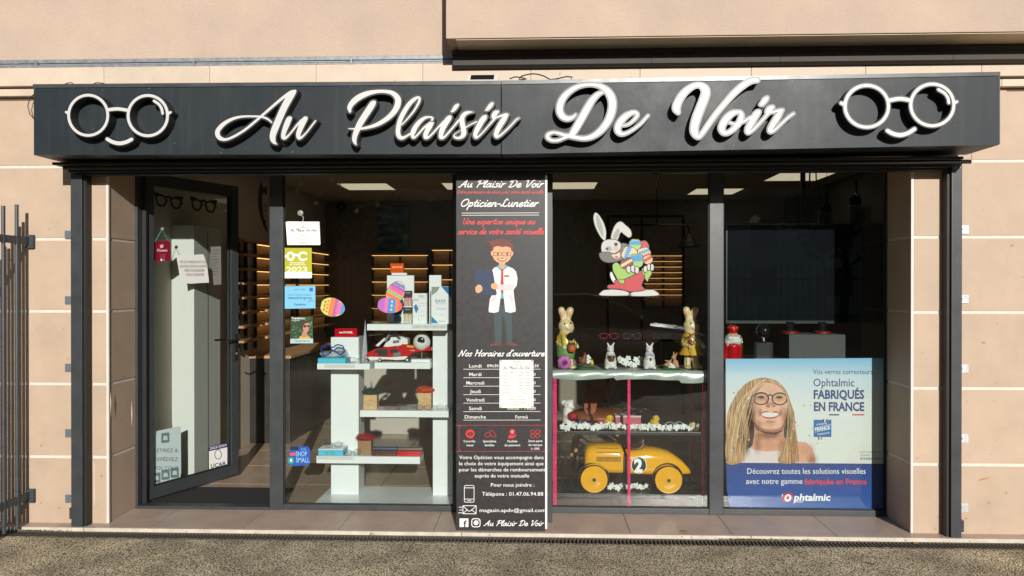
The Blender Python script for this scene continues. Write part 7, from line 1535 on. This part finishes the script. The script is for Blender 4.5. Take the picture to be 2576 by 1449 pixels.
xp = cR(655, 100, SY+.06).x; MB().box((xp-.016, SY+.051, b.z-.2), (xp+.016, SY+.075, RZ)).build('pole', M('pole_black', (.02, .02, .02), .4), tv)
cable('cable', 'black cable hanging left beside the screen pole', [(xp+.06, SY+.06, RZ), (xp+.05, SY+.06, 2.4), (xp+.02, SY+.06, 2.2), (xp+.01, SY+.06, b.z)], .006); cable('cable', 'black cable hanging right of the screen pole', [(xp+.09, SY+.06, RZ), (xp+.10, SY+.06, 2.4), (xp+.13, SY+.06, 2.2), (xp+.16, SY+.06, b.z)], .005)
t = thing('hanging_card', 'tilted blister card hanging on a thread in front of the screen top', 'card', cR(310, 432, SY-.05)); dec(t, 'card', pts(zr, [(264,430),(310,366),(356,392),(330,432)]), lambda x, y: at(x, y, SY-.05), S(150, 152, 146), None, .004); dec(t, 'print', pts(zr, [(306,374),(320,368),(352,390),(346,400)]), lambda x, y: at(x, y, SY-.0506), S(170, 60, 60)); MB().tube([cR(318, 372, SY-.05), (cR(318, 372, SY-.05).x, SY-.05, RZ)], .0012, 4).build('thread', S(120, 116, 108), t)
# cabinet behind the poster carries the ornaments
zc = at(2050, 905, .62).z
cab = thing('window_cabinet', 'dark low cabinet behind the poster carrying trophy and ornaments', 'cabinet', (1.9, .8, 0)); x0_, x1_ = at(1822, 900, .62).x+.02, at(2232, 900, .62).x
MB().box((x0_, .50, .002), (x1_, 1.0, zc), .004).build('body', M('cabinet_dark', (.03, .028, .027), .4), cab)
# nutcracker
k = .35274*(.60+4.81)/1840; X0 = cR(155, 1390, .60).x; P = lambda x, y, dy=0: Vector((X0+(x-155)*k, .60+dy, zc+(1400-y)*k))
t = thing('nutcracker', 'red nutcracker soldier with white beard at the left of the right window', 'figurine', (X0, .60, zc)); RDG = M('gloss_red', srgb(168, 14, 18), .15)
blob('body', [cap(P(155,1310), P(155,1385), 46*k, 42*k), cap(P(110,1310), P(104,1398), 18*k, 17*k), cap(P(205,1310), P(212,1390), 16*k, 15*k)], RDG, t, .004, .005)
MB().lathe([(28*k, 0), (32*k, 30*k), (40*k, 32*k), (34*k, 56*k), (16*k, 66*k)], tuple(P(155, 1220)), 18).build('crown', RDG, t, smooth=True)
for i in range(6): MB().ball(P(155+34*math.cos(i), 1172, -34*k*math.sin(i)), 5*k, 6, 5).build('crown_stud', S(214, 170, 60), t)
MB().ball(P(155, 1226), (34*k, 32*k, 30*k), 14, 9).build('head', S(206, 160, 130), t, smooth=True); fur('beard', P(155, 1262, -.018), (46*k, 20*k, 36*k), t, (214, 212, 208), 500, .022, 3)
MB().tube([P(214, 1390, -.02), P(214, 1270, -.02)], 5*k, 8).build('sceptre', M('gold', (.7, .48, .12), .2, 1.), t); MB().ball(P(214, 1275, -.02), 10*k, 10, 7).build('sceptre_head', MATS['gold'], t, smooth=True); MB().box(P(100, 1400.5, -.035), P(215, 1392, .035)).build('plinth', BLKG, t)
# trophy
X0 = cR(383, 1390, .62).x; P = lambda x, y, dy=0: Vector((X0+(x-383)*k, .62+dy, zc+(1400-y)*k)); CH = M('chrome', (.5, .5, .52), .06, 1.); CRY = M('crystal', (.12, .125, .13), .04, .2, alpha=.35)
t = thing('globe_trophy', 'chrome globe trophy on a clear block', 'trophy', (X0, .62, zc)); MB().box(P(326, 1400), P(440, 1280, .06), .003).build('block', CRY, t); MB().lathe([(30*k, 0), (14*k, 10*k), (10*k, 34*k), (24*k, 44*k)], tuple(P(383, 1281, .03)), 16).build('neck', CH, t, smooth=True)
MB().ball(P(383, 1200, .03), 46*k, 22, 14).build('globe', M('globe_dark', (.04, .04, .045), .08, .8), t, smooth=True); MB().tube([P(383+50*math.cos(a), 1200+50*math.sin(a), .03) for a in [i*math.pi/12 for i in range(24)]], 5*k, 6, closed=True).build('ring', CH, t, smooth=True)
# grey speaker plinth with two red stands
a, b = cR(556, 1395, .66), cR(958, 1228, .66)
t = thing('grey_plinth', 'dark grey square plinth standing on the cabinet', 'plinth', ((a.x+b.x)/2, .8, zc)); MB().box((a.x, .66, zc+.0005), (b.x, .90, b.z), .004).build('body', M('grey_felt', (.07, .073, .07), .85, var=.15, vs_=30, bump=.4), t)
for i, x in enumerate((562, 790)):
    s_ = thing('red_stand', ('round red foot with black rod at the left of the grey plinth', 'round red foot with black rod at the right of the grey plinth')[i], 'stand', Vector((cR(x, 1200, .80).x, .80, b.z)), 'red feet on the grey plinth'); c_ = s_.location
    MB().lathe([(.062, b.z+.0005), (.062, b.z+.016), (.05, b.z+.02)], (c_.x, .80, 0), 20).build('foot', M('foot_red', srgb(120, 16, 24), .4), s_, smooth=True); MB().tube([(c_.x, .80, b.z+.02), (c_.x, .80, b.z+.09)], .03, 10).build('rod', BLKG, s_)
# ================================================================== ROOM BEHIND
# door mat
t = MB().box((a1+.03, .42, .0005), (b0-.01, .86, .012), .004).build('door_mat', M('mat_black', (.014, .014, .014), .95, var=.4, vs_=120, bump=1, bs=200)); tag(t, 'black door mat inside the open door', 'mat')
t = thing('white_cabinet', 'tall white cabinet against the left wall behind the open door', 'cabinet', (-2.83, 1.05, 0)); MB().box((RX0+.001, .92, .001), (-2.745, 1.40, 2.08), .004).build('body', M('white_board', (.66, .66, .62), .5), t); MB().box((-2.744, 1.155, .05), (-2.7425, 1.165, 2.05)).build('door_gap', S(120, 120, 116), t)
LED = M('led_strip', (1, .7, .3), .5, emit=(1, .56, .20), es=1.7); OAK = M('oak', (.40, .235, .11), .5, var=.2, vs_=18); BACK = M('rack_back', (.42, .31, .19), .6)
LED2 = M('led_strip_dim', (1, .7, .3), .5, emit=(1, .56, .20), es=.9)  # weaker glow for the rack that stands in for the mirror image
def rack(label, org, ux, uy, n, L, z0, dz, lit=True, led=None):
    """wall shelf rack: org at the wall foot, ux along the wall, uy out of the wall"""
    t = thing('shelf_rack', label, 'shelf rack', org, 'spectacle racks on the shop walls'); ux, uy = Vector(ux), Vector(uy)
    rm = Matrix((ux, uy, Vector((0, 0, 1)))).transposed()
    def bb(u0, u1, v0, v1, z0_, z1_, nm, mat, par=None): 
        c_ = Vector(org)+ux*((u0+u1)/2)+uy*((v0+v1)/2)+Vector((0, 0, (z0_+z1_)/2)); return MB().boxr(c_, (u1-u0, v1-v0, z1_-z0_), rm).build(nm, mat, par or t)
    bb(0, L, .004, .02, z0-.1, z0+dz*n, 'back_panel', BACK if lit else M('rack_white', (.5, .46, .4), .6))
    for u in (0, L/2-.012, L-.024): bb(u, u+.024, .0205, .05, z0-.12, z0+dz*n+.02, 'upright', M('upright_black', (.02, .018, .016), .5))
    for i in range(n+1):
        s_ = bb(-.01, L+.01, .0505, .17, z0+dz*i-.02, z0+dz*i, 'shelf', OAK)
        if lit and i > 0: bb(.01, L-.01, .055, .075, z0+dz*i-.0265, z0+dz*i-.0205, 'led_strip', led or LED, s_)
    return t
rack('glowing oak spectacle rack on the left wall seen past the door', (RX0, 2.55, 0), (0, 1, 0), (1, 0, 0), 7, 1.15, 1.08, .137)
rack('glowing oak spectacle rack on the left wall near the back corner', (RX0, 3.85, 0), (0, 1, 0), (1, 0, 0), 7, 1.2, 1.08, .137)
rack('unlit pale spectacle rack just inside the door', (RX0, 1.95, 0), (0, 1, 0), (1, 0, 0), 7, .38, 1.08, .137, lit=False)
xb0, xb1 = at(935, 700, 5.1).x, at(1078, 700, 5.1).x
rack('glowing spectacle rack on the back wall under the painting', (xb0, RY1, 0), (1, 0, 0), (0, -1, 0), 6, xb1-xb0, .95, .18)
xb2 = at(1086, 700, 5.1).x; rack('glowing spectacle rack on the back wall beside the tall board', (xb2, RY1, 0), (1, 0, 0), (0, -1, 0), 5, .5, 1.1, .2)
xb3 = at(1618, 700, 5.1).x; rack('glowing spectacle rack added for the mirror image seen in the middle window', (xb3, RY1, 0), (1, 0, 0), (0, -1, 0), 8, .54, 1.42, .075, led=LED2)  # last rack is added in place of what the mirror reflects
# spectacles on the racks: one light mesh shared by all
m = MB()
for s_, Pq in zip((-1, 1), spec_parts('rect')):
    m.tube([Pq[i] for i in range(0, 20, 2)], .0022, 4, closed=True); m.tube([(s_*.060, 0, .006), (s_*.068, .004, .007), (s_*.068, .12, -.012)], .002, 4)
m.tube([(-.008, .001, .006), (.008, .001, .006)], .002, 4); sm_ = m.build('spectacles', M('rack_frame', (.02, .016, .014), .3)); first = True
rn = random.Random(2); LBS = {'l': 'dark framed spectacles on the glowing left wall rack', 'n': 'dark framed spectacles on the pale rack inside the door', 'b': 'dark framed spectacles on a glowing back wall rack'}
def rspec(p, rz, key):
    global first
    o = sm_ if first else sm_.copy()
    if not first: col.objects.link(o)
    first = False; o.location = p; o.rotation_euler = (0, 0, rz); tag(o, LBS[key], 'spectacles', 'spectacles on the wall racks')
for i in range(7):
    z = 1.08+.137*i+.022
    for y in (2.68, 2.86, 3.04, 3.22, 3.42, 3.6): rspec((RX0+.14, y+rn.uniform(-.02, .02), z), R(90)+rn.uniform(-.1, .1), 'l')
    rspec((RX0+.14, 2.06, z), R(90), 'n'); rspec((RX0+.14, 2.24, z), R(90), 'n')
for i in range(6):
    for q in range(4): rspec((xb0+.09+q*(xb1-xb0-.18)/3+rn.uniform(-.02, .02), RY1-.14, .95+.18*i+.022), rn.uniform(-.2, .2), 'b')
for i in range(5):
    for q in range(2): rspec((xb2+.12+q*.2, RY1-.14, 1.1+.2*i+.022), 0, 'b')
for i in range(8):
    for q in range(3): rspec((xb3+.09+q*.18, RY1-.14, 1.42+.075*i+.022), rn.uniform(-.2, .2), 'b')
t = thing('wall_counter', 'dark counter along the left wall under the racks', 'counter', (-2.7, 3.7, 0)); MB().box((RX0+.001, 2.5, .001), (-2.52, 5.0, .86), .004).build('body', M('counter_dark', (.028, .024, .022), .35, var=.1), t); MB().box((RX0+.001, 2.48, .861), (-2.50, 5.02, .89), .004).build('top', OAK, t)
t = thing('reception_counter', 'pale reception counter in the middle of the shop', 'counter', (-1.3, 3.2, 0)); q0, q1 = at(915, 950, 3.0).x, at(1075, 950, 3.0).x; zq = at(990, 905, 3.0).z
MB().box((q0, 3.0, .001), (q1, 3.5, zq), .004).build('body', M('counter_pale', (.40, .36, .31), .5), t); MB().box((q0-.03, 2.97, zq+.0005), (q1+.03, 3.55, zq+.03), .004).build('top', M('counter_top', (.10, .08, .07), .3), t)
# painting, camera, silhouette decoration
def oilmat():
    m = bpy.data.materials.new('oil_painting'); m.use_nodes = True; n = m.node_tree.nodes; l = m.node_tree.links; b = n['Principled BSDF']; b.inputs['Roughness'].default_value = .35
    tc = n.new('ShaderNodeTexCoord'); mp_ = n.new('ShaderNodeMapping'); mp_.inputs['Scale'].default_value = (1.6, 1, 5); l.new(tc.outputs['Object'], mp_.inputs[0]); t_ = n.new('ShaderNodeTexNoise'); t_.inputs['Scale'].default_value = 2.4; t_.inputs['Detail'].default_value = 8; l.new(mp_.outputs[0], t_.inputs['Vector'])
    cr = n.new('ShaderNodeValToRGB'); e = cr.color_ramp.elements; e[0].position = .3; e[0].color = (.01, .025, .04, 1); e[1].position = .72; e[1].color = (.36, .36, .30, 1)
    for p, c_ in ((.45, (.03, .09, .11)), (.56, (.09, .19, .21)), (.63, (.22, .28, .26))): x = e.new(p); x.color = (*c_, 1)
    l.new(t_.outputs[0], cr.inputs[0]); l.new(cr.outputs[0], b.inputs['Base Color']); return m
a, b = at(949, 632, RY1-.04), at(1028, 516, RY1-.04); t = thing('painting', 'dark teal abstract painting on the back wall', 'painting', ((a.x+b.x)/2, RY1-.02, a.z)); MB().box((a.x, RY1-.03, a.z), (b.x, RY1-.001, b.z)).build('canvas', oilmat(), t)
p = at(858, 519, RY1-.2); t = thing('security_camera', 'round black security camera in the back corner', 'camera', p); MB().ball(p, .07, 14, 9).build('dome', BLKG, t, smooth=True); MB().tube([p, (p.x, p.y, RZ)], .015, 8).build('bracket', S(150, 140, 126), t)
t = thing('wall_silhouette', 'black bow tie and lapel decoration on the wall inside the door', 'wall decoration', (RX0+.01, 2.9, 2.0)); fx = lambda x, y: atx(x, y, RX0+.004)
for L in ([(1660,1140),(1664,1160),(1664,1170)],): pass
for L in ([(653,468),(658,455),(660,500),(662,540),(672,575),(676,590),(664,570),(654,540),(650,520),(650,490)], [(659,466),(664,474),(671,468),(672,492),(664,484),(659,492)]): dec(t, 'vinyl', L, fx, INK, Vector((1, 0, 0)), .001)
for i in range(4): MB().ball(Vector(fx(668, 518+i*13))+Vector((.002, 0, 0)), (.003, .014, .014), 8, 5).build('button', INK, t)
# leaning frame, coat on the door side
p = at(785, 640, 4.7); t = thing('leaning_frame', 'wooden picture frame leaning on top of the left wall racks', 'picture frame', (RX0+.2, 4.3, 2.06))
A = atx(797, 500, RX0+.12); m = MB()
for (y0_, y1_, z0_, z1_) in ((4.05, 4.08, 2.06, 2.42), (4.42, 4.45, 2.06, 2.42), (4.081, 4.419, 2.06, 2.09), (4.081, 4.419, 2.39, 2.42)): MB().box((RX0+.04, y0_, z0_), (RX0+.06, y1_, z1_)).build('frame_side', OAK, t)
MB().box((RX0+.03, 4.06, 2.07), (RX0+.039, 4.44, 2.41)).build('picture', S(150, 140, 124), t)
# leather chair behind the display stand
t = thing('leather_chair', 'tan leather chair with wooden legs behind the display stand', 'chair', (c6(520, 1000, 1.5).x, 1.6, 0)); TLE = M('tan_leather', srgb(136, 72, 34), .4, var=.15, vs_=12)
dec(t, 'backrest', pts(z6, [(372,1070),(366,900),(384,820),(420,815),(470,850),(560,815),(620,770),(676,730),(660,800),(625,880),(600,960),(540,945),(490,985),(460,1075)]), lambda x, y: at(x, y, 1.45), TLE, None, .035, True)
xc = c6(500, 1000, 1.5).x; blob('seat', [ell((xc, 1.6, .47), (.26, .24, .05))], TLE, t, .01, .02)
for (x, y) in ((-.2, 1.42), (.2, 1.42), (-.2, 1.8), (.2, 1.8)): MB().tube([(xc+x*.8, y, .45), (xc+x*1.15, y, .001)], [.02, .012], 8).build('leg', OAK, t, smooth=True)
for x in (-.17, .0): MB().ball((c6(600 if x else 390, 880 if x else 1040, 1.44).x, 1.445, c6(500, 880 if x else 1040, 1.44).z), .007, 8, 5).build('stud', MATS['gold'], t)
# black mirror frame, bars only; an added rack behind replaces its reflection
t = thing('mirror_frame', 'thin black metal mirror frame before the back wall', 'mirror frame', (at(1620, 745, 4.4).x, 4.4, 0))
fx0, fx1, fz0, fz1 = at(1526, 700, 4.4).x, at(1722, 700, 4.4).x, .9, at(1620, 541, 4.4).z
for (p, q) in (((fx0, 4.39, .001), (fx0+.03, 4.42, fz1)), ((fx1-.03, 4.39, .001), (fx1, 4.42, fz1)), ((fx0+.031, 4.39, fz1-.03), (fx1-.031, 4.42, fz1)), ((fx0+.031, 4.39, .9), (fx1-.031, 4.42, .93)), (((fx0+fx1)/2-.06, 4.395, .931), ((fx0+fx1)/2-.035, 4.415, fz1-.031))): MB().box(p, q).build('frame_bar', BLKG, t)
# picture frames and handbags behind the screen
for i, (x0_, x1_, y0_, y1_, Yq, lb) in enumerate(((778, 850, 366, 440, .98, 'pale picture frame standing behind the screen, left of two'), (998, 1128, 316, 440, 1.0, 'larger pale picture frame leaning behind the screen, right of two'))):
    t = thing('picture_frame', lb, 'picture frame', cR((x0_+x1_)/2, y1_, Yq), 'picture frames behind the screen'); a, b = cR(x0_, y1_, Yq), cR(x1_, y0_, Yq); MB().box((a.x, Yq, a.z-.02), (b.x, Yq+.012, b.z)).build('mat_board', S(120, 112, 100), t)
    for (p, q) in (((a.x-.012, Yq-.006, a.z-.03), (a.x, Yq+.012, b.z+.012)), ((b.x, Yq-.006, a.z-.03), (b.x+.012, Yq+.012, b.z+.012)), ((a.x+.0005, Yq-.006, b.z+.0005), (b.x-.0005, Yq+.012, b.z+.012))): MB().box(p, q).build('frame_side', S(150, 138, 118), t)
    MB().box((a.x+.03, Yq-.001, a.z), (b.x-.03, Yq-.0003, b.z-.035)).build('picture', S(74, 66, 58), t)
for i, (xc_, yt_, yb_, lb) in enumerate(((825, 175, 400, 'black apron hanging high behind the screen, left of two'), (1035, 125, 330, 'black apron hanging high behind the screen, right of two'))):
    t = thing('hanging_apron', lb, 'apron', cR(xc_, yb_, 1.3), 'black aprons behind the screen'); h_ = yb_-yt_
    dec(t, 'cloth', pts(zr, [(xc_-8,yt_),(xc_+6,yt_),(xc_+8,yt_+h_*.45),(xc_+34,yt_+h_*.6),(xc_+36,yb_),(xc_-44,yb_),(xc_-46,yt_+h_*.62),(xc_-20,yt_+h_*.55),(xc_-6,yt_+h_*.45)]), lambda x, y: at(x, y, 1.3), S(20, 19, 18), None, .008); p = cR(xc_, yt_, 1.3); MB().tube([p, (p.x, 1.3, RZ)], .002, 4).build('wire', S(70, 66, 60), t)
# pendant lamp
t = thing('pendant_lamp', 'black two armed pendant lamp hanging in the middle of the shop', 'lamp', (at(1652, 600, 2.6).x, 2.6, RZ)); xl_ = at(1652, 600, 2.6).x; zl_ = at(1652, 566, 2.6).z; xa_, xb_ = at(1577, 600, 2.6).x, at(1733, 600, 2.6).x
MB().tube([(xl_, 2.6, RZ), (xl_, 2.6, zl_)], .008, 6).build('rod', BLKG, t); MB().tube([Vector(q_) for q_ in crom([(xa_, 2.6, zl_-.09), (xa_, 2.6, zl_-.03), (xa_+.05, 2.6, zl_), (xl_, 2.6, zl_), (xb_-.05, 2.6, zl_), (xb_, 2.6, zl_-.03), (xb_, 2.6, zl_-.09)], .03)], .010, 6).build('arm', BLKG, t, smooth=True)
for x in (xa_, xb_): MB().lathe([(.02, zl_-.09), (.05, zl_-.12), (.13, zl_-.22), (.125, zl_-.22), (.045, zl_-.125)], (x, 2.6, 0), 20).build('shade', M('lamp_black', (.02, .02, .02), .45), t, smooth=True)
MB().lathe([(.06, RZ-.001), (.06, RZ-.03)], (xl_, 2.6, 0), 16).build('rose', BLKG, t)
# snowflake garland on the left window
t = thing('snowflake_garland', 'clear snowflake garland strung inside the top of the left window', 'garland', at(930, 470, .5)); SNO = M('snow_plastic', (.55, .54, .50), .3); gp = [(712,452),(747,480),(757,462),(795,510),(835,452),(853,465),(897,530),(950,514),(998,487),(1085,500),(1135,545)]
MB().tube([Vector(q_) for q_ in crom([tuple(at(x, y-10, .5)) for x, y in gp], .05)], .0009, 4).build('thread', SNO, t)
for i, (x, y) in enumerate(gp[1:-1]):
    c_ = at(x, y, .5); m = MB(); r = .020
    for q_ in range(3): a = math.pi*q_/3+i; d_ = Vector((math.cos(a), 0, math.sin(a)))*r; m.tube([c_-d_, c_+d_], .0022, 4)
    m.build('snowflake', SNO, t)
# dry leaves and moss along the drain
DRY = [M('dry_leaf_a', (.30, .16, .06), .8), M('dry_leaf_b', (.42, .28, .13), .8), M('dry_leaf_c', (.20, .12, .06), .8)]
for i, (x, y, lb) in enumerate(((2306, 1369, 'curled brown leaf on the drain at the right'), (645, 1341, 'pale dry stalk leaf on the drain at the left'), (1720, 1338, 'small dry leaf on the sill tiles below the middle window'), (1987, 1381, 'pale dry leaf on the paving near the drain'), (404, 1400, 'brown dry leaf on the left paving'), (2190, 1420, 'brown dry leaf on the right paving'), (1330, 1408, 'small brown leaf on the paving below the tall board'))):
    zz = 0 if i == 2 else GZ; p = atz(x, y, zz); a = i*1.7; u = Vector((math.cos(a), math.sin(a), 0)); v = Vector((-u.y, u.x, 0)); L_ = .020+.006*(i % 3)
    o = MB().add([p-u*L_+Vector((0, 0, .004)), p-u*L_*.3+v*L_*.45+Vector((0, 0, .010)), p+u*L_*.5+v*L_*.35+Vector((0, 0, .008)), p+u*L_+Vector((0, 0, .003)), p+u*L_*.4-v*L_*.4+Vector((0, 0, .009)), p-u*L_*.3-v*L_*.42+Vector((0, 0, .007)), p+Vector((0, 0, .003))], [(0,1,6), (1,2,6), (2,3,6), (3,4,6), (4,5,6), (5,0,6)]).build('dry_leaf', DRY[i % 3]); tag(o, lb, 'leaf', 'dry leaves lying before the shop')
rn = random.Random(31); m = MB()
for i in range(700):
    x = rn.choice((rn.gauss(1.50, .14), rn.gauss(1.30, .06), rn.gauss(-3.35, .1))); p = Vector((x, -.1035-abs(rn.gauss(0, .006)), GZ+.001+rn.random()*.006)); r = .003; m.add([p+Vector((-r, 0, 0)), p+Vector((r, 0, 0)), p+Vector((rn.uniform(-r, r), -r, .006*rn.random()+.002))], [(0, 1, 2)])
o = m.build('moss', M('moss_green', (.09, .10, .03), .9, var=.3, vs_=50)); tag(o, 'green moss growing along the nosing at the drain', 'moss', None, 'stuff')
# weed in the paving joint
p = atz(994, 1436, GZ); t = thing('weed', 'tiny green weed growing in the paving joint', 'plant', p); rn = random.Random(6)
for i in range(12):
    a = i*.9; d_ = Vector((math.cos(a)*.012, math.sin(a)*.012, .022+.008*rn.random())); s_ = Vector((-math.sin(a), math.cos(a), 0))*.003; MB().add([p-s_*.3, p+d_*.55+s_, p+d_, p+d_*.55-s_], [(0, 1, 2, 3)]).build('blade', S(84, 120, 44), t)
